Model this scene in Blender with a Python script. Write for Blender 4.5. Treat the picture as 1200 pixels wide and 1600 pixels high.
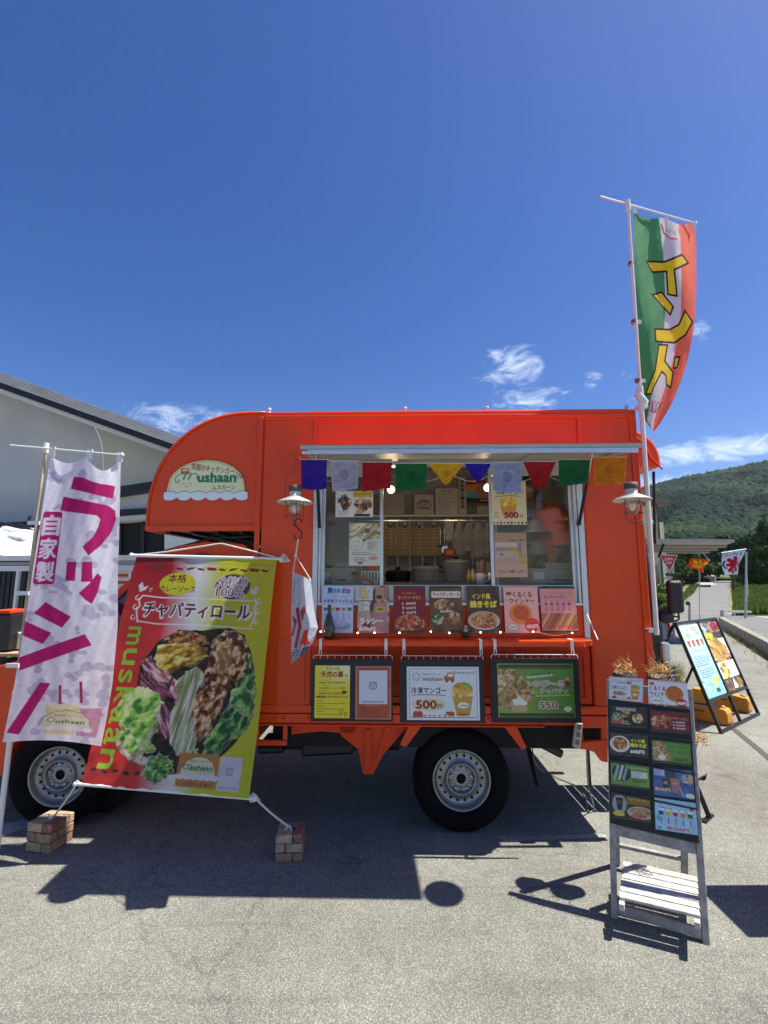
import bpy, bmesh, math, random
import numpy as np
from mathutils import Vector, Matrix, noise, Euler
R = math.radians
rnd = random.Random(7)
for o in list(bpy.data.objects): bpy.data.objects.remove(o)
sc = bpy.context.scene
# ------------------------------------------------------------------ camera
CAM_H, FPX, PITCH = 1.60, 750.0, R(7.82)
cam_d = bpy.data.cameras.new('camera'); cam = bpy.data.objects.new('camera', cam_d)
sc.collection.objects.link(cam); sc.camera = cam
cam.location = (0, 0, CAM_H); cam.rotation_euler = (R(90) + PITCH, 0, 0)
cam_d.sensor_fit = 'HORIZONTAL'; cam_d.sensor_width = 36; cam_d.lens = 36 * FPX / 1200
cam_d.clip_start = 0.05; cam_d.clip_end = 6000
# ------------------------------------------------------------------ light
SUNV = Vector((0.545, 0.004, 1.0)).normalized()        # direction towards the sun
SUN_EL = math.asin(SUNV.z); SUN_AZ = math.atan2(SUNV.x, SUNV.y)
sun_d = bpy.data.lights.new('sun', 'SUN'); sun = bpy.data.objects.new('sun', sun_d)
sc.collection.objects.link(sun); sun.location = (6, 1, 12)
sun_d.energy = 5.0; sun_d.angle = R(0.53); sun_d.color = (1.0, 0.965, 0.87)
sun.rotation_euler = (-SUNV).to_track_quat('-Z', 'Y').to_euler()
world = bpy.data.worlds.new('World'); sc.world = world; world.use_nodes = True
def build_world():
    nt = world.node_tree; nt.nodes.clear(); N = nt.nodes.new; L = nt.links.new
    out = N('ShaderNodeOutputWorld'); bg = N('ShaderNodeBackground'); sky = N('ShaderNodeTexSky')
    sky.sky_type = 'NISHITA'; sky.sun_disc = False
    sky.sun_elevation = SUN_EL; sky.sun_rotation = SUN_AZ
    sky.altitude = 700; sky.air_density = 1.0; sky.dust_density = 0.9; sky.ozone_density = 2.6
    hsv = N('ShaderNodeHueSaturation'); hsv.inputs['Saturation'].default_value = 1.30
    hsv.inputs['Hue'].default_value = 0.515
    L(sky.outputs[0], hsv.inputs['Color'])
    # thin cumulus: noise in direction space, limited to a few soft patches low in the sky
    tc = N('ShaderNodeTexCoord'); nz = N('ShaderNodeTexNoise'); nz.inputs['Scale'].default_value = 13
    nz.inputs['Detail'].default_value = 7; nz.inputs['Roughness'].default_value = 0.70; nz.inputs['Distortion'].default_value = 0.8
    mp = N('ShaderNodeMapping'); mp.inputs['Scale'].default_value = (1, 1, 2.6)
    L(tc.outputs['Generated'], mp.inputs[0]); L(mp.outputs[0], nz.inputs['Vector'])
    total = None
    for px, py, rad, wgt, sx in CLOUDS:
        d = cam_ray(px, py).normalized()
        sub = N('ShaderNodeVectorMath'); sub.operation = 'SUBTRACT'; sub.inputs[1].default_value = d
        L(tc.outputs['Generated'], sub.inputs[0])
        ml = N('ShaderNodeVectorMath'); ml.operation = 'MULTIPLY'; ml.inputs[1].default_value = (1/sx, 1/sx, 1)
        L(sub.outputs[0], ml.inputs[0])
        ln = N('ShaderNodeVectorMath'); ln.operation = 'LENGTH'; L(ml.outputs[0], ln.inputs[0])
        mr = N('ShaderNodeMapRange'); mr.interpolation_type = 'SMOOTHSTEP'
        mr.inputs['From Min'].default_value = rad; mr.inputs['From Max'].default_value = rad * 0.1
        mr.inputs['To Max'].default_value = wgt; L(ln.outputs['Value'], mr.inputs['Value'])
        if total is None: total = mr.outputs[0]
        else:
            mx = N('ShaderNodeMath'); mx.operation = 'MAXIMUM'; L(total, mx.inputs[0]); L(mr.outputs[0], mx.inputs[1]); total = mx.outputs[0]
    ad = N('ShaderNodeMath'); ad.operation = 'ADD'; L(nz.outputs['Fac'], ad.inputs[0]); L(total, ad.inputs[1])
    m2 = N('ShaderNodeMapRange'); m2.interpolation_type = 'SMOOTHSTEP'
    m2.inputs['From Min'].default_value = 0.80; m2.inputs['From Max'].default_value = 1.16; m2.inputs['To Max'].default_value = 0.72
    L(ad.outputs[0], m2.inputs['Value'])
    mix = N('ShaderNodeMix'); mix.data_type = 'RGBA'
    L(m2.outputs[0], mix.inputs['Factor']); L(hsv.outputs[0], mix.inputs['A'])
    mix.inputs['B'].default_value = (7.2, 8.2, 9.6, 1)
    L(mix.outputs['Result'], bg.inputs[0]); bg.inputs[1].default_value = 0.086; L(bg.outputs[0], out.inputs[0])
sc.view_settings.view_transform = 'Standard'; sc.view_settings.look = 'None'
sc.view_settings.exposure = 0.78; sc.view_settings.gamma = 1.0; sc.view_settings.use_curve_mapping = False
sc.cycles.max_bounces = 8; sc.cycles.transparent_max_bounces = 12
# ------------------------------------------------------------------ placing: photograph pixel -> place at a known plane
SP, CP = math.sin(PITCH), math.cos(PITCH)
def cam_ray(px, py):
    u = (px - 600) / FPX; v = (800 - py) / FPX
    return Vector((u, CP - v * SP, SP + v * CP))
CLOUDS = [(798, 578, .10, .47, 1.3), (822, 622, .09, .40, 1.6), (925, 592, .035, .36, 1.6), (975, 592, .03, .30, 1.6),
          (985, 625, .04, .30, 1.5), (1100, 515, .05, .34, 1.2), (1120, 703, .05, .50, 5.0), (270, 655, .07, .47, 2.4),
          (330, 648, .05, .40, 2.2), (1050, 755, .05, .44, 3.0), (570, 615, .03, .26, 2), (510, 628, .025, .26, 2)]
build_world()
CAMP = Vector((0, 0, CAM_H))
def G(px, py, z=0.0):
    d = cam_ray(px, py); t = (z - CAM_H) / d.z; return CAMP + d * t
def D(px, py, y):
    d = cam_ray(px, py); return CAMP + d * (y / d.y)
class Plane:
    def __init__(s, o, ux, uy):
        s.o = Vector(o); s.ux = Vector(ux).normalized(); uy = Vector(uy); s.uy = (uy - s.ux * uy.dot(s.ux)).normalized(); s.n = s.ux.cross(s.uy)
    def hit(s, px, py):
        d = cam_ray(px, py); t = (s.o - CAMP).dot(s.n) / d.dot(s.n); p = CAMP + d * t - s.o
        return p.dot(s.ux), p.dot(s.uy)
    def W(s, a, b, n=0.0): return s.o + s.ux * a + s.uy * b + s.n * n
    def mat(s, a=0, b=0, n=0):
        m = Matrix((s.ux, s.uy, s.n)).transposed().to_4x4(); m.translation = s.W(a, b, n); return m
YAW = R(-1.3)
TR0 = Vector((0, 3.24, 0)); TRM = Matrix.Translation(TR0) @ Matrix.Rotation(YAW, 4, 'Z'); TRI = TRM.inverted()
def P(px, py, yl=0.0):
    """photograph pixel -> (x, z) in the truck's own frame on the plane yl metres behind its side wall"""
    o = TRI @ CAMP; d = TRI.to_3x3() @ cam_ray(px, py); t = (yl - o.y) / d.y; q = o + d * t; return q.x, q.z
def TW(x, y, z): return TRM @ Vector((x, y, z))
# ------------------------------------------------------------------ materials
def srgb(c):
    if isinstance(c, str): c = tuple(int(c[i:i+2], 16) / 255 for i in (0, 2, 4))
    return tuple((v / 12.92 if v <= .04045 else ((v + .055) / 1.055) ** 2.4) for v in c)
MATS = {}
def mat(name, col=(.5, .5, .5), rough=.5, metal=0, spec=.5, coat=0, var=.08, vscale=12, bump=0, bscale=60, trans=0, emit=None, estr=0, alpha=1, dirt=0, coatr=.03):
    if name in MATS: return MATS[name]
    m = bpy.data.materials.new(name); m.use_nodes = True; nt = m.node_tree; b = nt.nodes['Principled BSDF']; N = nt.nodes.new; L = nt.links.new
    b.inputs['Roughness'].default_value = rough; b.inputs['Metallic'].default_value = metal
    b.inputs['Specular IOR Level'].default_value = spec; b.inputs['Coat Weight'].default_value = coat; b.inputs['Coat Roughness'].default_value = coatr
    b.inputs['Transmission Weight'].default_value = trans; b.inputs['Alpha'].default_value = alpha
    tc = N('ShaderNodeTexCoord'); nz = N('ShaderNodeTexNoise'); nz.inputs['Scale'].default_value = vscale; nz.inputs['Detail'].default_value = 6
    L(tc.outputs['Object'], nz.inputs['Vector'])
    mr = N('ShaderNodeMapRange'); mr.inputs['From Min'].default_value = .3; mr.inputs['From Max'].default_value = .7
    mr.inputs['To Min'].default_value = 1 - var; mr.inputs['To Max'].default_value = 1 + var * .6; L(nz.outputs['Fac'], mr.inputs['Value'])
    vm = N('ShaderNodeVectorMath'); vm.operation = 'SCALE'; vm.inputs[0].default_value = col; L(mr.outputs[0], vm.inputs['Scale'])
    src = vm.outputs[0]
    if dirt:
        n2 = N('ShaderNodeTexNoise'); n2.inputs['Scale'].default_value = 5; n2.inputs['Detail'].default_value = 9; n2.inputs['Roughness'].default_value = .7
        L(tc.outputs['Object'], n2.inputs['Vector'])
        m3 = N('ShaderNodeMapRange'); m3.inputs['From Min'].default_value = .48; m3.inputs['From Max'].default_value = .75; m3.inputs['To Max'].default_value = dirt
        L(n2.outputs['Fac'], m3.inputs['Value'])
        mx = N('ShaderNodeMix'); mx.data_type = 'RGBA'; L(m3.outputs[0], mx.inputs['Factor']); L(src, mx.inputs['A']); mx.inputs['B'].default_value = (.16, .13, .10, 1)
        src = mx.outputs['Result']
    L(src, b.inputs['Base Color'])
    if bump:
        n3 = N('ShaderNodeTexNoise'); n3.inputs['Scale'].default_value = bscale; n3.inputs['Detail'].default_value = 5
        L(tc.outputs['Object'], n3.inputs['Vector']); bp = N('ShaderNodeBump'); bp.inputs['Strength'].default_value = bump; bp.inputs['Distance'].default_value = .01
        L(n3.outputs['Fac'], bp.inputs['Height']); L(bp.outputs[0], b.inputs['Normal'])
    if emit: b.inputs['Emission Color'].default_value = (*emit, 1); b.inputs['Emission Strength'].default_value = estr
    MATS[name] = m; return m
def glass(name, tint=(.9, .95, .95), refl=.10, rough=.02):
    if name in MATS: return MATS[name]
    m = bpy.data.materials.new(name); m.use_nodes = True; nt = m.node_tree; nt.nodes.clear(); N = nt.nodes.new; L = nt.links.new
    out = N('ShaderNodeOutputMaterial'); mx = N('ShaderNodeMixShader'); t = N('ShaderNodeBsdfTransparent'); g = N('ShaderNodeBsdfGlossy')
    lw = N('ShaderNodeLayerWeight'); lw.inputs['Blend'].default_value = .5
    mr = N('ShaderNodeMapRange'); mr.inputs['To Min'].default_value = refl; mr.inputs['To Max'].default_value = 1; 
    pw = N('ShaderNodeMath'); pw.operation = 'POWER'; pw.inputs[1].default_value = 4; L(lw.outputs['Facing'], pw.inputs[0]); L(pw.outputs[0], mr.inputs['Value'])
    t.inputs[0].default_value = (*tint, 1); g.inputs['Roughness'].default_value = rough
    L(mr.outputs[0], mx.inputs[0]); L(t.outputs[0], mx.inputs[1]); L(g.outputs[0], mx.inputs[2]); L(mx.outputs[0], out.inputs[0])
    MATS[name] = m; return m
def print_mat(name, rough=.45, trans=0.0, bump=0.0, gain=1.0):
    """paper or cloth whose printed colours come with the sheet (vertex attribute 'col')"""
    if name in MATS: return MATS[name]
    m = bpy.data.materials.new(name); m.use_nodes = True; nt = m.node_tree; b = nt.nodes['Principled BSDF']; N = nt.nodes.new; L = nt.links.new
    a = N('ShaderNodeAttribute'); a.attribute_name = 'col'; L(a.outputs['Color'], b.inputs['Base Color']); b.inputs['Roughness'].default_value = rough
    if bump:
        tc = N('ShaderNodeTexCoord'); n3 = N('ShaderNodeTexNoise'); n3.inputs['Scale'].default_value = 22; n3.inputs['Detail'].default_value = 6; n3.inputs['Roughness'].default_value = .65; n3.inputs['Distortion'].default_value = 1.2
        L(tc.outputs['Object'], n3.inputs['Vector']); bp = N('ShaderNodeBump'); bp.inputs['Strength'].default_value = bump; bp.inputs['Distance'].default_value = .02
        L(n3.outputs['Fac'], bp.inputs['Height']); L(bp.outputs[0], b.inputs['Normal'])
    if trans:
        out = nt.nodes['Material Output']; mx = N('ShaderNodeMixShader'); t = N('ShaderNodeBsdfTranslucent'); L(a.outputs['Color'], t.inputs[0])
        if bump: L(bp.outputs[0], t.inputs['Normal'])
        mx.inputs[0].default_value = trans; L(b.outputs[0], mx.inputs[1]); L(t.outputs[0], mx.inputs[2]); L(mx.outputs[0], out.inputs[0])
    MATS[name] = m; return m
# ------------------------------------------------------------------ mesh building
class MB:
    def __init__(s): s.v = []; s.f = []; s.m = []; s.sm = []
    def add(s, vs, fs, mi=0, M=None, smooth=False):
        b = len(s.v)
        s.v += [tuple(M @ Vector(p)) if M is not None else tuple(p) for p in vs]
        for f in fs: s.f.append([i + b for i in f]); s.m.append(mi); s.sm.append(smooth)
        return s
    def box(s, a, b, mi=0, M=None):
        x0, x1 = sorted((a[0], b[0])); y0, y1 = sorted((a[1], b[1])); z0, z1 = sorted((a[2], b[2]))
        return s.add([(x0,y0,z0),(x1,y0,z0),(x1,y1,z0),(x0,y1,z0),(x0,y0,z1),(x1,y0,z1),(x1,y1,z1),(x0,y1,z1)],
                     [(0,3,2,1),(4,5,6,7),(0,1,5,4),(1,2,6,5),(2,3,7,6),(3,0,4,7)], mi, M)
    def cbox(s, c, sz, mi=0, M=None):
        return s.box([c[i]-sz[i]/2 for i in range(3)], [c[i]+sz[i]/2 for i in range(3)], mi, M)
    def bar(s, a, b, w, h, mi=0, up=(0,0,1), M=None):
        a = Vector(a); b = Vector(b); z = (b-a); L = z.length; z.normalize(); x = Vector(up).cross(z)
        if x.length < 1e-4: x = Vector((1,0,0)).cross(z)
        x.normalize(); y = z.cross(x); m = Matrix((x, y, z)).transposed().to_4x4(); m.translation = a
        if M is not None: m = M @ m
        return s.box((-w/2,-h/2,0),(w/2,h/2,L),mi,m)
    def prism(s, poly, y0, y1, mi=0, M=None, axis='y'):
        n = len(poly); A = sum(poly[i][0]*poly[(i+1)%n][1]-poly[(i+1)%n][0]*poly[i][1] for i in range(n))
        if A < 0: poly = poly[::-1]
        f = {'y': lambda p, t: (p[0], t, p[1]), 'z': lambda p, t: (p[0], p[1], t), 'x': lambda p, t: (t, p[0], p[1])}[axis]
        vs = [f(p, y0) for p in poly] + [f(p, y1) for p in poly]
        fs = [tuple(range(n)), tuple(range(2*n-1, n-1, -1))] + [(i, i+n, (i+1)%n+n, (i+1)%n) for i in range(n)]
        if axis != 'y': fs = [tuple(reversed(q)) for q in fs]
        return s.add(vs, fs, mi, M)
    def tube(s, path, r, seg=8, mi=0, M=None, cap=True, smooth=True):
        path = [Vector(p) for p in path]; n = len(path); vs = []; prev = None
        for i, p in enumerate(path):
            t = (path[min(i+1, n-1)] - path[max(i-1, 0)]).normalized()
            if prev is None:
                x = t.cross(Vector((0,0,1))); 
                if x.length < 1e-3: x = t.cross(Vector((1,0,0)))
            else: x = prev - t * prev.dot(t)
            x.normalize(); prev = x; y = t.cross(x); rr = r[i] if isinstance(r, (list, tuple)) else r
            for k in range(seg):
                a = 2*math.pi*k/seg; vs.append(p + x*math.cos(a)*rr + y*math.sin(a)*rr)
        fs = [(i*seg+k, i*seg+(k+1)%seg, (i+1)*seg+(k+1)%seg, (i+1)*seg+k) for i in range(n-1) for k in range(seg)]
        s.add(vs, fs, mi, M, smooth)
        if cap: s.add([vs[k] for k in range(seg)], [tuple(range(seg-1,-1,-1))], mi, M); s.add(vs[-seg:], [tuple(range(seg))], mi, M)
        return s
    def lathe(s, prof, seg=24, mi=0, M=None, smooth=True, axis='z'):
        vs = []; fs = []; n = len(prof)
        for k in range(seg):
            a = 2*math.pi*k/seg
            for r, z in prof:
                p = (r*math.cos(a), r*math.sin(a), z)
                vs.append(p if axis == 'z' else (p[0], p[2], -p[1]))
        for k in range(seg):
            k2 = (k+1) % seg
            for i in range(n-1): fs.append((k*n+i, k2*n+i, k2*n+i+1, k*n+i+1))
        return s.add(vs, fs, mi, M, smooth)
    def ball(s, c, r, seg=12, rings=8, mi=0, M=None):
        sx = r if isinstance(r, (tuple, list)) else (r, r, r)
        pr = [(max(math.sin(math.pi*i/rings), 1e-4), -math.cos(math.pi*i/rings)) for i in range(rings+1)]
        m = Matrix.Translation(c) @ Matrix.Diagonal((*sx, 1))
        return s.lathe(pr, seg, mi, m if M is None else M @ m)
    def build(s, name, mats, parent=None, bevel=0, loc=None, rot=None, matrix=None, seg=2):
        me = bpy.data.meshes.new(name); me.from_pydata(s.v, [], s.f)
        if not isinstance(mats, (list, tuple)): mats = [mats]
        for m in mats: me.materials.append(m)
        me.polygons.foreach_set('material_index', s.m); me.polygons.foreach_set('use_smooth', s.sm); me.update()
        o = bpy.data.objects.new(name, me); sc.collection.objects.link(o)
        if parent: o.parent = parent
        if loc is not None: o.location = loc
        if rot is not None: o.rotation_euler = rot
        if matrix is not None: o.matrix_local = matrix
        if bevel:
            b = o.modifiers.new('bevel', 'BEVEL'); b.width = bevel; b.segments = seg; b.limit_method = 'ANGLE'; b.angle_limit = R(40); b.harden_normals = False
        return o
def tag(o, label=None, cat=None, group=None, kind=None):
    if label: o['label'] = label
    if cat: o['category'] = cat
    if group: o['group'] = group
    if kind: o['kind'] = kind
    return o
def thing(name, label, cat, loc=(0,0,0), rz=0, group=None, matrix=None):
    o = bpy.data.objects.new(name, None); sc.collection.objects.link(o); o.empty_display_size = .1
    if matrix is not None: o.matrix_world = matrix
    else: o.location = loc; o.rotation_euler = (0, 0, rz)
    return tag(o, label, cat, group)
def tthing(name, label, cat, x, y, z, group=None):
    """a thing at a place given in the truck's frame and turned with it"""
    return thing(name, label, cat, TW(x, y, z), YAW, group)
def kids(o): return [c for c in o.children]
def copy_tree(o, parent=None):
    c = o.copy(); sc.collection.objects.link(c); c.parent = parent
    for ch in kids(o): copy_tree(ch, c)
    return c
# ------------------------------------------------------------------ printed sheets
_tc = {}
def text_tris(s, bold=0.0):
    k = (s, bold)
    if k in _tc: return _tc[k]
    cu = bpy.data.curves.new('t', 'FONT'); cu.body = s; cu.size = 1; cu.resolution_u = 3; cu.offset = bold; cu.fill_mode = 'FRONT'
    ob = bpy.data.objects.new('t', cu); sc.collection.objects.link(ob)
    me = bpy.data.meshes.new_from_object(ob); me.calc_loop_triangles()
    v = np.array([p.co[:2] for p in me.vertices]) if len(me.vertices) else np.zeros((0, 2))
    t = np.array([lt.vertices[:] for lt in me.loop_triangles]) if len(me.loop_triangles) else np.zeros((0, 3), int)
    bpy.data.objects.remove(ob); bpy.data.curves.remove(cu); bpy.data.meshes.remove(me)
    _tc[k] = (v, t); return _tc[k]
def vnoise(h, w, cell, rs):
    gh, gw = int(h / cell) + 3, int(w / cell) + 3; g = rs.rand(gh, gw)
    y = np.arange(h) / cell; x = np.arange(w) / cell; yi = y.astype(int); xi = x.astype(int)
    fy = (y - yi)[:, None]; fx = (x - xi)[None]; fy = fy*fy*(3-2*fy); fx = fx*fx*(3-2*fx)
    a = g[yi][:, xi]; b = g[yi][:, xi+1]; c = g[yi+1][:, xi]; d = g[yi+1][:, xi+1]
    return (a*(1-fx)+b*fx)*(1-fy) + (c*(1-fx)+d*fx)*fy
class Art:
    """a flat print: x to the right, y down, in its own units"""
    def __init__(s, w, h, res=2.0, bg='ffffff', seed=1):
        s.w, s.h, s.res = w, h, res; s.S = res * 2
        s.W, s.H = max(8, int(w * s.S)), max(8, int(h * s.S)); s.a = np.zeros((s.H, s.W, 3)); s.a[:] = srgb(bg); s.rs = np.random.RandomState(seed); s.clip = None
        s.X = (np.arange(s.W) + .5) / s.S; s.Y = (np.arange(s.H) + .5) / s.S
    def _put(s, y0, y1, x0, x1, m, col, al=1.0):
        if s.clip is not None: m = m & s.clip[y0:y1, x0:x1]
        reg = s.a[y0:y1, x0:x1]; c = np.array(srgb(col) if isinstance(col, str) else col)
        if c.ndim == 1: reg[m] = reg[m] * (1 - al) + c * al
        else: reg[m] = reg[m] * (1 - al) + c[m] * al
    def _bb(s, x0, y0, x1, y1):
        return (max(0, int(math.floor(y0*s.S))), min(s.H, int(math.ceil(y1*s.S))+1), max(0, int(math.floor(x0*s.S))), min(s.W, int(math.ceil(x1*s.S))+1))
    def mask_poly(s, pts, y0, y1, x0, x1):
        X = s.X[x0:x1][None]; Y = s.Y[y0:y1][:, None]; m = np.zeros((y1-y0, x1-x0), bool); n = len(pts)
        for i in range(n):
            (ax, ay), (bx, by) = pts[i], pts[(i+1) % n]
            if ay == by: continue
            c = ((ay > Y) != (by > Y)) & (X < (bx-ax)*(Y-ay)/(by-ay)+ax); m ^= c
        return m
    def poly(s, pts, col, al=1.0):
        xs = [p[0] for p in pts]; ys = [p[1] for p in pts]; y0, y1, x0, x1 = s._bb(min(xs), min(ys), max(xs), max(ys))
        if y1 <= y0 or x1 <= x0: return s
        s._put(y0, y1, x0, x1, s.mask_poly(pts, y0, y1, x0, x1), col, al); return s
    def rect(s, x0, y0, x1, y1, col, al=1.0, r=0):
        if r:
            pts = []
            for cx, cy, a0 in ((x1-r, y0+r, -90), (x1-r, y1-r, 0), (x0+r, y1-r, 90), (x0+r, y0+r, 180)):
                pts += [(cx+r*math.cos(R(a0+k*18)), cy+r*math.sin(R(a0+k*18))) for k in range(6)]
            return s.poly(pts, col, al)
        return s.poly([(x0,y0),(x1,y0),(x1,y1),(x0,y1)], col, al)
    def ell(s, cx, cy, rx, ry, col, al=1.0, rot=0):
        c, n = math.cos(R(rot)), math.sin(R(rot))
        return s.poly([(cx+rx*math.cos(t)*c-ry*math.sin(t)*n, cy+rx*math.cos(t)*n+ry*math.sin(t)*c) for t in np.linspace(0, 2*math.pi, 29)[:-1]], col, al)
    def ring(s, cx, cy, rx, ry, wd, col):
        s.line([(cx+rx*math.cos(t), cy+ry*math.sin(t)) for t in np.linspace(0, 2*math.pi, 29)], wd, col); return s
    def line(s, pts, wd, col, al=1.0):
        for (ax, ay), (bx, by) in zip(pts[:-1], pts[1:]):
            dx, dy = bx-ax, by-ay; L = math.hypot(dx, dy) or 1e-6; nx, ny = -dy/L*wd/2, dx/L*wd/2; ex, ey = dx/L*wd*.25, dy/L*wd*.25
            s.poly([(ax+nx-ex, ay+ny-ey), (bx+nx+ex, by+ny+ey), (bx-nx+ex, by-ny+ey), (ax-nx-ex, ay-ny-ey)], col, al)
        return s
    def tris(s, v, t, col, al=1.0):
        for a, b, c in t:
            A, B, C = v[a], v[b], v[c]
            y0, y1, x0, x1 = s._bb(min(A[0],B[0],C[0]), min(A[1],B[1],C[1]), max(A[0],B[0],C[0]), max(A[1],B[1],C[1]))
            if y1 <= y0 or x1 <= x0: continue
            X = s.X[x0:x1][None]; Y = s.Y[y0:y1][:, None]
            e1 = (B[0]-A[0])*(Y-A[1])-(B[1]-A[1])*(X-A[0]); e2 = (C[0]-B[0])*(Y-B[1])-(C[1]-B[1])*(X-B[0]); e3 = (A[0]-C[0])*(Y-C[1])-(A[1]-C[1])*(X-C[0])
            m = ((e1 >= 0)&(e2 >= 0)&(e3 >= 0)) | ((e1 <= 0)&(e2 <= 0)&(e3 <= 0)); s._put(y0, y1, x0, x1, m, col, al)
    def text(s, st, cx, cy, h=None, w=None, col='000000', bold=.0, rot=0, al=1.0, out=None, ow=.03):
        v, t = text_tris(st, 0)
        if not len(v): return s
        mn, mx = v.min(0), v.max(0); bw, bh = mx - mn
        sy = (h / bh) if h else w / bw; sx = (w / bw) if w else sy
        def tf(q):
            q = (q - (mn+mx)/2) * [sx, -sy]; c, n = math.cos(R(rot)), math.sin(R(rot)); return np.stack([cx + q[:,0]*c - q[:,1]*n, cy + q[:,0]*n + q[:,1]*c], 1)
        T_ = tf(v)
        def fat(b, c_):
            offs = [(0, 0)]
            if b > .005: r = b*min(abs(sx), abs(sy)); offs = [(r*math.cos(k*math.pi/4), r*math.sin(k*math.pi/4)) for k in range(0, 8, 1 if b > .05 else 2)]
            for ox, oy in offs: s.tris(T_+[ox, oy], t, c_, al)
        if out: fat(bold+ow, out)
        fat(bold, col); return s
    def vtext(s, st, cx, y0, y1, w, **k):
        n = len(st); hh = (y1-y0)/n
        for i, c in enumerate(st): s.text(c, cx, y0+hh*(i+.5), h=hh*.86, w=w, **k)
        return s
    def dashes(s, x0, y0, x1, y1, rows, col, al=.8, lo=.5, gap=.3):
        """lines of print too small to read"""
        dy = (y1-y0)/rows
        for i in range(rows):
            x = x0; e = x0 + (x1-x0)*s.rs.uniform(lo, 1)
            while x < e:
                w = s.rs.uniform(.6, 1.8)*dy*.8; s.rect(x, y0+dy*i+dy*.2, min(x+w, e), y0+dy*i+dy*(.8-gap*.3), col, al); x += w + dy*gap
        return s
    def grad(s, f): s.a[:] = f(s.X[None]/s.w, s.Y[:, None]/s.h); return s
    def blobs(s, cx, cy, rx, ry, cols, n, size, al=.9, elong=1.6, rot=None):
        for i in range(n):
            a = s.rs.uniform(0, 6.283); q = math.sqrt(s.rs.rand()); x = cx+rx*q*math.cos(a); y = cy+ry*q*math.sin(a); z = size*s.rs.uniform(.5, 1.3)
            c = np.array(srgb(cols[s.rs.randint(len(cols))])) * s.rs.uniform(.75, 1.2); r0 = s.rs.uniform(0, 6.28) if rot is None else R(rot)+s.rs.uniform(-.3, .3)
            pts = []
            for k in range(7):
                t = k/7*6.283; rr = z*s.rs.uniform(.65, 1.2); u, v = rr*math.cos(t)*elong, rr*math.sin(t); pts.append((x+u*math.cos(r0)-v*math.sin(r0), y+u*math.sin(r0)+v*math.cos(r0)))
            s.poly(pts, tuple(np.clip(c, 0, 1)), al)
        return s
    def clip_ell(s, cx, cy, rx, ry): s.clip = ((s.X[None]-cx)/rx)**2 + ((s.Y[:,None]-cy)/ry)**2 < 1; return s
    def clip_poly(s, pts): s.clip = s.mask_poly(pts, 0, s.H, 0, s.W); return s
    def unclip(s): s.clip = None; return s
    def mottle(s, amt, cell): s.a *= (1 + amt*(vnoise(s.H, s.W, cell*s.S, s.rs)[..., None]-.5)*2); s.a.clip(0, 1, out=s.a); return s
    def fbm(s, sx, sy, rot=0, octs=4, seed=0, gain=.55):
        c, n = math.cos(R(rot)), math.sin(R(rot)); X = s.X[None]; Y = s.Y[:, None]; U = (X*c+Y*n)/sx+seed*7.3; V = (-X*n+Y*c)/sy+seed*3.1; T = np.random.RandomState(seed+5).rand(64, 64); out = 0; a = 1; tot = 0
        for _ in range(octs):
            ui = np.floor(U).astype(int); vi = np.floor(V).astype(int); fu = U-ui; fv = V-vi; fu = fu*fu*(3-2*fu); fv = fv*fv*(3-2*fv)
            q = lambda i, j: T[(vi+j) % 64, (ui+i) % 64]
            out = out + a*((q(0,0)*(1-fu)+q(1,0)*fu)*(1-fv)+(q(0,1)*(1-fu)+q(1,1)*fu)*fv); tot += a; a *= gain; U = U*2.03+11; V = V*2.03+5
        return out/tot
    def form(s, pts, cols, sx=8, sy=8, rot=0, bulge=9, rough=1.0, amt=.5, seed=0, gloss=0, edge=0, con=1.6, soft=.35):
        """one piece of food as a photograph prints it: blended tones, rounded shading, glossy spots"""
        xs = [p[0] for p in pts]; ys = [p[1] for p in pts]; y0, y1, x0, x1 = s._bb(min(xs), min(ys), max(xs), max(ys)); m = s.mask_poly(pts, y0, y1, x0, x1)
        B = max(2, int(bulge*s.S)); d = np.zeros(m.shape); e = m.copy()
        for _ in range(B):
            e = e & np.roll(e, 1, 0) & np.roll(e, -1, 0) & np.roll(e, 1, 1) & np.roll(e, -1, 1); d += e
        d = d/B; sub = lambda a: a[y0:y1, x0:x1]; n = sub(s.fbm(sx, sy, rot, 5, seed)); t = np.clip((n-.5)*con*2+.5, 0, .999)*(len(cols)-1); k = t.astype(int); f = (t-k)[..., None]; P = np.array([srgb(c) for c in cols]); col = P[k]*(1-f)+P[np.minimum(k+1, len(cols)-1)]*f
        h = np.sqrt(np.clip(d, 0, 1))*bulge*.8 + sub(s.fbm(sx*.6, sy*.6, rot, 4, seed+3))*rough*4; gy, gx = np.gradient(h); sh = np.clip((gx*.6+gy*.9)*s.S*.5, -1.2, 1.2)
        col = col*(1+amt*sh)[..., None]*(.55+.45*np.clip(d*B/(1.6*s.S), 0, 1))[..., None]
        if edge: col = col + (np.array(srgb('f4f8d0'))-col)*(edge*np.clip(1-d*B/(2.2*s.S), 0, 1))[..., None]
        if gloss: g = np.clip(sh-.25, 0, 1)**1.5*gloss*(sub(s.fbm(3, 3, 0, 3, seed+9)) > .5); col = col + (1-col)*np.clip(g, 0, .9)[..., None]
        s._put(y0, y1, x0, x1, m, np.clip(col, 0, 1)); return s
    def soften(s, n=1):
        for _ in range(n): s.a = (s.a + np.roll(s.a, 1, 0) + np.roll(s.a, -1, 0) + np.roll(s.a, 1, 1) + np.roll(s.a, -1, 1))/5
        return s
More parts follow.
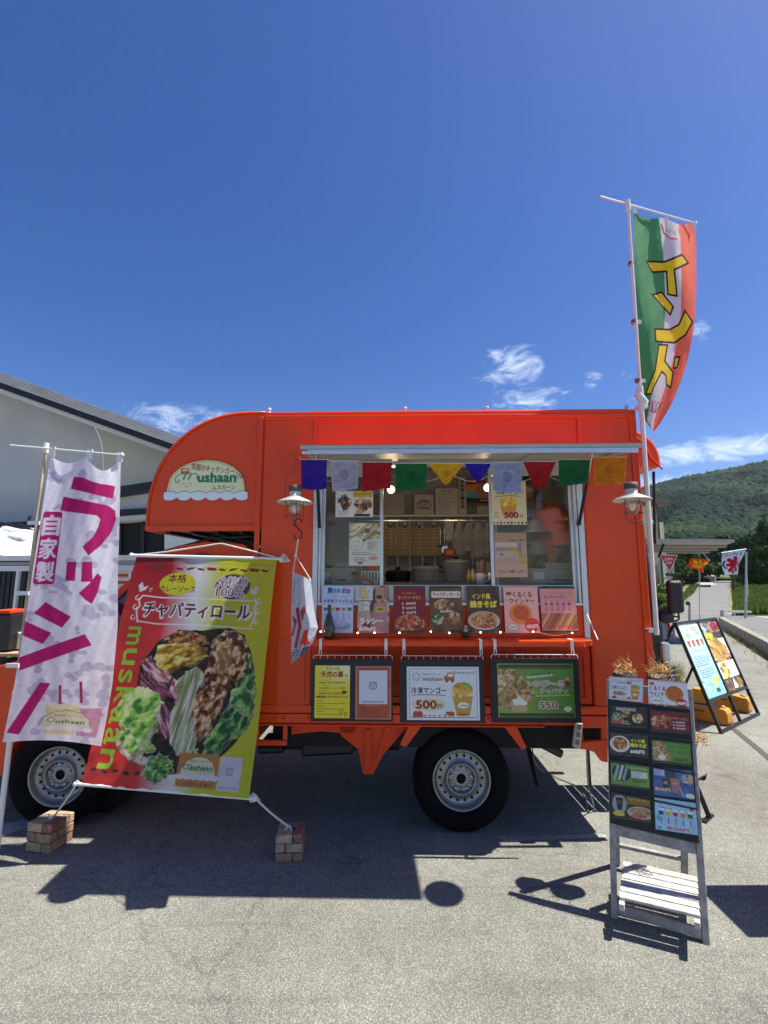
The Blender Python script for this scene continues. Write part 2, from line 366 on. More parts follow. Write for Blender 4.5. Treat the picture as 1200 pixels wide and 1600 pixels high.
    def emboss(s, pts, amt=1.0, cells=(9, 4, 1.8), lo=.35, hi=1.75):
        """the relief a food photograph shows, printed: lit from the upper left"""
        s.clip_poly(pts) if pts is not None else None
        H_ = sum(vnoise(s.H, s.W, c*s.S, s.rs)*c for c in cells); gy, gx = np.gradient(H_); k = 1 + amt*(gx+gy)*s.S*.55; k = np.clip(k, lo, hi)[..., None]
        m = s.clip if s.clip is not None else np.ones((s.H, s.W), bool); s.a[m] = np.clip((s.a*k)[m], 0, 1); s.clip = None; return s
    def food(s, cx, cy, rx, ry, cols, n=60, size=None):
        s.clip_ell(cx, cy, rx, ry); s.ell(cx, cy, rx, ry, cols[0]); s.blobs(cx, cy, rx, ry, cols, n, size or min(rx, ry)*.22); s.unclip(); return s
    def sample(s, nx, ny):
        xi = np.clip((np.arange(nx)/(nx-1)*(s.W-1)).astype(int), 0, s.W-2); yi = np.clip((np.arange(ny)/(ny-1)*(s.H-1)).astype(int), 0, s.H-2)
        return (s.a[yi][:, xi] + s.a[yi+1][:, xi] + s.a[yi][:, xi+1] + s.a[yi+1][:, xi+1]) / 4
    def sheet(s, name, parent, fmap, material, thick=0.0, matrix=None):
        """grid sheet; fmap(u,v)->position arrays (u right, v down, both 0..1)"""
        nx, ny = int(s.w*s.res)+1, int(s.h*s.res)+1
        u = np.linspace(0, 1, nx)[None].repeat(ny, 0); v = np.linspace(0, 1, ny)[:, None].repeat(nx, 1)
        co = np.stack(np.broadcast_arrays(*fmap(u, v)), -1).reshape(-1, 3); col = s.sample(nx, ny).reshape(-1, 3)
        i = np.arange(nx*ny).reshape(ny, nx); q = np.stack([i[1:, :-1], i[1:, 1:], i[:-1, 1:], i[:-1, :-1]], -1).reshape(-1, 4)
        me = bpy.data.meshes.new(name); n = len(co)
        back = None
        if thick:
            # closed card: the back is one plain quad ring so that the sheet has real thickness
            edge = np.concatenate([i[0, :], i[1:, -1], i[-1, -2::-1], i[-2:0:-1, 0]])
            nv = np.cross(co[i[0, -1]]-co[i[0, 0]], co[i[-1, 0]]-co[i[0, 0]]); nv = nv/np.linalg.norm(nv)
            bco = co[edge] + nv*thick; co = np.concatenate([co, bco]); col = np.concatenate([col, np.full((len(edge), 3), .6)]); m = len(edge)
            back = [(int(edge[k]), int(edge[(k+1) % m]), n+(k+1) % m, n+k) for k in range(m)]; cap = list(range(n, n+m))
        faces = q.tolist()
        if back: faces += back; faces.append(cap)
        me.from_pydata(co.tolist(), [], faces); me.polygons.foreach_set('use_smooth', [True]*len(q) + [False]*(len(faces)-len(q)))
        at = me.color_attributes.new('col', 'FLOAT_COLOR', 'POINT'); at.data.foreach_set('color', np.concatenate([col, np.ones((len(col), 1))], 1).ravel())
        me.materials.append(material); me.update()
        o = bpy.data.objects.new(name, me); sc.collection.objects.link(o)
        if parent: o.parent = parent
        if matrix is not None: o.matrix_local = matrix
        return o
def quadmap(tl, tr, br, bl):
    tl, tr, br, bl = map(Vector, (tl, tr, br, bl))
    return lambda u, v: tuple(tl[k]*(1-u)*(1-v) + tr[k]*u*(1-v) + br[k]*u*v + bl[k]*(1-u)*v for k in range(3))
RED = mat('red_paint', (.80, .064, .005), rough=.42, spec=.3, coat=.22, var=.07, vscale=3, coatr=.07, dirt=.10, bump=.05, bscale=3)
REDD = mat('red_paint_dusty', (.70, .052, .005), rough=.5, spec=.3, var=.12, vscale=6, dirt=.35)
ALU = mat('brushed_aluminium', (.62, .64, .66), rough=.38, metal=.75, var=.05)
WPL = mat('white_plastic', (.72, .72, .70), rough=.4, var=.04)
BLK = mat('black_plastic', (.012, .012, .014), rough=.45, var=.2)
BLKM = mat('black_metal', (.015, .015, .016), rough=.4, metal=.2, var=.2)
RUB = mat('rubber', (.007, .007, .008), rough=.9, spec=.12, var=.3, bump=.1, dirt=.03)
STEEL = mat('stainless_steel', (.55, .55, .56), rough=.22, metal=1, var=.06)
PAPER = print_mat('printed_paper', .35); CLOTH = print_mat('printed_cloth', .8, trans=.5, bump=.12); THIN = print_mat('thin_cloth', .85, trans=.5, bump=.3)
VINYL = print_mat('printed_vinyl', .4, trans=.45, bump=.06)
ROPE = mat('white_rope', (.72, .70, .64), rough=.85, bump=.6, bscale=300)
# ================================================================== SETTING
def struct(o): o['kind'] = 'structure'; return o
def ground_mat(name, base, speck, sc1=190, patch=.25, bump=.5, lo=.52, hi=.62):
    m = bpy.data.materials.new(name); m.use_nodes = True; nt = m.node_tree; b = nt.nodes['Principled BSDF']; N = nt.nodes.new; L = nt.links.new
    b.inputs['Roughness'].default_value = .85; b.inputs['Specular IOR Level'].default_value = .3
    tc = N('ShaderNodeTexCoord')
    def nz(scale, det, rough=.5):
        n = N('ShaderNodeTexNoise'); n.inputs['Scale'].default_value = scale; n.inputs['Detail'].default_value = det; n.inputs['Roughness'].default_value = rough; L(tc.outputs['Object'], n.inputs['Vector']); return n
    vo = N('ShaderNodeTexVoronoi'); vo.inputs['Scale'].default_value = sc1; L(tc.outputs['Object'], vo.inputs['Vector'])
    grain = N('ShaderNodeMapRange'); grain.inputs['From Min'].default_value = 0.15; grain.inputs['From Max'].default_value = 1.0; L(vo.outputs['Color'], grain.inputs['Value'])
    fine = nz(sc1*.8, 3, .7); mr = N('ShaderNodeMapRange'); mr.inputs['From Min'].default_value = lo-.12; mr.inputs['From Max'].default_value = hi; L(fine.outputs['Fac'], mr.inputs['Value'])
    mu = N('ShaderNodeMath'); mu.operation = 'MULTIPLY'; L(grain.outputs[0], mu.inputs[0]); L(mr.outputs[0], mu.inputs[1])
    c1 = N('ShaderNodeMix'); c1.data_type = 'RGBA'; c1.inputs['A'].default_value = (*base, 1); c1.inputs['B'].default_value = (*speck, 1); L(mu.outputs[0], c1.inputs['Factor'])
    big = nz(.9, 8, .62); m2 = N('ShaderNodeMapRange'); m2.inputs['From Min'].default_value = .3; m2.inputs['From Max'].default_value = .7; m2.inputs['To Min'].default_value = 1-patch; m2.inputs['To Max'].default_value = 1+patch*.5; L(big.outputs['Fac'], m2.inputs['Value'])
    mid = nz(14, 6, .6); m3 = N('ShaderNodeMapRange'); m3.inputs['From Min'].default_value = .3; m3.inputs['From Max'].default_value = .7; m3.inputs['To Min'].default_value = .88; m3.inputs['To Max'].default_value = 1.08; L(mid.outputs['Fac'], m3.inputs['Value'])
    # thin scratches / drag marks
    mp = N('ShaderNodeMapping'); mp.inputs['Rotation'].default_value = (0, 0, .6); mp.inputs['Scale'].default_value = (1.2, 26, 1); L(tc.outputs['Object'], mp.inputs[0])
    ns = N('ShaderNodeTexNoise'); ns.inputs['Scale'].default_value = 1.6; ns.inputs['Detail'].default_value = 5; L(mp.outputs[0], ns.inputs['Vector'])
    m4 = N('ShaderNodeMapRange'); m4.inputs['From Min'].default_value = .66; m4.inputs['From Max'].default_value = .74; m4.inputs['To Min'].default_value = 1; m4.inputs['To Max'].default_value = 1.34; L(ns.outputs['Fac'], m4.inputs['Value'])
    p = N('ShaderNodeMath'); p.operation = 'MULTIPLY'; L(m2.outputs[0], p.inputs[0]); L(m3.outputs[0], p.inputs[1])
    p2 = N('ShaderNodeMath'); p2.operation = 'MULTIPLY'; L(p.outputs[0], p2.inputs[0]); L(m4.outputs[0], p2.inputs[1])
    # hairline cracks
    vc = N('ShaderNodeTexVoronoi'); vc.feature = 'DISTANCE_TO_EDGE'; vc.inputs['Scale'].default_value = .55
    dist = nz(3, 6, .7); am = N('ShaderNodeVectorMath'); am.operation = 'MULTIPLY_ADD'; am.inputs[1].default_value = (.35,)*3; L(dist.outputs['Color'], am.inputs[0]); L(tc.outputs['Object'], am.inputs[2]); L(am.outputs[0], vc.inputs['Vector'])
    m5 = N('ShaderNodeMapRange'); m5.inputs['From Min'].default_value = .0; m5.inputs['From Max'].default_value = .006; m5.inputs['To Min'].default_value = .72; m5.inputs['To Max'].default_value = 1; L(vc.outputs['Distance'], m5.inputs['Value'])
    p3 = N('ShaderNodeMath'); p3.operation = 'MULTIPLY'; L(p2.outputs[0], p3.inputs[0]); L(m5.outputs[0], p3.inputs[1])
    st = nz(2.3, 7, .55); m6 = N('ShaderNodeMapRange'); m6.interpolation_type = 'SMOOTHSTEP'; m6.inputs['From Min'].default_value = .60; m6.inputs['From Max'].default_value = .70; m6.inputs['To Min'].default_value = 1; m6.inputs['To Max'].default_value = .74; L(st.outputs['Fac'], m6.inputs['Value'])
    p4 = N('ShaderNodeMath'); p4.operation = 'MULTIPLY'; L(p3.outputs[0], p4.inputs[0]); L(m6.outputs[0], p4.inputs[1]); p3 = p4
    wv = N('ShaderNodeTexNoise'); wv.inputs['Scale'].default_value = 1.1; wv.inputs['Detail'].default_value = 3; m7v = N('ShaderNodeMapping'); m7v.inputs['Rotation'].default_value = (0, 0, -.15); m7v.inputs['Scale'].default_value = (.35, 9, 1); L(tc.outputs['Object'], m7v.inputs[0]); L(m7v.outputs[0], wv.inputs['Vector'])
    m7 = N('ShaderNodeMapRange'); m7.inputs['From Min'].default_value = .60; m7.inputs['From Max'].default_value = .68; m7.inputs['To Min'].default_value = 1; m7.inputs['To Max'].default_value = .86; L(wv.outputs['Fac'], m7.inputs['Value'])
    p5 = N('ShaderNodeMath'); p5.operation = 'MULTIPLY'; L(p3.outputs[0], p5.inputs[0]); L(m7.outputs[0], p5.inputs[1]); p3 = p5
    sc_ = N('ShaderNodeVectorMath'); sc_.operation = 'SCALE'; L(c1.outputs['Result'], sc_.inputs[0]); L(p3.outputs[0], sc_.inputs['Scale']); L(sc_.outputs[0], b.inputs['Base Color'])
    bp = N('ShaderNodeBump'); bp.inputs['Strength'].default_value = bump; bp.inputs['Distance'].default_value = .004; L(mu.outputs[0], bp.inputs['Height']); L(bp.outputs[0], b.inputs['Normal'])
    return m
ASPH = ground_mat('worn_asphalt', (.150, .147, .126), (.575, .565, .485), patch=.30)
def ground_grid():
    xs = [-900, -200, -60, -20, -10, -5, 0, 5, 10, 20, 60, 200, 900]; ys = [-900, -200, -40, -10, -4, 0, 3, 6, 10, 20, 40, 100, 300, 900, 1400]
    mb = MB(); n = len(xs); vs = [(x, y, 0) for y in ys for x in xs]
    mb.add(vs, [(j*n+i, j*n+i+1, (j+1)*n+i+1, (j+1)*n+i) for j in range(len(ys)-1) for i in range(n-1)]); return mb
struct(ground_grid().build('asphalt_ground', ASPH))
def sheet_poly(name, pts, z, m, kind='structure'):
    mb = MB(); mb.add([(p[0], p[1], z) for p in pts], [tuple(range(len(pts)))]); o = mb.build(name, m); o['kind'] = kind
    # all loops face up
    if o.data.polygons[0].normal.z < 0: o.data.flip_normals()
    return o
def GP(*pp): return [G(*p)[:2] for p in pp]
ROADM = ground_mat('road_asphalt', (.15, .145, .14), (.36, .35, .33), patch=.15)
PAINT = ground_mat('worn_white_road_paint', (.40, .39, .36), (.68, .67, .64), sc1=90, patch=.3)
FADED = ground_mat('faded_white_road_paint', (.30, .29, .27), (.60, .58, .54), sc1=70, patch=.4)
DARKSEAL = ground_mat('dark_joint_sealant', (.07, .065, .06), (.16, .15, .14), patch=.2)
GRASSM = mat('grass_ground', (.085, .135, .030), rough=.95, var=.5, vscale=.7, bump=.6, bscale=8)
DRYG = mat('dry_verge', (.22, .20, .075), rough=.95, var=.4, vscale=.9, bump=.5, bscale=9)
struct(sheet_poly('parking_line', GP((0,1289),(60,1278),(66,1286),(0,1309)), .004, PAINT))
struct(sheet_poly('parking_line', GP((770,1308),(948,1304),(946,1310),(790,1316)), .004, FADED))
jp = [G(1128,1128), G(1150,1142), G(1175,1162), G(1215,1196)]
struct(sheet_poly('asphalt_joint', [(p.x-.035, p.y) for p in jp] + [(p.x+.035, p.y+.02) for p in jp[::-1]], .004, DARKSEAL))
# the cross road and the road that climbs away between verges
struct(sheet_poly('cross_road', GP((1018,972),(1060,957),(1140,955),(1400,975),(1500,1090),(1200,1012),(1142,982),(1100,975)), .006, ROADM))
struct(sheet_poly('lane_line', GP((1060,956.2),(1130,956.2),(1300,975),(1300,977.4),(1130,958.2),(1060,958.2)), .012, PAINT))
# grass and verges beyond the cross road (the ground itself stays one flat sheet; the field rises a little as terrain)
def slope(name, cols, m, z0s):
    mb = MB(); n = len(cols[0]); vs = [p for c in cols for p in c]
    mb.add(vs, [(j*n+i, j*n+i+1, (j+1)*n+i+1, (j+1)*n+i) for j in range(len(cols)-1) for i in range(n-1)]); o = mb.build(name, m); o['kind'] = 'structure'
    if o.data.polygons[0].normal.z < 0: o.data.flip_normals()
    return o
def rowat(y, pxs, z):
    out = []
    for px in pxs:
        d = cam_ray(px, 903); out.append((d.x/d.y*y, y, z))
    return out
# road rising gently: left and right edges sampled by picture column and distance
slope('side_road', [rowat(22, (1048, 1128), .008), rowat(27, (1062, 1136), .05), rowat(40, (1082, 1138), .30), rowat(60, (1094, 1139), .72), rowat(85, (1098, 1140), .95)], ROADM, 0)
slope('left_verge', [rowat(24, (960, 1050), .02), rowat(27, (960, 1062), .06), rowat(40, (960, 1082), .33), rowat(60, (960, 1094), .76), rowat(86, (960, 1098), 1.0)], DRYG, 0)
slope('right_verge', [rowat(22.5, (1126, 1156), .02), rowat(27, (1136, 1164), .07), rowat(40, (1138, 1164), .33), rowat(60, (1139, 1160), .76), rowat(86, (1140, 1158), 1.0)], DRYG, 0)
slope('grass_field', [rowat(20.5, (1154, 1420), .03), rowat(27, (1162, 1440), .10), rowat(40, (1162, 1440), .38), rowat(60, (1158, 1440), .9), rowat(86, (1156, 1440), 1.5), rowat(110, (940, 1440), 2.1), rowat(160, (940, 1440), 3.2)], GRASSM, 0)
slope('far_meadow', [rowat(84, (940, 1120), .5), rowat(95, (940, 1120), 1.0), rowat(112, (940, 1120), 2.1)], GRASSM, 0)
# kerb wall at the edge of the lot
KERB = mat('mossy_concrete', (.30, .28, .23), rough=.9, var=.35, vscale=6, bump=.5, bscale=40, dirt=.6)
def kerb():
    a, b = G(1128, 978), G(1300, 1082); mb = MB(); a = Vector((a.x, a.y, 0)); b = Vector((b.x, b.y, 0))
    n = 9
    for i in range(n):
        p = a.lerp(b, i/n); q = a.lerp(b, (i+.985)/n); mb.bar(p+Vector((0,0,.14)), q+Vector((0,0,.14)), .17, .30)
    return mb.build('concrete_kerb', KERB, bevel=.012)
struct(kerb())
# ------------------------------------------------------------------ hills with a canopy
HILLM = mat('hill_earth', (.030, .050, .018), rough=1, var=.4, vscale=.03)
def ridge_h(t):
    # ridge line of the hill by picture column: (px, py)
    pts = [(700, 900), (860, 850), (1010, 765), (1040, 757), (1100, 741), (1150, 730), (1200, 720), (1260, 712), (1330, 722), (1450, 745), (1600, 800), (1800, 880)]
    for (a, b), (c, d) in zip(pts[:-1], pts[1:]):
        if a <= t <= c: k = (t-a)/(c-a); k = k*k*(3-2*k) if False else k; return b+(d-b)*k
    return 900
def hill_pt(px, k):
    """k 0 at the foot (150 m) .. 1 at the ridge (620 m)"""
    y = 270 + 350*k; top = ridge_h(px); zt = (903-top)/FPX*620*1.0
    d = cam_ray(px, 903); x = d.x/d.y*y
    prof = k**1.05*.96+.04*math.sin(k*3.1)
    z = 2.5 + zt*prof + 7*(noise.noise((x*.012, y*.012, 0)) - .1)*min(1, k*3)*(1-k*.75) + 5*abs(noise.noise((x*.03, 3, 0)))*(1-k)*k*4
    return Vector((x, y, z))
def hill():
    mb = MB(); nx, nk = 60, 30; vs = [hill_pt(700+1100*i/(nx-1), j/(nk-1)) for j in range(nk) for i in range(nx)]
    back = [Vector((v.x*1.5, 900, -5)) for v in vs[-nx:]]
    vs += back; mb.add(vs, [(j*nx+i, j*nx+i+1, (j+1)*nx+i+1, (j+1)*nx+i) for j in range(nk) for i in range(nx-1)], smooth=True); return mb.build('hill', HILLM)
struct(hill())
def leaf_mat(name, c1, c2, c3, trans=.25):
    m = bpy.data.materials.new(name); m.use_nodes = True; nt = m.node_tree; b = nt.nodes['Principled BSDF']; N = nt.nodes.new; L = nt.links.new
    a = N('ShaderNodeAttribute'); a.attribute_name = 'tone'; cr = N('ShaderNodeValToRGB'); cr.color_ramp.elements[0].color = (*c1, 1); cr.color_ramp.elements[1].color = (*c3, 1); e = cr.color_ramp.elements.new(.5); e.color = (*c2, 1)
    L(a.outputs['Fac'], cr.inputs[0]); L(cr.outputs[0], b.inputs['Base Color']); b.inputs['Roughness'].default_value = .7; b.inputs['Specular IOR Level'].default_value = .25
    if trans:
        out = nt.nodes['Material Output']; mx = N('ShaderNodeMixShader'); t = N('ShaderNodeBsdfTranslucent'); L(cr.outputs[0], t.inputs[0]); mx.inputs[0].default_value = trans
        L(b.outputs[0], mx.inputs[1]); L(t.outputs[0], mx.inputs[2]); L(mx.outputs[0], out.inputs[0])
    return m
CANOPY = leaf_mat('forest_canopy', (.009, .024, .014), (.022, .048, .020), (.062, .092, .030), 0)
def canopy_relief():
    nt = CANOPY.node_tree; b = nt.nodes['Principled BSDF']; tc = nt.nodes.new('ShaderNodeTexCoord'); n = nt.nodes.new('ShaderNodeTexNoise'); n.inputs['Scale'].default_value = 1.1; n.inputs['Detail'].default_value = 5; n.inputs['Roughness'].default_value = .75
    bp = nt.nodes.new('ShaderNodeBump'); bp.inputs['Strength'].default_value = 1; bp.inputs['Distance'].default_value = 1.6; L = nt.links.new; L(tc.outputs['Object'], n.inputs['Vector']); L(n.outputs['Fac'], bp.inputs['Height']); L(bp.outputs[0], b.inputs['Normal']); b.inputs['Specular IOR Level'].default_value = .05
canopy_relief()
def np_mesh(name, co, fa, m, tone=None, parent=None, smooth=False):
    me = bpy.data.meshes.new(name); me.vertices.add(len(co)); me.vertices.foreach_set('co', np.asarray(co, np.float32).ravel())
    k = fa.shape[1]; me.loops.add(fa.size); me.loops.foreach_set('vertex_index', fa.astype(np.int32).ravel()); me.polygons.add(len(fa)); me.polygons.foreach_set('loop_start', np.arange(len(fa), dtype=np.int32)*k)
    me.update(calc_edges=True); me.validate()
    if tone is not None:
        at = me.attributes.new('tone', 'FLOAT', 'POINT'); at.data.foreach_set('value', np.asarray(tone, np.float32))
    me.polygons.foreach_set('use_smooth', [smooth]*len(me.polygons))
    me.materials.append(m); o = bpy.data.objects.new(name, me); sc.collection.objects.link(o)
    if parent: o.parent = parent
    return o
def canopy():
    bm = bmesh.new(); bmesh.ops.create_icosphere(bm, subdivisions=1, radius=1); iv = np.array([v.co[:] for v in bm.verts]); bm.verts.index_update(); iff = np.array([[v.index for v in f.verts] for f in bm.faces]); bm.free()
    bm = bmesh.new(); bmesh.ops.create_icosphere(bm, subdivisions=2, radius=1); jv = np.array([v.co[:] for v in bm.verts]); bm.verts.index_update(); jff = np.array([[v.index for v in f.verts] for f in bm.faces]); bm.free()
    rs = np.random.RandomState(3); V = []; F = []; T = []; off = 0
    for i in range(15000):
        k = rs.rand()**.8; px = 985 + 260*rs.rand() if i < 13000 else rs.choice([rs.uniform(760, 985), rs.uniform(1245, 1700)])
        c = hill_pt(px, k); con = noise.noise((c.x*.02, c.y*.02, 7)) > .22 or rs.rand() < .07
        r = (1.7 + 2.3*rs.rand()) * (1.0 + .2*k); v0, f0 = (jv, jff) if k < .22 and i < 13000 else (iv, iff)
        jit = 1 + rs.uniform(-.28, .28, (len(v0), 1)); v = v0*jit
        if con: v = v*[.55, .55, 1.5]; v[:, :2] *= np.clip(1.15-(v[:, 2:3]+1.5)/3*1.0, .1, 1.2); tn = .02+.2*rs.rand()
        else: tn = np.clip(.25+.5*rs.rand()**1.3+.9*noise.noise((c.x*.012+3, c.y*.016, 1)), 0, 1)
        v = v*r + np.array([c.x, c.y, c.z + r*.45]); V.append(v); F.append(f0+off); T += [tn]*len(v); off += len(v)
    o = np_mesh('forest_canopy', np.concatenate(V), np.concatenate(F), CANOPY, T, smooth=True); o['kind'] = 'stuff'; o['label'] = 'dense mixed green forest covering the hillside'; o['category'] = 'forest'
canopy()
# ------------------------------------------------------------------ trees
BARK = mat('bark', (.09, .065, .045), rough=.9, var=.4, vscale=8, bump=.6)
LEAF = [leaf_mat('leaves_mid', (.030, .065, .018), (.065, .12, .028), (.15, .21, .05)), leaf_mat('leaves_dark', (.014, .034, .014), (.035, .068, .022), (.09, .13, .036)), leaf_mat('leaves_light', (.05, .09, .018), (.11, .17, .03), (.20, .25, .06))]
def leaf_cloud(lobes, n, size, rs, elong=1.5):
    V = np.zeros((n, 4, 3)); T = np.zeros(n); w = np.array([l[3]*l[4]*l[5] for l in lobes])**.7; w /= w.sum(); ch = rs.choice(len(lobes), n, p=w)
    for i in range(n):
        lx, ly, lz, rx, ry, rz, tn = lobes[ch[i]]; d = rs.normal(size=3); d /= np.linalg.norm(d); q = rs.rand()**.35
        q *= 1 + .18*noise.noise(Vector(d*2.3) + Vector((ch[i]*3.1, 0, 0)))
        p = np.array([lx+rx*d[0]*q, ly+ry*d[1]*q, lz+rz*d[2]*q]); nrm = d*.6 + rs.normal(size=3)*.6; nrm /= np.linalg.norm(nrm)
        a = np.cross(nrm, rs.normal(size=3)); a /= np.linalg.norm(a); b = np.cross(nrm, a); s = size*rs.uniform(.6, 1.4)
        V[i, 0] = p-a*s*elong; V[i, 1] = p-b*s*.6; V[i, 2] = p+a*s*elong; V[i, 3] = p+b*s*.6; T[i] = np.clip(tn + rs.uniform(-.2, .2), 0, 1)
    return V.reshape(-1, 3), np.arange(n*4).reshape(n, 4), T.repeat(4)
def tree(name, label, x, y, z, h, w, leaf=0, n=3500, seed=1, size=None, trunk=.25, group=None, shape='round', cat='tree', base=.25):
    rs = np.random.RandomState(seed); t = thing(name, label, cat, (x, y, z), 0, group)
    mb = MB(); mb.tube([(0,0,-.2), (w*.02, 0, h*.3), (-w*.02, w*.02, h*.6), (0, 0, h*.88)], [h*.028, h*.022, h*.014, h*.004], 7)
    for k in range(6):
        a = k*2.4; zz = h*(.3+.08*k); mb.tube([(0,0,zz), (math.cos(a)*w*.18, math.sin(a)*w*.18, zz+h*.08), (math.cos(a)*w*.34, math.sin(a)*w*.34, zz+h*.12)], [h*.010, h*.006, h*.002], 5)
    mb.build('trunk', BARK, t)
    lobes = []
    if shape == 'cone':
        for k in range(14):
            f = k/13; rr = w*.5*(1-f)**.8+w*.05; a = k*2.4; lobes.append((math.cos(a)*rr*.35, math.sin(a)*rr*.35, h*(base+(1-base)*f*.97), rr*.75, rr*.75, h*.09, rs.uniform(.15, .7)))
    else:
        for k in range(13):
            a = rs.uniform(0, 6.28); f = rs.uniform(0, 1); rr = w*.5*math.sqrt(max(.05, 1-(2*f-1)**2))*rs.uniform(.3, .8)
            lobes.append((math.cos(a)*rr, math.sin(a)*rr, h*(base+.12+(.9-base-.12)*f), w*rs.uniform(.16, .27), w*rs.uniform(.16, .27), h*rs.uniform(.10, .17), rs.uniform(.2, .8)))
    co, fa, tn = leaf_cloud(lobes, n, size or w*.035, rs)
    np_mesh('crown', co, fa, LEAF[leaf], tn, t); return t
def at(px, y): d = cam_ray(px, 903); return d.x/d.y*y
# left of the road
tree('round_tree', 'large dark round tree left of the side road, behind the stop sign post', at(1074, 62), 62, .5, 5.2, 4.4, 0, 5200, 11, base=.03)
tree('round_tree', 'dark rounded shrub tree just right of the big round tree by the road', at(1092, 58), 58, .5, 3.2, 3.6, 1, 2600, 12, base=.02)
tree('round_tree', 'small dark bush tree nearest the side road on its left', at(1097, 66), 66, .8, 3.2, 3.2, 0, 2000, 13, base=.02)
tree('garden_tree', 'lit green garden tree against the yellow building behind the truck', at(1030, 24), 24, 0, 2.1, 2.0, 0, 2600, 14, base=.0)
tree('garden_tree', 'light green low bush in front of the yellow building', at(1035, 21), 21, 0, .95, 1.3, 2, 1800, 15, base=.0)
tree('garden_tree', 'dark tall bush between stop sign and yellow building', at(1054, 40), 40, .3, 3.2, 3.0, 1, 2200, 16, base=.0)
# right
tree('conifer', 'tall dark conifer at the right edge of the picture', at(1202, 52), 52, .5, 7.6, 5.2, 0, 6000, 21, base=.05, shape='cone')
tree('conifer', 'dark conifer left of the tall one at the right edge', at(1178, 60), 60, .8, 6.2, 4.2, 1, 5000, 22, base=.05, shape='cone')
tree('broad_tree', 'dark broad tree behind the white and purple banner', at(1150, 78), 78, 1.2, 7.2, 8.5, 1, 5200, 23, base=.05)
tree('broad_tree', 'bright green broad tree behind the orange banner', at(1122, 96), 96, 1.2, 8.5, 9, 0, 4600, 24, base=.03)
tree('broad_tree', 'mid green tree in the distance above the end of the side road', at(1104, 104), 104, 1.2, 7.0, 8, 1, 3600, 25, base=.03)
tree('broad_tree', 'dark tree far right past the field behind the white roof', at(1215, 74), 74, 1.2, 6.5, 8, 1, 3600, 26, base=.03)
tree('broad_tree', 'green tree left of the far white building', at(1060, 100), 100, 1.5, 8.2, 9, 1, 3600, 27, base=.03)
tree('broad_tree', 'green tree between the yellow building and the road trees', at(1040, 96), 96, 1.5, 8.8, 9, 0, 3200, 28, base=.03)
def grass_tufts():
    rs = np.random.RandomState(5); V = []; T = []
    n = 26000
    for i in range(n):
        y = 21 + 60*rs.rand()**1.7
        if rs.rand() < .72: px = rs.uniform(1156, 1225); z = np.interp(y, [20.5, 27, 40, 60, 86], [.03, .10, .38, .9, 1.5])
        else: px = rs.choice([np.interp(y, [24, 27, 40, 60, 86], [1048, 1060, 1081, 1093, 1097])-rs.rand()*14, rs.uniform(1141, 1160)]); z = np.interp(y, [22, 27, 40, 60, 86], [.01, .06, .33, .76, 1.0])
        hgt = rs.uniform(.12, .42)*(1 if px > 1164 else .45); x = at(px, y); a = rs.uniform(0, 6.28); w = .035+.0012*y; dx, dy = math.cos(a)*w, math.sin(a)*w; l = rs.normal(size=2)*hgt*.3
        V += [(x-dx, y-dy, z-.02), (x+dx, y+dy, z-.02), (x+l[0]+dx*.1, y+l[1], z+hgt)]; T += [rs.uniform(.1, 1)]*3
    o = np_mesh('field_grass', np.array(V), np.arange(len(V)).reshape(-1, 3), LEAF[2], T); tag(o, 'long green grass on the field and verges beyond the road', 'grass', kind='stuff')
grass_tufts()
def weeds():
    rs = np.random.RandomState(8); V = []; T = []
    a, b = G(1142, 984), G(1290, 1070)
    for i in range(2600):
        k = rs.rand(); side = rs.choice([-1, 1], p=[.35, .65]); x = a.x+(b.x-a.x)*k+side*(.12+abs(rs.normal())*.16); y = a.y+(b.y-a.y)*k+side*.1+rs.normal()*.06
        hgt = rs.uniform(.03, .16); an = rs.uniform(0, 6.28); w = .008; dx, dy = math.cos(an)*w, math.sin(an)*w; l = rs.normal(size=2)*hgt*.4
        V += [(x-dx, y-dy, 0), (x+dx, y+dy, 0), (x+l[0], y+l[1], hgt)]; T += [rs.uniform(.4, 1)]*3
    for i in range(1500):                                        # clump behind the menu stand
        p = G(1046+rs.normal()*8, 1062+rs.normal()*5); hgt = rs.uniform(.05, .28); an = rs.uniform(0, 6.28); w = .005; dx, dy = math.cos(an)*w, math.sin(an)*w; l = rs.normal(size=2)*hgt*.45
        V += [(p.x-dx, p.y-dy, 0), (p.x+dx, p.y+dy, 0), (p.x+l[0], p.y+l[1], hgt)]; T += [rs.uniform(.3, 1)]*3
    o = np_mesh('kerb_weeds', np.array(V), np.arange(len(V)).reshape(-1, 3), leaf_mat('dry_weeds', (.12, .12, .03), (.22, .2, .06), (.42, .36, .16)), T); tag(o, 'dry yellow and green weeds along the kerb and behind the menu stand', 'weeds', kind='stuff')
weeds()
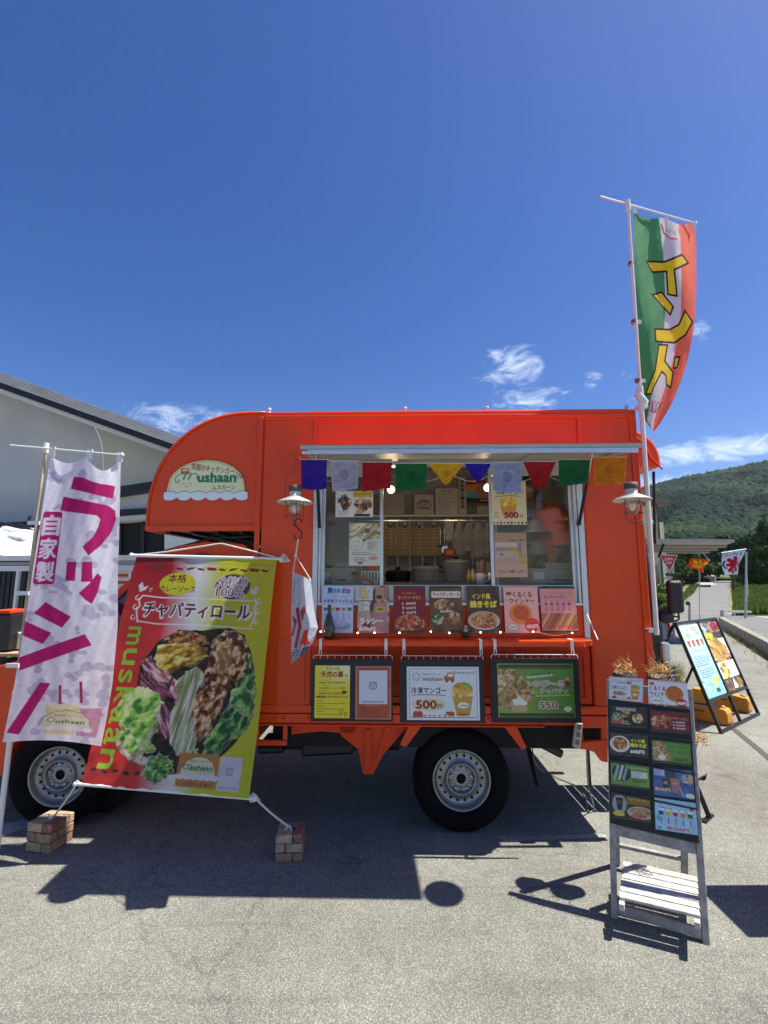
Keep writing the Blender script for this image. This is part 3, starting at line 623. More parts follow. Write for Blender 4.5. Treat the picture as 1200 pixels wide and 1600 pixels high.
# ------------------------------------------------------------------ buildings
STUC = mat('grey_stucco', (.62, .61, .57), rough=.9, var=.14, vscale=.5, bump=.3, bscale=14, dirt=.12)
STUCB = mat('beige_stucco', (.66, .62, .50), rough=.9, var=.06, vscale=.6, bump=.1, bscale=20)
DARKR = mat('dark_metal_roof', (.085, .09, .10), rough=.5, var=.25, vscale=2, dirt=.1)
FASC = mat('black_fascia', (.012, .013, .018), rough=.5, var=.2)
WHITEW = mat('white_painted_wall', (.74, .74, .72), rough=.7, var=.05)
DARKI = mat('dark_interior', (.02, .02, .022), rough=.9, var=.3)
def hall():
    t = thing('hall_building', 'large grey stucco hall with a curved gable and dark sloping roof behind the truck', 'building', (0, 0, 0))
    Y0 = 15.0
    def q(px, py, y=Y0): p = D(px, py, y); return (p.x, p.z)
    # front wall in grey: bounded on the right by an arc
    q0 = q; q = lambda px, py, y=Y0+.886: q0(px, py, y); arc = [q(138, 656), q(148, 668), q(156, 684), q(160, 704), q(161, 728), q(161, 765), q(160, 812)]
    wall = [q(-260, 500), q(0, 604)] + arc + [q(150, 900), q(-260, 960)]
    MB().prism([(x, z) for x, z in wall], Y0+.886, Y0+.898).build('curved_wall', STUC, t)
    w2 = [q0(-260, 500, Y0+.9), q(0, 596, Y0+.9), q(272, 688, Y0+.9), q(420, 742, Y0+.9), q(420, 770, Y0+.9), q(100, 775, Y0+.9), q(-260, 800, Y0+.9)]
    MB().prism(w2, Y0+.9, Y0+1.3).build('gable_wall', STUCB, t)
    # roof: slab sloping down to the right, running back
    def slab(name, pts, y0, y1, m, th=0):
        return MB().prism(pts, y0, y1).build(name, m, t)
    a, b = D(-260, 505, Y0-.35), D(430, 752, Y0-.35)
    mb = MB(); d = (b-a).normalized(); n = Vector((-d.z, 0, d.x)); th = .16
    mb.prism([(a.x, a.z), (b.x, b.z), (b.x-n.x*th, b.z-n.z*th), (a.x-n.x*th, a.z-n.z*th)], Y0-.35, Y0-.22); mb.build('fascia', FASC, t)
    # roof plane pitches away from the viewer: up towards the ridge at the back
    rise = Vector((n.x, 0, n.z))
    mb = MB()
    for i in range(5):
        A = a + Vector((0, .02+i*.12, i*.085)); B = b + Vector((0, .02+i*.12, i*.085)); A2 = A + Vector((0, .12, .07)); B2 = B + Vector((0, .12, .07))
        nn = Vector((0,0,.03)); mb.add([A, B, B2, A2, A+nn, B+nn, B2+nn, A2+nn], [(0,1,2,3),(7,6,5,4),(0,4,5,1),(1,5,6,2),(2,6,7,3),(3,7,4,0)])
    o = mb.build('roof_course', DARKR, t); o['kind'] = 'stuff'
    # soffit strip under the fascia
    MB().prism([(a.x, a.z-.16), (b.x, b.z-.16), (b.x, b.z-.30), (a.x, a.z-.30)], Y0-.2, Y0+.0).build('soffit_trim', WHITEW, t)
    # annex with dark eaves
    def bandp(name, y0p, y1p, x0p, x1p, yy, dep, m):
        A = D(x0p, y0p[0], yy); B = D(x1p, y0p[1], yy); C_ = D(x1p, y1p[1], yy); E = D(x0p, y1p[0], yy)
        return MB().prism([(A.x, A.z), (B.x, B.z), (C_.x, C_.z), (E.x, E.z)], yy, yy+dep).build(name, m, t)
    bandp('annex_eaves', (770, 738), (785, 752), 120, 330, 14.0, 1.2, FASC)
    bandp('annex_wall', (778, 752), (800, 790), 120, 330, 14.25, .6, STUC)
    bandp('annex_band', (800, 788), (812, 796), 120, 330, 14.1, .8, FASC)
    bandp('annex_sill', (812, 796), (820, 803), 120, 330, 14.0, .9, STUC)
    bandp('dark_opening', (820, 803), (930, 935), -60, 262, 14.5, .3, DARKI)
    for k in range(6):
        x = 40+k*36; bandp('opening_post', (818, 805), (930, 930), x, x+5, 14.35, .1, FASC)
    bandp('ground_wall', (930, 930), (965, 965), -200, 330, 14.4, .4, STUC)
    bandp('lit_wall', (800, 800), (905, 905), 257, 420, 14.4, .3, WHITEW)
    bandp('low_wall', (822, 808), (930, 930), -300, -50, 14.6, .3, FASC)
    # drain pipe stain lines: conduit on the stucco
    return t
hall()
YEL = mat('pale_yellow_wall', (.64, .61, .38), rough=.85, var=.06, vscale=1); YEL2 = mat('pale_cream_trim', (.78, .76, .60), rough=.8, var=.05)
def yellow_house():
    Y = 26.0; t = thing('yellow_building', 'pale yellow two storey building with flat eaves behind the truck', 'building', (at(1000, Y), Y, 0))
    x1 = at(1037, Y)-at(1000, Y); x0 = -4.5
    zt = D(1037, 790, Y).z
    MB().box((x0, 0, 0), (x1, 5, zt)).build('wall', YEL, t, bevel=.02)
    MB().box((x1+.003, .15, .3), (x1+.30, 3.5, zt-.9)).build('bay_wall', YEL2, t)
    MB().box((x0-.3, -.5, zt), (x1+.42, 5.5, zt+.16)).box((x0-.25, -.4, zt+.16), (x1+.3, 5.4, zt+.30)).build('roof', mat('brown_eaves', (.16, .13, .10), rough=.7), t, bevel=.01)
    for za, zb in ((1.2, 2.3), (3.2, 4.2)): MB().box((x1-.62, -.02, za), (x1-.25, .05, zb)).build('window', mat('dark_window_glass', (.02, .03, .04), rough=.05, spec=1, coat=1), t)
    MB().tube([(x1-.08, -.06, 0), (x1-.08, -.06, zt)], .045, 8).build('downpipe', mat('brown_pipe', (.10, .08, .06), rough=.5), t)
yellow_house()
def far_house(px, y, w, h, roofh, label, z=0, roofc=(.35, .36, .38), wallc=(.55, .54, .50)):
    t = thing('far_house', label, 'house', (at(px, y), y, z)); i = len(bpy.data.objects)
    wm = mat('wall_%d' % (px*7+y), wallc, rough=.85); rm = mat('roof_%d' % (px*7+y), roofc, rough=.5)
    MB().box((-w/2, 0, 0), (w/2, w*.7, h)).build('wall', wm, t)
    MB().prism([(-.4, h), (w*.35, h+roofh), (w*.7+.4, h)], -w/2-.4, w/2+.4, axis='x').build('roof', rm, t)
    for k in range(3):
        x = -w*.32+k*w*.3; fr = MB().box((x, -.04, h*.35), (x+w*.13, .02, h*.72)).build('window', mat('dark_window_glass'), t)
far_house(1190, 92, 6, 2.2, 1.3, 'low white house with a grey roof behind the grass field at far right', 1.7, (.30, .31, .33), (.62, .62, .60))
far_house(1048, 70, 8, 4.6, 1.4, 'distant grey-white house behind the stop sign and dark trees', .6, (.25, .25, .27), (.5, .5, .48))
far_house(1103, 54, .9, .5, .25, 'tiny pale shed beside the side road, left of its dark bushes', .35, (.35, .33, .32), (.62, .60, .54))
GALV = mat('galvanised_pole', (.46, .48, .49), rough=.5, metal=.4, var=.15, vscale=3)
def pole(px, pyb, pyt, y, r, name='utility_pole', label='', arms=(), lean=0, m=None, cat='pole', group=None):
    b = D(px, pyb, y); tp = D(px+lean, pyt, y); t = thing(name, label, cat, b, 0, group)
    MB().tube([(0,0,0), tuple(tp-b)], [r, r*.75], 8).build('shaft', m or GALV, t)
    for (f, l) in arms: p = (tp-b)*f; MB().bar(p-Vector((l, 0, 0)), p+Vector((l, 0, 0)), .09, .09).build('crossarm', m or GALV, t)
    return t
CONC = mat('pole_concrete', (.36, .35, .33), rough=.85, var=.1); BROWN = mat('dark_timber', (.07, .055, .04), rough=.85, var=.3)
pole(1114, 921, 884, 66, .11, label='distant utility pole on the right of the far white van', arms=((.95, .7),), m=CONC)
pole(1108, 921, 892, 74, .10, label='distant utility pole directly above the far white van', arms=((.95, .6),), m=CONC)
pole(1146, 922, 890, 44, .10, label='dark stub pole on the verge below the white and purple banner', m=BROWN)
pole(1165, 968, 862, 19.6, .045, label='slim galvanised pole standing at the road edge right of the white and purple banner', lean=1)
pole(1051, 905, 868, 34, .09, label='thin concrete pole just right of the stop sign', m=CONC)
pole(1169, 934, 896, 30, .05, label='short slanted yellowish guy pole in the grass field', lean=-3, m=mat('yellow_guard', (.55, .48, .12), rough=.6))
bo = pole(1077.5, 972, 942, 17.5, .05, name='bollard', label='short grey post at the edge of the cross road above the black sign frame', m=CONC, cat='post')
MB().lathe([(0, .0), (.07, 0), (.075, .10), (.05, .14), (0, .14)], 10).build('cap', BROWN, bo, loc=(0, 0, (D(1077.5, 942, 17.5)-D(1077.5, 972, 17.5)).z-.08))
def white_rail():
    a, b = D(1128, 955, 20.5), D(1215, 957, 21.5); t = thing('guard_rail', 'low pale concrete edge rail in front of the grass field', 'rail', (0, 0, 0))
    MB().bar(a, b, .12, .10).build('beam', mat('pale_concrete', (.5, .49, .45), rough=.8), t)
    mb = MB()
    for k in range(6): p = a.lerp(b, k/5); MB().bar((p.x, p.y, 0), p, .1, .1).build('post', MATS['pale_concrete'], t)
white_rail()
def van():
    y = 62; x = at(1109, y); z = D(1109, 922, y).z; t = thing('distant_van', 'tiny white van parked at the far end of the side road', 'van', (x, y, z))
    MB().prism([(-.85, .25), (.85, .25), (.85, 1.1), (.68, 1.85), (-.68, 1.85), (-.85, 1.1)], 0, 3.6).build('body', WHITEW, t, bevel=.08)
    MB().prism([(-.66, 1.12), (.66, 1.12), (.54, 1.7), (-.54, 1.7)], -.012, .02).build('windscreen', mat('dark_window_glass'), t)
    for s in (-.7, .7): MB().lathe([(0, -.1), (.3, -.1), (.32, 0), (.3, .1), (0, .1)], 16, axis='x').build('wheel', RUB, t, loc=(s, .7, .30), rot=(0, 0, R(90)))
    for s in (-.6, .6): MB().ball((s, -.02, .8), (.12, .04, .09)).build('headlight', ALU, t)
van()
def stop_sign():
    y = 12.5; b = D(1046, 952, y); b.z = 0; c = D(1044, 879, y); t = thing('stop_sign', 'red inverted triangle stop sign on a grey post behind the truck mirror', 'road sign', (c.x, y, 0))
    MB().tube([(0, 0, 0), (.0, 0, c.z-.1)], .032, 10).build('post', GALV, t)
    u = y/FPX*1.02; w = 14.5*u; top = 12.5*u; bot = -15.5*u
    a = Art(60, 56, 2, 'b01822'); a.line([(2, 3), (58, 3), (30, 53), (2, 3)], 2, 'e8e0e0'); a.text('止まれ', 30, 14, h=9, w=28, col='f0e8e8', bold=.02); a.text('STOP', 30, 26, h=6, w=17, col='f0e8e8', bold=.02)
    # triangular plate: the printed grid is squeezed towards the lower corner
    tri = MB().prism([(-w, top), (w, top), (0, bot)], -.035, -.033).build('back_plate', GALV, t, loc=(0, 0, c.z))
    def fm(uu, vv):
        # clamp columns into the triangle
        x = (uu-.5)*2*w; z = top + (bot-top)*vv; lim = w*(1-vv)*.999+.001; return np.clip(x, -lim, lim), np.full_like(x, -.040), z
    a.sheet('face', t, fm, PAPER).location = (0, 0, c.z)
stop_sign()
# ================================================================== THE KITCHEN TRUCK
TR = thing('food_truck', 'bright red kitchen truck with an open serving window and rounded nose over the cab', 'food truck', TR0, YAW)
ZB, ZT = .737, 2.758; XL, XR = -.838, 1.735; DEP = 1.68
WX0, WX1 = P(493, 800)[0], P(915, 900)[0]; WZ0, WZ1 = P(700, 946)[1], 2.37
ORANGE = RED
INT = mat('interior_panel', (.40, .41, .41), rough=.6, var=.05); INTD = mat('interior_floor', (.10, .10, .10), rough=.7)
def tb(name, a, b, m, parent=TR, bevel=0, label=None):
    o = MB().box(a, b).build(name, m, parent, bevel=bevel)
    if label: o['label'] = label
    return o
# side facing the counter
tb('side_panel', (XL, 0, ZB), (WX0-.012, .035, ZT-.03), RED, bevel=.004)
tb('side_panel', (WX1+.012, 0, ZB), (XR, .035, ZT-.03), RED, bevel=.004)
tb('side_panel', (WX0-.012, .002, WZ1+.045), (WX1+.012, .035, ZT-.03), RED, bevel=.004)
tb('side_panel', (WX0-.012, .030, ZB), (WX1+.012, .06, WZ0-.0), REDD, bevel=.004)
tb('roof_panel', (XL, -.006, ZT-.03), (XR+.008, DEP+.006, ZT), RED, bevel=.008)
tb('rear_panel', (XR-.03, .035, ZB), (XR, DEP, ZT-.03), RED)
tb('front_bulkhead', (XL, .035, ZB), (XL+.03, DEP, ZT-.03), RED)
tb('far_side_panel', (XL, DEP-.03, ZB), (XR, DEP, ZT-.03), INT)
tb('floor_panel', (XL+.03, .035, ZB), (XR-.03, DEP-.03, ZB+.03), INTD)
tb('interior_lining', (XL+.04, DEP-.05, ZB+.03), (XR-.04, DEP-.035, ZT-.04), INT)
tb('interior_lining', (XR-.05, .07, ZB+.03), (XR-.035, DEP-.06, ZT-.04), INT)
tb('interior_lining', (XL+.035, .07, ZB+.03), (XL+.05, DEP-.06, ZT-.04), INT)
tb('ceiling_lining', (XL+.05, .07, ZT-.05), (XR-.05, DEP-.06, ZT-.035), INT)
# raised frame: rails and posts
for px, zb, zt in ((407.5, ZB, ZT-.03), (493, P(493, 700)[1], ZT-.035), (904, P(904, 700)[1], ZT-.035), (907.5, P(904, 700)[1], ZT-.035)):
    x = P(px, 680)[0]; w = .036 if px < 450 else .020
    mb = MB().box((x-w/2, -.014, zb), (x+w/2, .001, zt)); mb.build('frame_post', RED, TR, bevel=.005)
tb('frame_post', (XR-.045, -.014, ZB), (XR+.002, .001, ZT-.03), RED, bevel=.005)
tb('frame_rail', (XL, -.016, ZT-.062), (XR, .0015, ZT-.031), RED, bevel=.004)
tb('frame_rail', (XL, -.010, ZB+.0), (XR, .001, ZB+.05), RED, bevel=.004)
for y0 in (.25,):
    tb('inner_seam', (P(920, 900)[0], -.004, P(920, 1100)[1]), (P(920, 900)[0]+.012, .001, P(915, 720)[1]), RED, bevel=.001)
# chassis rail under the box
ZR0, ZR1 = .668, .728
tb('chassis_rail', (XL+.0, .004, ZR0), (P(955,1130)[0], .05, ZR1), RED, bevel=.004)
tb('chassis_lip', (XL+.0, -.012, ZR0-.010), (P(850,1130)[0], .05, ZR0-.001), RED, bevel=.002)
tb('chassis_core', (XL+.1, .09, .50), (1.62, 1.55, ZR0+.065), mat('black_underbody', (.006, .006, .007), rough=.8, var=.3))
for px, py in ((430, 1122), (443, 1122), (915, 1126), (931, 1126), (927, 1106), (932, 1106), (764, 1123), (482, 1122)):
    x, z = P(px, py); MB().lathe([(0, .006), (.006, .006), (.011, .002), (.012, -.006)], 12).build('bolt_head', REDD, TR, loc=(x, .002, z), rot=(R(90), 0, 0))
def quadpart(name, pts, y0, y1, m, bevel=.004, parent=TR):
    return MB().prism([P(px, py, y0) for px, py in pts], y0, y1).build(name, m, parent, bevel=bevel)
# tie-down loop frame, stays and brackets below
fr = [P(x, y, .03) for x, y in ((398, 1131), (449, 1131), (447, 1163), (398, 1163))]
z1, z0 = .665, P(420, 1165, .03)[1]; xa, xb = P(398, 1150, .03)[0], P(449, 1150, .03)[0]
tb('loop_bracket', (xa, .02, z0), (xb, .05, z0+.035), RED, bevel=.008); tb('loop_bracket', (xb-.03, .02, z0+.036), (xb, .05, z1), RED, bevel=.008); tb('loop_bracket', (xa, .02, z0+.036), (xa+.03, .05, z1), RED, bevel=.008)
quadpart('arm_stay', [(640, 1131), (662, 1131), (634, 1168), (625, 1164)], .0, .035, RED)
quadpart('arm_stay', [(785, 1132), (806, 1132), (823, 1168), (816, 1172)], .0, .035, RED)
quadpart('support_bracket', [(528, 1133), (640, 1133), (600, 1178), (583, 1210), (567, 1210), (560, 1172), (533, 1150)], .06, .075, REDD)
quadpart('bracket_rib', [(571, 1140), (580, 1140), (580, 1200), (570, 1205)], .045, .06, REDD, .003)
quadpart('bracket_rib', [(602, 1136), (612, 1136), (594, 1176), (586, 1190)], .045, .06, REDD, .003)
quadpart('underbody_flange', [(455, 1131), (560, 1131), (552, 1147), (500, 1143), (455, 1148)], .06, .075, REDD)
quadpart('under_tank', [(470, 1150), (560, 1146), (552, 1180), (470, 1184)], .25, .9, BLKM, .02)
quadpart('under_box', [(400, 1165), (440, 1165), (444, 1178), (402, 1180)], .2, .5, BLKM, .02)
MB().tube([(P(842, 1160, .3)[0], .3, P(842, 1160, .3)[1]), (P(877, 1178, .3)[0], .3, P(877, 1178, .3)[1])], .028, 14).build('exhaust_pipe', mat('exhaust_metal', (.10, .09, .08), rough=.6, metal=.6), TR)
MB().tube([(P(x, y, .12)[0], .12, P(x, y, .12)[1]) for x, y in ((830, 1160), (848, 1161), (860, 1158), (862, 1140))], .008, 8).build('wire_loop', BLKM, TR)
quadpart('mud_flap', [(822, 1165), (829, 1165), (841, 1228), (838, 1229)], .16, .19, RUB, .001)
tb('under_shade_block', (-.80, .45, .36), (.10, 1.5, .499), MATS['black_underbody']); tb('under_shade_block', (.90, .45, .40), (1.30, 1.5, .499), MATS['black_underbody'])  # added blocks that keep light out and darken the space beneath the truck
# rear corner bracket under the bumper
quadpart('rear_bracket', [(903, 1160), (950, 1156), (950, 1192), (940, 1190), (930, 1176), (918, 1172), (904, 1170)], .0, .04, RED)
quadpart('rear_bracket', [(940, 1131), (950, 1131), (950, 1160), (940, 1160)], .01, .03, RED); quadpart('rear_bracket', [(903, 1131), (910, 1131), (912, 1160), (904, 1160)], .01, .03, RED)
tb('rear_bumper', (1.30, 1.0, .42), (1.70, 1.06, .55), RED, bevel=.01)
tb('rear_lip', (P(905,1130)[0], -.004, .655), (XR, .03, .728), RED, bevel=.004)
# wheels
WHL = mat('wheel_steel', (.30, .31, .32), rough=.35, metal=.75, var=.08, dirt=.12); HOLE = mat('hole_black', (.004, .004, .004), rough=1)
def wheel(x, y, turn=0, label=None):
    w = thing('wheel', label, None); w.parent = TR; w.location = (x, y, .312); w.rotation_euler = (0, 0, turn)
    # lathe about y: profile (r, y) with y<0 outward
    MB().lathe([(.190, .16), (.27, .17), (.306, .15), (.312, .09), (.312, -.01), (.304, -.03), (.262, -.045), (.215, -.038), (.190, -.02), (.188, .05)][::-1], 64, axis='y').build('tyre', RUB, w)
    prof = [(q[0]*.93, q[1]) for q in [(.205, -.006), (.203, -.026), (.196, -.034), (.188, -.026), (.184, -.004), (.176, .012), (.160, .020), (.135, .016), (.118, .010), (.110, .004), (.107, -.012), (.100, -.018), (.092, -.012), (.088, .008), (.082, .014), (.055, .006), (.034, -.004), (.031, .004)]]
    r = MB().lathe(prof, 64, axis='y').build('rim', WHL, w)
    for k in range(18):
        a = k/18*6.2832; m = MB().lathe([(0, 0), (.0085, 0), (.0085, .004), (0, .004)], 12, axis='y').build('rim_hole_disc', HOLE, w); m.location = (.137*math.cos(a), .0135, .137*math.sin(a)); m.rotation_euler = (0, 0, 0)  # black discs set on the solid rim stand for the dark of its holes
    MB().lathe([(0, .012), (.033, .012), (.033, .02), (0, .02)], 24, axis='y').build('hub_bore', HOLE, w)
    for k in range(5):
        a = k/5*6.2832+.3; MB().lathe([(0, -.012), (.008, -.012), (.0105, -.004), (.011, .012)], 6, axis='y').build('lug_nut', STEEL, w, loc=(.066*math.cos(a), .0, .066*math.sin(a)))
        a += .628; MB().lathe([(0, .0045), (.011, .0045), (.013, .010)], 10, axis='y').build('rim_dimple', WHL, w, loc=(.068*math.cos(a), 0, .068*math.sin(a)))
    return w
wheel(.498, .085, 0, 'rear wheel with silver perforated steel rim'); wheel(-2.140, .085, R(5), 'front wheel half hidden by the white banner')
for x in (.498, -2.14): MB().lathe([(.0, 1.25), (.30, 1.25), (.312, 1.3), (.312, 1.42), (.30, 1.46), (0, 1.46)], 40, axis='y').build('far_tyre', RUB, TR, loc=(x, 0, .312))
tb('axle', (.44, .2, .26), (.56, 1.4, .36), BLKM); tb('axle', (-2.2, .25, .26), (-2.08, 1.4, .36), BLKM)
quadpart('wheel_liner', [(640, 1133), (800, 1133), (800, 1150), (760, 1150), (722, 1142), (684, 1150), (650, 1160)], .30, .34, MATS['black_underbody'], 0)
# ------------------------------------------------------------------ nose over the cab
NX0, NZ0 = -1.632, 1.930
def nose_profile(ins=0):
    pts = [(XL-.001, NZ0+ins), (NX0+ins, NZ0+ins), (NX0+ins, 2.03)]
    cx, cz, rx, rz = -.93, 2.03, NX0-(-.93), ZT-2.03
    for k in range(1, 15):
        a = k/14*math.pi/2; pts.append((cx+(rx+ins)*math.cos(a)**.92, cz+(rz-ins)*math.sin(a)**.92))
    pts.append((XL-.001, ZT-ins)); return pts
op = nose_profile(); 
MB().prism(op, .006, .03).build('nose_side', RED, TR, bevel=.003)
MB().prism(op, DEP-.03, DEP-.006).build('nose_side', RED, TR, bevel=.003)
def strip(path, y0, y1, th, m, name):
    mb = MB(); n = len(path)
    vs = [(x, y0, z) for x, z in path] + [(x, y1, z) for x, z in path]; mb.add(vs, [(i, i+1, i+1+n, i+n) for i in range(n-1)], smooth=True); o = mb.build(name, m, TR)
    s = o.modifiers.new('s', 'SOLIDIFY'); s.thickness = th; s.offset = 0; return o
strip(op[1:], -.004, DEP+.004, .012, RED, 'nose_skin')
rimp = [(x, z) for x, z in op[1:]]
mb = MB(); mb.tube([(x+.004, -.002, z-.004) for x, z in op[1:]], .007, 6); mb.build('nose_trim', RED, TR)
tb('nose_sill', (NX0-.004, -.012, NZ0-.012), (XL-.02, .03, NZ0+.028), RED, bevel=.004)
tb('nose_sill', (NX0-.004, .031, NZ0-.012), (NX0+.03, DEP, NZ0+.02), RED, bevel=.004)
GREYP = mat('underside_grey', (.25, .24, .24), rough=.7, dirt=.3)
tb('nose_floor', (NX0+.03, .10, NZ0-.004), (XL, DEP-.03, NZ0+.012), GREYP)
for k in range(4): tb('floor_rib', (NX0+.12+k*.17, .04, NZ0-.03), (NX0+.145+k*.17, DEP-.04, NZ0-.005), BLKM)
tb('nose_sill', (NX0+.0, DEP-.03, NZ0-.012), (XL-.02, DEP+.004, NZ0+.028), RED, bevel=.004)
# logo decal on the nose
def logo(w=110, h=60, res=2.2, bg='c23a18'):
    a = Art(w, h, res, bg, 5)
    def dome(ins, col):
        x0, x1, y0, yb = 3+ins, w-3-ins, 2+ins, h-13; pts = [(x0, yb), (x0+2, yb-14)]
        for k in range(13):
            t = math.pi-k/12*math.pi; pts.append(((w/2)+(x1-x0-4)/2*math.cos(t), y0+(yb-14-y0)*(1-math.sin(t))*1.0 if True else 0))
        pts += [(x1-2, yb-14), (x1, yb)]; a.poly(pts, col)
    dome(0, '6b6a20'); dome(.8, 'f0e6a8'); dome(2.6, '7b7a2c'); dome(3.3, 'e9e6b4')
    a.text('笑顔のキッチンカー', w*.57, h*.235, h=h*.15, w=w*.52, col='a4522a', rot=7, bold=.03)
    # little truck mark
    a.rect(w*.19, h*.22, w*.29, h*.33, 'd4622a', r=1.2); a.rect(w*.21, h*.24, w*.27, h*.28, 'f4dca0'); a.ell(w*.21, h*.34, 1.3, 1.3, '8a3a18'); a.ell(w*.27, h*.34, 1.3, 1.3, '8a3a18')
    g = '1f7f48'
    sp = [(w*.16+2.2*math.cos(t)*(1-t/14), h*.46+5*math.sin(t)*(1-t/14)) for t in np.linspace(0, 8, 26)]
    a.line([(w*.20, h*.34), (w*.15, h*.38), (w*.125, h*.45), (w*.135, h*.52), (w*.165, h*.535), (w*.18, h*.50), (w*.165, h*.47)], 1.3, g)
    a.line([(w*.20, h*.34), (w*.25, h*.33), (w*.24, h*.45), (w*.215, h*.46), (w*.24, h*.36), (w*.30, h*.32), (w*.315, h*.36), (w*.295, h*.46), (w*.275, h*.45), (w*.31, h*.35), (w*.36, h*.33), (w*.385, h*.36), (w*.385, h*.45), (w*.42, h*.49)], 1.4, g)
    a.text('ushaan', w*.625, h*.42, h=h*.20, w=w*.45, col=g, bold=.05); a.line([(w*.40, h*.525), (w*.86, h*.53)], 1.0, g)
    for k in range(9): a.ell(w*(.855+.03*(k % 3)), h*(.34+.045*(k//3)+.02*(k % 2)), 1.1, 1.6, '3f8a4a', rot=30)
    a.line([(w*.84, h*.48), (w*.88, h*.40)], .7, '5a8a4a')
    a.line([(w*.21, h*.57), (w*.23, h*.545), (w*.25, h*.57)], .6, '5a7a3a'); a.line([(w*.29, h*.57), (w*.31, h*.545), (w*.33, h*.57)], .6, '5a7a3a'); a.line([(w*.25, h*.61), (w*.27, h*.635), (w*.29, h*.61)], .6, '5a7a3a')
    a.text('ムスカーン', w*.71, h*.645, h=h*.095, w=w*.27, col='6a5a30', bold=.03)
    # cream wave
    for k in range(6): cx = w*(.07+.172*k); a.ell(cx, h*.83, w*.095, h*.115, '6d7a50')
    a.rect(w*.03, h*.78, w*.97, h*.86, 'e6ebf4')
    for k in range(6): cx = w*(.07+.172*k); a.ell(cx, h*.83, w*.088, h*.10, 'e6ebf4')
    return a
la = logo(134, 70, 1.6)
def logo_sheet(parent, x0, x1, z0, z1, y):
    # cut to the dome outline: keep only cells whose centre lies inside it
    o = la.sheet('logo_decal', parent, lambda u, v: (x0+(x1-x0)*u, np.full_like(u, y), z1+(z0-z1)*v), print_mat('decal_print', .3))
    return o
x0, z0 = P(255, 787, -.003); x1, z1 = P(389, 716, -.003); lo_ = logo_sheet(TR, x0, x1, z0, z1, -.0035)
# remove decal cells that only carry the background paint colour (the decal is die-cut)
def diecut(o, bgc, tol=.02):
    bgc = np.array(srgb(bgc)); n = len(o.data.vertices); c = np.zeros(n*4, np.float32); o.data.color_attributes['col'].data.foreach_get('color', c); c = c.reshape(-1, 4)[:, :3]
    bad = (np.abs(c-bgc).max(1) < tol); bm = bmesh.new(); bm.from_mesh(o.data); bm.verts.ensure_lookup_table(); bmesh.ops.delete(bm, geom=[v for v in bm.verts if bad[v.index]], context='VERTS'); bm.to_mesh(o.data); bm.free()
diecut(lo_, 'c23a18')
# roof fittings
for k, px in enumerate((418, 633, 763, 985)):
    x = P(px, 641)[0]; y = .05; e = thing('roof_eye', None, None); e.parent = TR; e.location = (x, y, ZT)
    MB().lathe([(0, .0), (.014, 0), (.014, .012), (.008, .014), (.008, .03), (.013, .032), (.013, .046), (.0, .048)], 10).build('eye_bolt', WPL if k == 0 else ROPE, e)
tb('roof_seam', (XL+.3, .02, ZT+.0005), (XR-.05, DEP-.05, ZT+.012), RED, bevel=.004)
# ------------------------------------------------------------------ cab
CY0, CY1 = .06, 1.60
arch = [(-2.14+.37*math.cos(t), .30+.40*math.sin(t)) for t in np.linspace(0, math.pi, 15)]
cabp = [(-.90, .46), (-.90, 1.78), (-.98, 1.835), (-1.25, 1.85), (-1.45, 1.82), (-1.62, 1.72), (-2.25, 1.13), (-2.40, 1.06), (-2.74, .98), (-2.86, .80), (-2.90, .40), (-2.52, .36)] + arch[::-1] + [(-1.76, .40)]
MB().prism(cabp, CY0, CY1).build('cab_body', RED, TR, bevel=.02)
GLD = mat('dark_glass', (.012, .015, .016), rough=.04, spec=.8, coat=1, var=0)
wp = [(-1.02, 1.20), (-1.02, 1.74), (-1.28, 1.76), (-1.60, 1.66), (-2.14, 1.16), (-2.12, 1.14)]
MB().prism(wp, CY0-.006, CY0+.02).build('door_window', GLD, TR, bevel=.004)
cx, cz = -1.5, 1.42
mb = MB(); mb.tube([(x, CY0-.006, z) for x, z in wp+[wp[0]]], .010, 6); mb.build('window_seal', BLK, TR)
ws = [(-1.66, 1.70), (-2.22, 1.17)]
vs = [(ws[0][0]-.018, .14, ws[0][1]), (ws[0][0]-.018, 1.52, ws[0][1]), (ws[1][0]-.018, 1.56, ws[1][1]), (ws[1][0]-.018, .10, ws[1][1])]
mb = MB(); mb.add(vs, [(0, 1, 2, 3)]); o = mb.build('windscreen', GLD, TR); s = o.modifiers.new('s', 'SOLIDIFY'); s.thickness = .006
for pts in ([(-.98, .50), (-.98, 1.18)], [(-1.72, .50), (-1.72, .62)], [(-2.16, .78), (-2.16, 1.12)]):
    MB().box((pts[0][0]-.003, CY0-.0015, pts[0][1]), (pts[1][0]+.003, CY0+.003, pts[1][1])).build('door_seam', HOLE, TR)
MB().box((-1.18, CY0-.03, .98), (-1.03, CY0-.01, 1.01)).build('door_handle', BLK, TR, bevel=.006)
MB().box((-2.95, .1, .36), (-2.84, 1.56, .62)).build('front_bumper', mat('grey_bumper', (.07, .07, .075), rough=.6), TR, bevel=.03)
MB().ball((-2.86, .25, .82), (.06, .16, .09)).build('headlight', ALU, TR); MB().ball((-2.86, 1.41, .82), (.06, .16, .09)).build('headlight', ALU, TR)
MB().tube([(-2.14+.375*math.cos(t), CY0-.004, .30+.405*math.sin(t)) for t in np.linspace(.05, math.pi-.05, 18)], .014, 6).build('arch_lip', RED, TR)
MB().lathe([(0, .0), (.40, .0), (.40, .35), (0, .35)], 30, axis='y').build('wheel_well', MATS['black_underbody'], TR, loc=(-2.14, .27, .312))
MB().tube([(-1.62, .07, 1.76), (-1.2, .07, 1.875), (-.92, .07, 1.885)], .009, 6).build('rain_gutter', BLKM, TR)
MB().tube([(-1.45, .5, 1.86), (-1.2, .1, 1.90)], .006, 6).build('roof_wire', BLKM, TR)
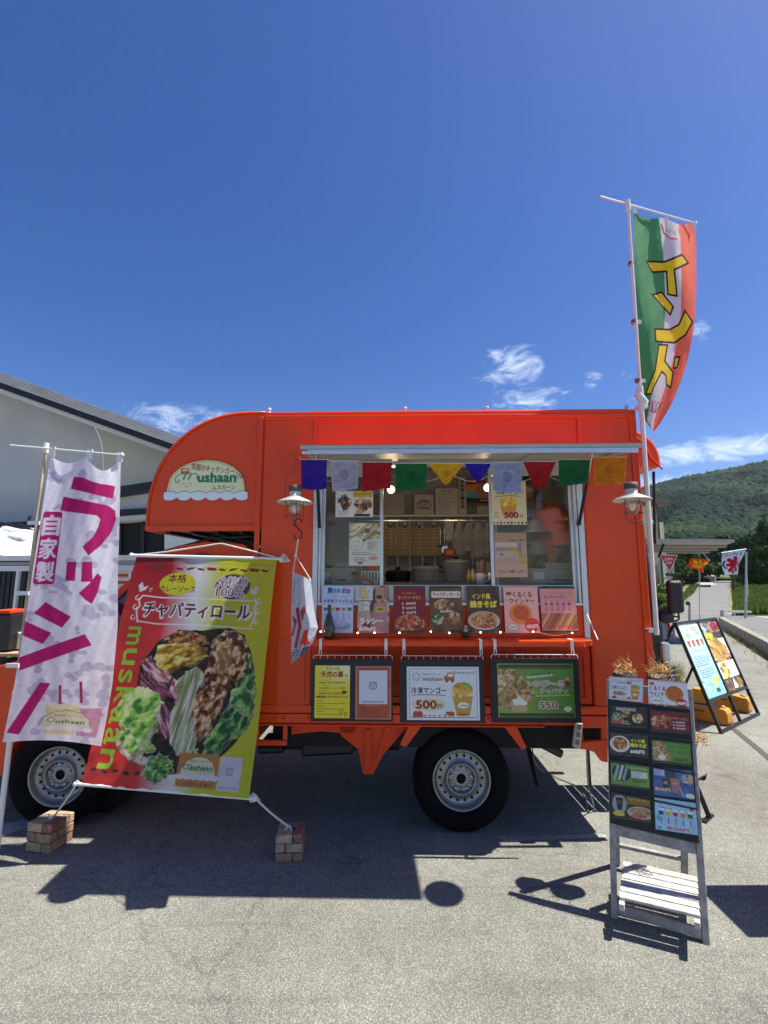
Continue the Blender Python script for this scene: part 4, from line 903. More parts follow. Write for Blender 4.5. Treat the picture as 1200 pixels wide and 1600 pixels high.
# ------------------------------------------------------------------ hatch (awning)
AY = -.545; ax0, az = P(469, 702, AY); ax1, _ = P(1003, 698, AY); az = (az + _)/2
HX0, HX1 = WX0-.035, WX1+.16
def quad3(name, pts, th, m, parent=TR, bevel=0):
    a, b, c, d = map(Vector, pts); n = (b-a).cross(d-a).normalized()*th; mb = MB(); mb.add([a, b, c, d, a+n, b+n, c+n, d+n], [(3,2,1,0),(4,5,6,7),(0,1,5,4),(1,2,6,5),(2,3,7,6),(3,0,4,7)]); return mb.build(name, m, parent, bevel=bevel)
HZ = 2.405
quad3('hatch_panel', [(ax0, AY, az), (ax1, AY, az), (ax1-.0, -.012, HZ), (ax0+.0, -.012, HZ)], .022, [mat('hatch_lining', (.42, .41, .40), rough=.5)]) 
quad3('hatch_skin', [(ax0-.004, AY-.004, az+.0225), (ax1+.004, AY-.004, az+.0225), (ax1+.004, -.012, HZ+.0225), (ax0-.004, -.012, HZ+.0225)], .004, RED)
MB().box((ax0+.04, AY-.001, az-.030), (ax1-.02, AY+.022, az-.001)).build('hatch_edge', ALU, TR, bevel=.003)
for x in (ax0+.02, ax1-.05): MB().bar((x, AY+.03, az-.012), (x, -.02, HZ-.012), .03, .02).build('hatch_rib', ALU, TR, bevel=.002)
for x in (ax0+.55, ax0+1.42): MB().bar((x, AY+.03, az-.008), (x, -.02, HZ-.008), .04, .012).build('hatch_rib', mat('hatch_lining'), TR)
for px, by, ty in ((499, 822, 705), (905, 818, 728)):
    xb, zb = P(px, by, -.02); xt, zt = P(px+2, ty, -.30)
    s = thing('gas_strut', None, None); s.parent = TR
    a = Vector((xb, -.02, zb)); b = Vector((xb+.03 if px < 600 else xb-.03, -.40, az+.06)); c = a.lerp(b, .55)
    MB().tube([a, c], .011, 10).build('cylinder', BLKM, s); MB().tube([c, b], .005, 8).build('rod', STEEL, s); MB().ball(a, .014).build('ball_joint', BLKM, s)
# ------------------------------------------------------------------ serving window
def wbox(name, x0, x1, z0, z1, y0, y1, m=ALU, bevel=.003): return tb(name, (x0, y0, z0), (x1, y1, z1), m, bevel=bevel)
X = lambda px, py=850, y=0: P(px, py, y)[0]
Z = lambda py, px=700, y=0: P(px, py, y)[1]
wbox('window_frame', WX0-.012, WX0+.022, 1.20, WZ1+.04, -.012, .075); wbox('window_frame', WX0+.024, WX0+.040, WZ0, WZ1, .0, .07)
wbox('window_frame', WX1-.03, WX1+.006, 1.20, WZ1+.04, -.012, .075); wbox('window_frame', WX1-.05, WX1-.032, WZ0, WZ1, .0, .07)
wbox('window_frame', WX0+.022, WX1-.03, WZ1, WZ1+.044, -.006, .075); 
wbox('window_sill', WX0+.022, WX1-.03, WZ0, WZ0+.020, -.008, .09, ALU)
SZ0, SZ1 = Z(939, 700, .05), Z(914, 700, .05); TOPZ = 2.30
def sash(x0, x1, y, sw=.024):
    s = thing('sliding_sash', None, None); s.parent = TR
    f = lambda n, a, b: MB().box(a, b).build(n, ALU, s, bevel=.002)
    f('sash_stile', (x0, y, WZ0+.02), (x0+sw, y+.022, WZ1)); f('sash_stile', (x1-sw, y, WZ0+.02), (x1, y+.022, WZ1))
    f('sash_rail', (x0+sw, y+.001, WZ0+.021), (x1-sw, y+.021, SZ1)); f('sash_rail', (x0+sw, y+.001, TOPZ), (x1-sw, y+.021, WZ1))
    MB().box((x0+sw, y+.009, SZ1), (x1-sw, y+.012, TOPZ)).build('glass_pane', glass('window_glass', (.86, .89, .88), refl=.03), s)
sash(WX0+.04, X(599, 850, .03), .025); sash(X(766, 850, .03), WX1-.05, .025)
wbox('meeting_rail', X(599, 850, .05), X(766, 850, .05), WZ0+.02, SZ1, .052, .072)
wbox('meeting_rail', X(772, 850, .075), X(777, 850, .075), WZ0+.02, WZ1, .05, .07, mat('hatch_lining'))
# serving shelf
SHX0, SHX1, SHY, SHZ = P(483, 1000, -.17)[0], P(935, 1003, -.17)[0], -.17, P(700, 1001, -.17)[1]
mb = MB(); c = .09
mb.prism([(SHX0, 0), (SHX0, SHY), (SHX1-c, SHY), (SHX1-c*.3, SHY+c*.3), (SHX1, SHY+c), (SHX1, 0)], SHZ-.004, SHZ, axis='z'); mb.build('shelf_board', RED, TR, bevel=.001)
tb('shelf_lip', (SHX0, SHY-.002, SHZ-.035), (SHX1-c, SHY+.004, SHZ-.0045), RED, bevel=.002)
MB().bar((SHX1-c, SHY+.001, SHZ-.02), (SHX1, SHY+c, SHZ-.02), .004, .03, up=(0,0,1)).build('shelf_lip', RED, TR)
tb('counter_front', (WX0+.022, .006, SHZ-.01), (WX1-.03, .03, WZ0-.001), RED, bevel=.003)
MB().bar((X(913, 950, 0), -.004, Z(951, 913)), (P(934, 1001, -.12)[0], -.12, SHZ+.002), .006, .006).build('shelf_stay', WPL, TR)
MB().bar((X(489, 950, 0), -.004, Z(951, 489)), (SHX0+.01, -.12, SHZ+.002), .006, .006).build('shelf_stay', WPL, TR)
# recessed door under the shelf
dx0, dx1, dz0, dz1 = X(486, 1050), X(922, 1050), Z(1098, 700), Z(1018, 700)
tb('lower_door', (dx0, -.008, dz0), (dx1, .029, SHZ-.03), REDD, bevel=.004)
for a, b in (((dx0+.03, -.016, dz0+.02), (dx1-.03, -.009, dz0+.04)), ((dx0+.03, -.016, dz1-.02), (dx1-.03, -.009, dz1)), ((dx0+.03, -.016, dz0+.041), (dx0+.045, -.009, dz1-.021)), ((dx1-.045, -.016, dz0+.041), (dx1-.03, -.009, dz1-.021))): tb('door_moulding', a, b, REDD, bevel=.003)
px0, pz0 = P(430, 1105); px1, pz1 = P(478, 1000)
tb('access_panel', (px0, -.006, pz0), (px1, .001, pz1), RED, bevel=.003)
# ------------------------------------------------------------------ fixed interior: shelf, back counter
SY = 1.42
sz = P(660, 804, SY)[1]
tb('wall_shelf', (X(598, 850, SY)-.25, SY, sz-.02), (X(772, 850, SY)+.5, DEP-.05, sz), WPL, bevel=.003)
tb('shelf_rail', (X(598, 850, SY)-.25, SY-.02, sz-.065), (X(772, 850, SY)+.5, SY-.015, sz-.055), STEEL)
for k in range(9): x = X(598, 850, SY)-.1+k*.12; tb('grid_wire', (x, SY-.01, 1.55), (x+.006, SY-.006, sz-.03), WPL)
tb('back_counter', (XL+.06, .85, ZB+.03), (XR-.06, DEP-.05, 1.50), mat('counter_steel', (.35, .36, .37), rough=.35, metal=.6))
tb('inner_worktop', (XL+.06, .10, 1.36), (XR-.06, .45, 1.40), MATS['counter_steel'])
def globe(px, py, y):
    x, z = P(px, py, y); t = thing('globe_lamp', None, None); t.parent = TR; t.location = (x, y, z)
    MB().ball((0, 0, 0), .028, 16, 12).build('bulb', mat('lit_bulb', (1, .9, .6), emit=(1.0, .78, .42), estr=6, var=0), t); MB().tube([(0, 0, .026), (0, 0, .10)], .011, 10).build('lamp_socket', BLK, t)
    l = bpy.data.lights.new('bulb_light', 'POINT'); l.energy = 1.4; l.color = (1, .75, .45); l.shadow_soft_size = .04; lo = bpy.data.objects.new('bulb_light', l); sc.collection.objects.link(lo); lo.location = TW(x, y-.06, z-.02)
globe(611, 765, .30); globe(762, 762, .30)
# power strip on the rear corner
ps = tthing('power_strip', 'beige multi socket power strip hanging at the rear lower corner of the truck', 'power strip', P(902, 1148, -.03)[0], -.03, P(902, 1148, -.03)[1])
MB().box((-.022, -.015, -.075), (.022, .015, .075)).build('housing', mat('beige_plastic', (.55, .52, .42), rough=.5), ps, bevel=.006, rot=(0, R(10), 0))
for k in range(3): MB().box((-.013, -.018, -.055+k*.045), (.013, -.014, -.025+k*.045)).build('socket', mat('socket_grey', (.18, .17, .15), rough=.6), ps, rot=(0, R(10), 0))
cd = MB(); pts = [P(905, 1165, -.02)]; 
path = [TW(*(lambda q: (q[0], -.02, q[1]))(P(916, 1160, -.02))), G(918, 1215, .25), G(922, 1240, .15), G(928, 1262, .02), G(919, 1268, .008), G(914, 1245, .008), G(900, 1228, .008), G(870, 1215, .008), G(848, 1205, .03), G(835, 1190, .15), G(832, 1170, .3)]
def smooth_path(pts, n=6):
    out = []
    for i in range(len(pts)-1):
        p0 = pts[max(i-1, 0)]; p1 = pts[i]; p2 = pts[i+1]; p3 = pts[min(i+2, len(pts)-1)]
        for k in range(n):
            t = k/n; out.append(.5*((2*p1)+(p2-p0)*t+(2*p0-5*p1+4*p2-p3)*t*t+(3*p1-p0-3*p2+p3)*t**3))
    return out + [pts[-1]]
cd.tube(smooth_path([Vector(p) for p in path]), .0045, 6); tag(cd.build('extension_cord', mat('grey_cord', (.30, .30, .28), rough=.6)), 'grey power cord trailing from the power strip down to the asphalt', 'cord')
# ================================================================== PRINTED THINGS
def wx(w, k): return None
def cloth_from_edges(art, name, parent, left, right, depth, material, wob=0):
    """left/right: [(px,py)] edges top to bottom; depth(u,v) -> world y array"""
    def interp(pts, v):
        n = len(pts); t = np.linspace(0, 1, n); return np.interp(v, t, [p[0] for p in pts]), np.interp(v, t, [p[1] for p in pts])
    def fm(u, v):
        lx, ly = interp(left, v); rx, ry = interp(right, v); px = lx+(rx-lx)*u; py = ly+(ry-ly)*u; y = depth(u, v)
        U = (px-600)/FPX; V = (800-py)/FPX; dy = CP-V*SP; dz = SP+V*CP; return U/dy*y, y, CAM_H+dz/dy*y
    return art.sheet(name, parent, fm, material)
def resamp(pts, n=24):
    d = [0]
    for a, b in zip(pts[:-1], pts[1:]): d.append(d[-1]+math.hypot(b[0]-a[0], b[1]-a[1]))
    t = np.linspace(0, d[-1], n); return np.interp(t, d, [p[0] for p in pts]), np.interp(t, d, [p[1] for p in pts])
def noiz(u, v, s, seed=0):
    return (np.sin(u*s*1.7+seed+np.sin(v*s*1.3+seed))+np.sin(v*s*2.3+u*s*.9+seed*2)+np.sin((u+v)*s*3.1+seed*3)*.5)/2.5
POLEW = mat('white_flag_pole', (.72, .70, .66), rough=.35, var=.05, coat=.3); POLEY = mat('weathered_flag_pole', (.50, .42, .26), rough=.5, var=.35, vscale=9, dirt=.4)
# ---- lassi banner on its pole, left
def lassi():
    a = Art(118, 450, 1.25, 'f0eef7', 3)
    for k in range(62):
        x, y = a.rs.uniform(0, 118), a.rs.uniform(0, 450); r = a.rs.uniform(4, 10); c = 'cbc4da'
        ang = a.rs.uniform(0, 3.1); x2, y2 = x+math.cos(ang)*r*1.7, y+math.sin(ang)*r*1.7; a.ell(x, y, r, r*.8, c, rot=math.degrees(ang)); a.ell(x2, y2, r*.7, r*.6, c); a.ell((x+x2)/2, (y+y2)/2, r*.75, r*.45, c, rot=math.degrees(ang))
    M_ = 'c2156f'
    # first character: bar, then the hooked stroke
    a.poly([(43, 30), (110, 48), (107, 68), (40, 52)], M_)
    a.poly([(30, 64), (100, 78), (111, 86), (113, 100), (106, 122), (92, 142), (76, 158), (66, 144), (80, 128), (87, 112), (89, 100), (84, 94), (28, 86)], M_)
    # vertical label
    a.rect(3, 88, 32, 204, 'b01662', r=4); a.rect(4.5, 89.5, 30.5, 202.5, 'c2156f', r=3); a.vtext('自家製', 17.5, 91, 202, 24, col='ecebf6', bold=.035)
    # small tsu
    a.poly([(47, 168), (60, 168), (60, 198), (47, 198)], M_); a.poly([(68, 168), (82, 168), (84, 200), (68, 200)], M_)
    a.poly([(90, 186), (96, 192), (92, 214), (84, 236), (74, 228), (66, 218), (80, 202)], M_)
    # shi
    a.poly([(23, 232), (58, 256), (48, 274), (10, 250)], M_); a.poly([(0, 262), (36, 282), (27, 300), (-6, 282)], M_); a.poly([(-3, 322), (78, 284), (88, 302), (4, 342)], M_)
    # long vowel bar
    a.poly([(31, 362), (44, 364), (18, 440), (2, 436)], M_)
    # glass of lassi
    a.poly([(80, 402), (112, 398), (110, 440), (86, 440)], 'd989a8', .8)
    a.line([(56, 368), (61, 402)], 3.4, 'b02a58'); a.line([(80, 362), (85, 392)], 3.4, 'a02450'); a.poly([(44, 398), (86, 398), (83, 440), (48, 440)], 'ecd9a0'); a.ell(65, 399, 21, 3.5, 'f6e8c2')
    a.poly([(40, 428), (43, 416), (54, 408), (70, 405), (88, 408), (98, 416), (101, 428)], 'e9e2bf', .95); a.line([(40, 428), (43, 416), (54, 408), (70, 405), (88, 408), (98, 416), (101, 428)], .8, '7a6a30')
    a.text('ushaan', 76, 421, h=5.5, w=34, col='2a7c4c', bold=.03); a.ring(53, 419, 4, 3.4, 1, '2a7c4c'); a.text('笑顔のキッチンカー', 72, 412.5, h=3.5, w=34, col='a85a30')
    for k in range(6): a.ell(43+k*11, 431, 6.5, 3.6, 'e8edf6')
    a.mottle(.05, 6)
    t = thing('nobori_banner', 'tall white and lilac lassi banner with magenta lettering at the left edge', 'banner', G(-8, 1352))
    top = D(72, 697, 3.10); bot = G(-8, 1352); o = Vector(bot)
    mid = bot.lerp(top, .36)
    MB().tube([(0, 0, 0), tuple(mid-o)], .0155, 12).build('lower_pole', POLEW, t); MB().tube([tuple(mid-o), tuple(top-o)], .0115, 12).build('upper_pole', POLEY, t)
    MB().tube([tuple(mid-o-Vector((0,0,.03))), tuple(mid-o+Vector((0,0,.04)))], .019, 12).build('pole_joint', POLEW, t)
    l, r = D(16, 695.5, 3.06)-o, D(191, 711, 3.13)-o
    MB().tube([tuple(l), tuple(r)], .006, 8).build('cross_bar', POLEW, t); MB().tube([tuple(top-o-Vector((0,0,.05))), tuple(top-o+Vector((0,0,.02)))], .018, 12).build('pole_cap', POLEW, t)
    MB().ball(tuple(r), .013).build('bar_cap', WPL, t)
    def dep(u, v): return 3.085 - .17*v + .05*u + .020*noiz(u, v, 3.2, 1)*(.3+v*.4) + .026*np.sin(u*7+v*2.2)*(1-v)**1.5 - .05*np.sin(u*3.14)*v*.6 + .0022*noiz(u, v, 20, 2)
    le = [(79, 713), (72, 757), (65, 802), (58, 846), (51, 890), (45, 934), (38, 978), (31, 1022), (23, 1066), (14, 1112), (4, 1160)]
    ri = [(189, 716), (188, 757), (187, 802), (186, 846), (184, 890), (184, 934), (184, 978), (180, 1022), (176, 1066), (168, 1115), (158, 1166)]
    # scalloped top between the tabs: dealt with in the depth/height map
    def fm(u, v):
        lx = np.interp(v, np.linspace(0, 1, 11), [p[0] for p in le]); ly = np.interp(v, np.linspace(0, 1, 11), [p[1] for p in le]); rx = np.interp(v, np.linspace(0, 1, 11), [p[0] for p in ri]); ry = np.interp(v, np.linspace(0, 1, 11), [p[1] for p in ri])
        px = lx+(rx-lx)*u; py = ly+(ry-ly)*u; k = np.clip(1-v*9, 0, 1)**1.3
        py = py + k*np.where(u < .5, 10*np.sin(np.clip(u/.5, 0, 1)*np.pi), 20*np.sin(np.clip((u-.5)/.5, 0, 1)*np.pi)); py = py - 6*np.sin(u*np.pi)*v**4
        y = dep(u, v); U = (px-600)/FPX; V = (800-py)/FPX; dy = CP-V*SP; dz = SP+V*CP; return U/dy*y-o.x, y-o.y, CAM_H+dz/dy*y
    a.sheet('banner_cloth', t, fm, CLOTH)
    for u, px, py in ((0, 82, 706), (.5, 140, 710), (1, 187, 714)):
        p = D(px, py, 3.085+.05*u)-o; MB().box((-.018, -.004, -.035), (.018, .004, .035)).build('hanging_tab', mat('white_cloth_tab', (.7, .7, .72), rough=.9), t, loc=p)
    for px, py, v in ((52, 817, .24), (35, 927, .48), (19, 1040, .73)):
        p = D(px, py, 3.085-.17*v)-o; MB().box((-.035, -.005, -.012), (.04, .005, .012)).build('side_tab', MATS['white_cloth_tab'], t, loc=p)
lassi()
# ---- india banner strapped to the rear of the truck
def india():
    a = Art(106, 340, 1.3, 'd9dbe2', 9)
    a.poly([(0, 0), (44, 0), (50, 60), (52, 130), (50, 200), (40, 250), (22, 340), (0, 340)], '4c9a64'); a.poly([(78, 0), (106, 0), (106, 340), (60, 340), (66, 300), (74, 240), (80, 150), (80, 60)], 'f4785e')
    a.text('インドの', 60, 18, h=7, w=26, col='c02a34'); a.line([(48, 10), (52, 24), (62, 30), (74, 28)], 2.4, 'c8303a'); a.line([(76, 8), (82, 30)], 2, 'd9a83a')
    Y_, K_ = 'f0d62c', '17181a'
    def st(pts): a.poly([((x-0)*1.0, y) for x, y in grow(pts, 2.6)], K_); 
    def grow(pts, g):
        cx = sum(p[0] for p in pts)/len(pts); cy = sum(p[1] for p in pts)/len(pts)
        bm = []
        n = len(pts); A = sum(pts[i][0]*pts[(i+1)%n][1]-pts[(i+1)%n][0]*pts[i][1] for i in range(n)); sg = 1 if A > 0 else -1
        for i in range(n):
            p0, p1, p2 = Vector(pts[i-1]), Vector(pts[i]), Vector(pts[(i+1)%n]); e1 = (p1-p0).normalized(); e2 = (p2-p1).normalized(); n1 = Vector((e1.y, -e1.x))*sg; n2 = Vector((e2.y, -e2.x))*sg; m = (n1+n2); m = m.normalized()/max(.45, m.normalized().dot(n1)); q = p1+m*g; bm.append((q.x, q.y))
        return bm
    polys = [[(28, 78), (54, 74), (82, 56), (90, 66), (68, 82), (72, 126), (60, 126), (58, 86), (34, 92)],
             [(36, 134), (48, 128), (66, 148), (62, 160)], [(88, 154), (100, 168), (92, 190), (74, 208), (40, 212), (38, 194), (64, 190), (80, 178)],
             [(46, 220), (60, 218), (58, 246), (80, 262), (84, 286), (74, 284), (68, 268), (56, 262), (34, 306), (22, 308), (42, 266)], [(80, 236), (87, 234), (86, 250), (82, 252)]]
    polys = [[((x-60)*1.06+58, y*.90+4) for x, y in p] for p in polys]
    for p in polys: a.poly(grow(p, 3.0), K_)
    for p in polys: a.poly(p, Y_)
    for k in range(5): a.line([(34+k*9+6*math.cos(t), 300+10*math.sin(t*1.3+k)) for t in np.linspace(0, 5, 9)], 1.8, 'b02a3c')
    a.ell(30, 326, 14, 9, 'e8e4e0'); a.mottle(.05, 5)
    b = D(1026, 992, 3.14); tp = D(981, 318, 3.13); o = Vector(b)
    t = thing('nobori_banner', 'green white and orange india banner flying above the rear corner of the truck', 'banner', b)
    jp_ = b.lerp(tp, .53)-o; MB().tube([(0, 0, 0), tuple(jp_)], .015, 12).build('lower_pole', mat('pink_white_pole', (.78, .66, .62), rough=.35), t); MB().tube([tuple(jp_), tuple(tp-o)], .0105, 12).build('upper_pole', MATS['pink_white_pole'], t)
    MB().tube([tuple(jp_-Vector((0,0,.05))), tuple(jp_+Vector((0,0,.05)))], .019, 12).build('pole_joint', POLEW, t)
    l = D(938, 307, 3.07)-o; r = D(1087, 349, 3.36)-o; MB().tube([tuple(l), tuple(r)], .006, 8).build('cross_bar', POLEW, t); MB().ball(tuple(r), .012).build('bar_cap', WPL, t)
    MB().tube([tuple(tp-o-Vector((0,0,.06))), tuple(tp-o+Vector((0,0,.025)))], .017, 12).build('pole_cap', POLEW, t)
    le = [(989, 332), (990, 375), (992, 418), (994, 462), (997, 505), (999, 548), (1001, 588), (1003, 618), (1004, 640), (1008, 657), (1016, 668)]
    ri = [(1086, 350), (1088, 382), (1088, 420), (1088, 458), (1086, 496), (1081, 532), (1073, 568), (1062, 602), (1048, 634), (1034, 658), (1022, 674)]
    def dep(u, v): return 3.16 + .20*u*(1-.35*v) + .05*np.sin(u*5+v*3)*v + .03*np.sin(u*8-v*6) + .014*noiz(u, v, 7, 4) + .003*noiz(u, v, 24, 2)
    def fm(u, v):
        LX, LY = resamp(le); RX, RY = resamp(ri); ts = np.linspace(0, 1, 24)
        lx = np.interp(v, ts, LX); ly = np.interp(v, ts, LY); rx = np.interp(v, ts, RX); ry = np.interp(v, ts, RY)
        px = lx+(rx-lx)*u; py = ly+(ry-ly)*u + 5*np.sin(u*np.pi*2)**2*np.clip(1-v*9, 0, 1)
        y = dep(u, v); U = (px-600)/FPX; V = (800-py)/FPX; dy = CP-V*SP; dz = SP+V*CP; return U/dy*y-o.x, y-o.y, CAM_H+dz/dy*y-o.z
    a.sheet('banner_cloth', t, fm, CLOTH)
    for px, py, yy in ((992, 328, 3.17), (1042, 342, 3.26), (1084, 352, 3.35)): MB().box((-.014, -.003, -.03), (.014, .003, .03)).build('hanging_tab', mat('white_cloth_tab'), t, loc=D(px, py, yy)-o)
    for px, py in ((989, 412), (994, 503), (1000, 595)): MB().box((-.035, -.008, -.012), (.035, .008, .012)).build('side_tab', MATS['white_cloth_tab'], t, loc=D(px, py, 3.15)-o); MB().lathe([(.016, -.013), (.018, 0), (.016, .013)], 10).build('tab_ring', mat('brown_ring', (.16, .10, .06)), t, loc=D(px-4, py, 3.14)-o)
    for px, py in ((1005, 635), (1013, 815), (1022, 985)):
        MB().box((-.04, -.01, -.014), (.03, .05, .010)).build('pole_clamp', mat('white_cloth_tab') if py < 700 else ALU, t, loc=D(px, py, 3.15)-o, bevel=.004)
    MB().tube([(0, 0, 0), (.02, -.01, .05), (-.01, 0, .11), (.0, .0, .16)], [.02, .03, .026, .012], 8).build('cloth_wrap', mat('white_cloth_tab'), t, loc=D(1001, 640, 3.14)-o)
india()
# ---- chapati roll banner
def chapati():
    W, H = 240, 375; a = Art(W, H, 1.25, 'ffffff', 11)
    def g(u, v):
        w = np.clip(u-.06*v, 0, 1); red = np.array(srgb('dd3c38')); whi = np.array(srgb('e8ebee')); yel = np.array(srgb('d6da34')); gr = np.array(srgb('b8c82c'))
        dk = np.array(srgb('9a1c26'))
        out = np.zeros(np.broadcast(u, v).shape+(3,)); w = w+0*v; vv = v+0*u
        k1 = np.clip((w-.26)/.20, 0, 1)[..., None]; k2 = np.clip((w-.46)/.16, 0, 1)[..., None]; kt = np.clip(vv/.35, 0, 1)[..., None]
        r = dk*(1-kt)+red*kt; out = r*(1-k1)+whi*k1; out = out*(1-k2)+(yel*(1-kt*.4)+gr*kt*.4)*k2; return out
    a.grad(g)
    for k in range(12):                                        # chillies and leaves border
        x = 24+k*18; c = ['8a1a1c', '33552a', '7a2a20'][k % 3]; a.ell(x, 22+(k % 2), 7, 1.9, c, rot=-12+24*(k % 2)); a.line([(x+5, 21), (x+9, 19)], .8, '3a5a2a')
        if k % 4 == 2: a.ell(x, 22, 9, 2.8, 'b0281c', rot=8)
    a.ell(80, 50, 30, 20, 'cfd02c'); a.text('本格', 78, 40, h=15, w=30, col='7c2030', bold=.02); a.text('カレーソース', 82, 59, h=11, w=58, col='6c2034', bold=.02); a.text('で', 37, 62, h=7, w=7, col='f0e8e8')
    a.ell(172, 52, 29, 22, '6a4a4e'); a.text('全粒粉', 171, 43, h=16, w=50, col='f6eef0', bold=.09); a.text('全粒粉', 171, 43, h=15.5, w=49, col='5c1428', bold=.0); a.text('100%', 169, 62, h=15, w=46, col='f6eef0', bold=.09); a.text('100%', 169, 62, h=14.5, w=45, col='5c1428', bold=.0)
    for x, s in ((20, 1), (212, -1)):
        a.poly([(x, 66), (x-4*s, 54), (x+1*s, 48), (x+5*s, 58)], 'e6e8e6'); a.poly([(x, 66), (x+9*s, 62), (x+12*s, 54), (x+4*s, 58)], 'e6e8e6')
    # white ornamental frame
    fr = 'f2f3f3'; a.line([(26, 72), (60, 75), (120, 74), (210, 76)], 2.0, fr); a.line([(26, 116), (60, 120), (130, 119), (214, 122)], 2.0, fr)
    for x, s in ((22, 1), (216, -1)):
        a.line([(x+5*s, 72), (x, 80), (x+4*s, 90), (x, 98), (x+3*s, 108), (x+6*s, 118)], 2.4, fr)
        for yy in (76, 92, 110): a.line([(x-3*s+3.2*math.cos(t), yy+4*math.sin(t)) for t in np.linspace(0, 4.8, 9)], 1.5, fr)
    a.text('チャパティロール', 121, 96, h=27, w=176, col='f6f2f2', bold=.11); a.text('チャパティロール', 120, 95, h=25, w=172, col='74152c', bold=.035)
    # food picture
    def wob(pts, n=3):
        out = []
        for i in range(len(pts)):
            x, y = pts[i]; x2, y2 = pts[(i+1) % len(pts)]
            for k in range(n): t = k/n; out.append((x+(x2-x)*t+a.rs.normal()*1.3, y+(y2-y)*t+a.rs.normal()*1.3))
        return out
    def frill(pts, n=7, amp=2.2, sd=1):
        rs = np.random.RandomState(sd); out = []
        for i in range(len(pts)):
            x, y = pts[i]; x2, y2 = pts[(i+1) % len(pts)]; L = math.hypot(x2-x, y2-y) or 1; nx, ny = (y2-y)/L, -(x2-x)/L
            for k in range(n): t = k/n; w = amp*.55*math.sin(t*math.pi*2+i*2.3)+rs.normal()*amp*.28; out.append((x+(x2-x)*t+nx*w, y+(y2-y)*t+ny*w))
        return out
    GR = ['1c4a2c', '2f6e38', '4f9448', '7cb85c', 'a8d478']; GL = ['3c7c34', '6aa848', '9cd05c', 'c0e884', 'e0f4b0']
    a.form(frill([(66, 150), (96, 128), (130, 128), (176, 122), (202, 132), (218, 165), (228, 210), (228, 256), (212, 296), (180, 334), (120, 352), (84, 340), (58, 300), (48, 240), (46, 190)], amp=1), ['1c1814', '2e2620', '44342a'], 12, 12, seed=1, bulge=4)
    a.form(frill([(186, 130), (206, 142), (220, 178), (229, 214), (232, 258), (222, 284), (200, 300), (186, 332), (170, 322), (178, 270), (198, 222)], amp=3, sd=3), GR, 5, 12, 20, 7, 1.4, .7, 2, .5, edge=.25)
    a.form(frill([(192, 222), (212, 212), (229, 228), (231, 256), (214, 262), (206, 250), (194, 244)], amp=2.8, sd=4), GR[1:], 8, 14, 40, 9, 1.1, .8, 3, .6, edge=.5)
    a.form(frill([(178, 268), (200, 262), (206, 282), (192, 304), (186, 326), (168, 330), (164, 304)], amp=2.6, sd=5), GR, 8, 14, 30, 9, 1.1, .8, 4, .5, edge=.35)
    BRN = ['4a2410', '7c4420', 'a86a34', 'd09c5c', 'ecd6a4']
    a.form(frill([(74, 148), (92, 130), (116, 129), (140, 138), (150, 150), (128, 158), (98, 156)], amp=1.2, sd=6), BRN[:4], 6, 5, 10, 7, 1.2, .7, 5, .9)
    a.form(frill([(68, 156), (90, 150), (120, 150), (146, 156), (150, 170), (134, 186), (108, 190), (96, 202), (76, 196), (66, 178)], amp=1.4, sd=7), ['8c6020', 'c09430', 'dcc040', 'eedc60', 'f8f0a0'], 14, 6, -22, 11, 1.0, .75, 6, 1.0)
    for i, (p, sd) in enumerate((([(46, 184), (60, 172), (72, 190), (98, 204), (96, 216), (74, 214), (56, 204)], 1), ([(48, 200), (66, 212), (92, 218), (104, 236), (94, 244), (70, 232), (52, 222)], 2), ([(100, 206), (124, 226), (132, 246), (126, 262), (110, 246), (98, 226)], 3), ([(52, 226), (76, 236), (98, 250), (112, 270), (100, 276), (76, 262), (56, 250)], 4), ([(62, 256), (90, 262), (114, 276), (124, 296), (108, 300), (84, 290), (66, 278)], 5), ([(120, 214), (138, 204), (152, 196), (150, 206), (134, 230), (126, 234)], 6))):
        a.form(frill(p, amp=1.2, sd=sd+10), [['7c3c50', 'a85c74', 'd08c9c', 'ecbcc4', 'f8e0e0'], ['4c2434', '743c50', '9c5c70', 'bc8494']][i % 2 if i not in (0, 2, 5) else 0], 16, 3, 28+sd*6, 6, .8, .7, sd, .7)
    a.form(frill([(104, 216), (118, 196), (134, 186), (148, 198), (152, 222), (148, 252), (144, 276), (154, 298), (150, 318), (128, 324), (112, 304), (106, 262), (114, 238)], amp=1.6, sd=30), ['90a868', 'b4c68c', 'd0dcb0', 'e8eed4', 'f8faf0'], 3.5, 40, 8, 10, 1.3, .6, 8, .2, edge=.4)
    a.form(frill([(154, 142), (170, 126), (190, 127), (208, 144), (214, 176), (210, 200), (192, 214), (184, 236), (182, 262), (170, 292), (156, 302), (146, 286), (138, 262), (136, 238), (148, 204), (150, 170)], amp=1.6, sd=31), BRN, 6, 9, 15, 13, 1.8, .75, 9, .9, con=2.0)
    a.form(frill([(160, 150), (182, 146), (186, 176), (178, 200), (164, 196)], amp=1.6, sd=32), ['a87838', 'd0a860', 'e4cc94', 'f2e6c4'], 7, 9, 15, 8, 1.2, .6, 10, .6)
    a.form(frill([(30, 304), (40, 322), (58, 334), (84, 344), (100, 344), (96, 334), (66, 322), (46, 302), (38, 290)], amp=.8, sd=33), ['a89064', 'd8c8a0', 'ece4cc', 'f6f2e4'], 5, 5, 30, 5, 1, .4, 11)
    a.form(frill([(22, 262), (30, 232), (54, 222), (78, 230), (94, 246), (86, 266), (92, 288), (84, 304), (96, 318), (78, 326), (60, 312), (44, 300), (34, 286)], amp=3.0, sd=34), GL, 13, 20, 40, 13, 1.1, .6, 12, .8, edge=.6)
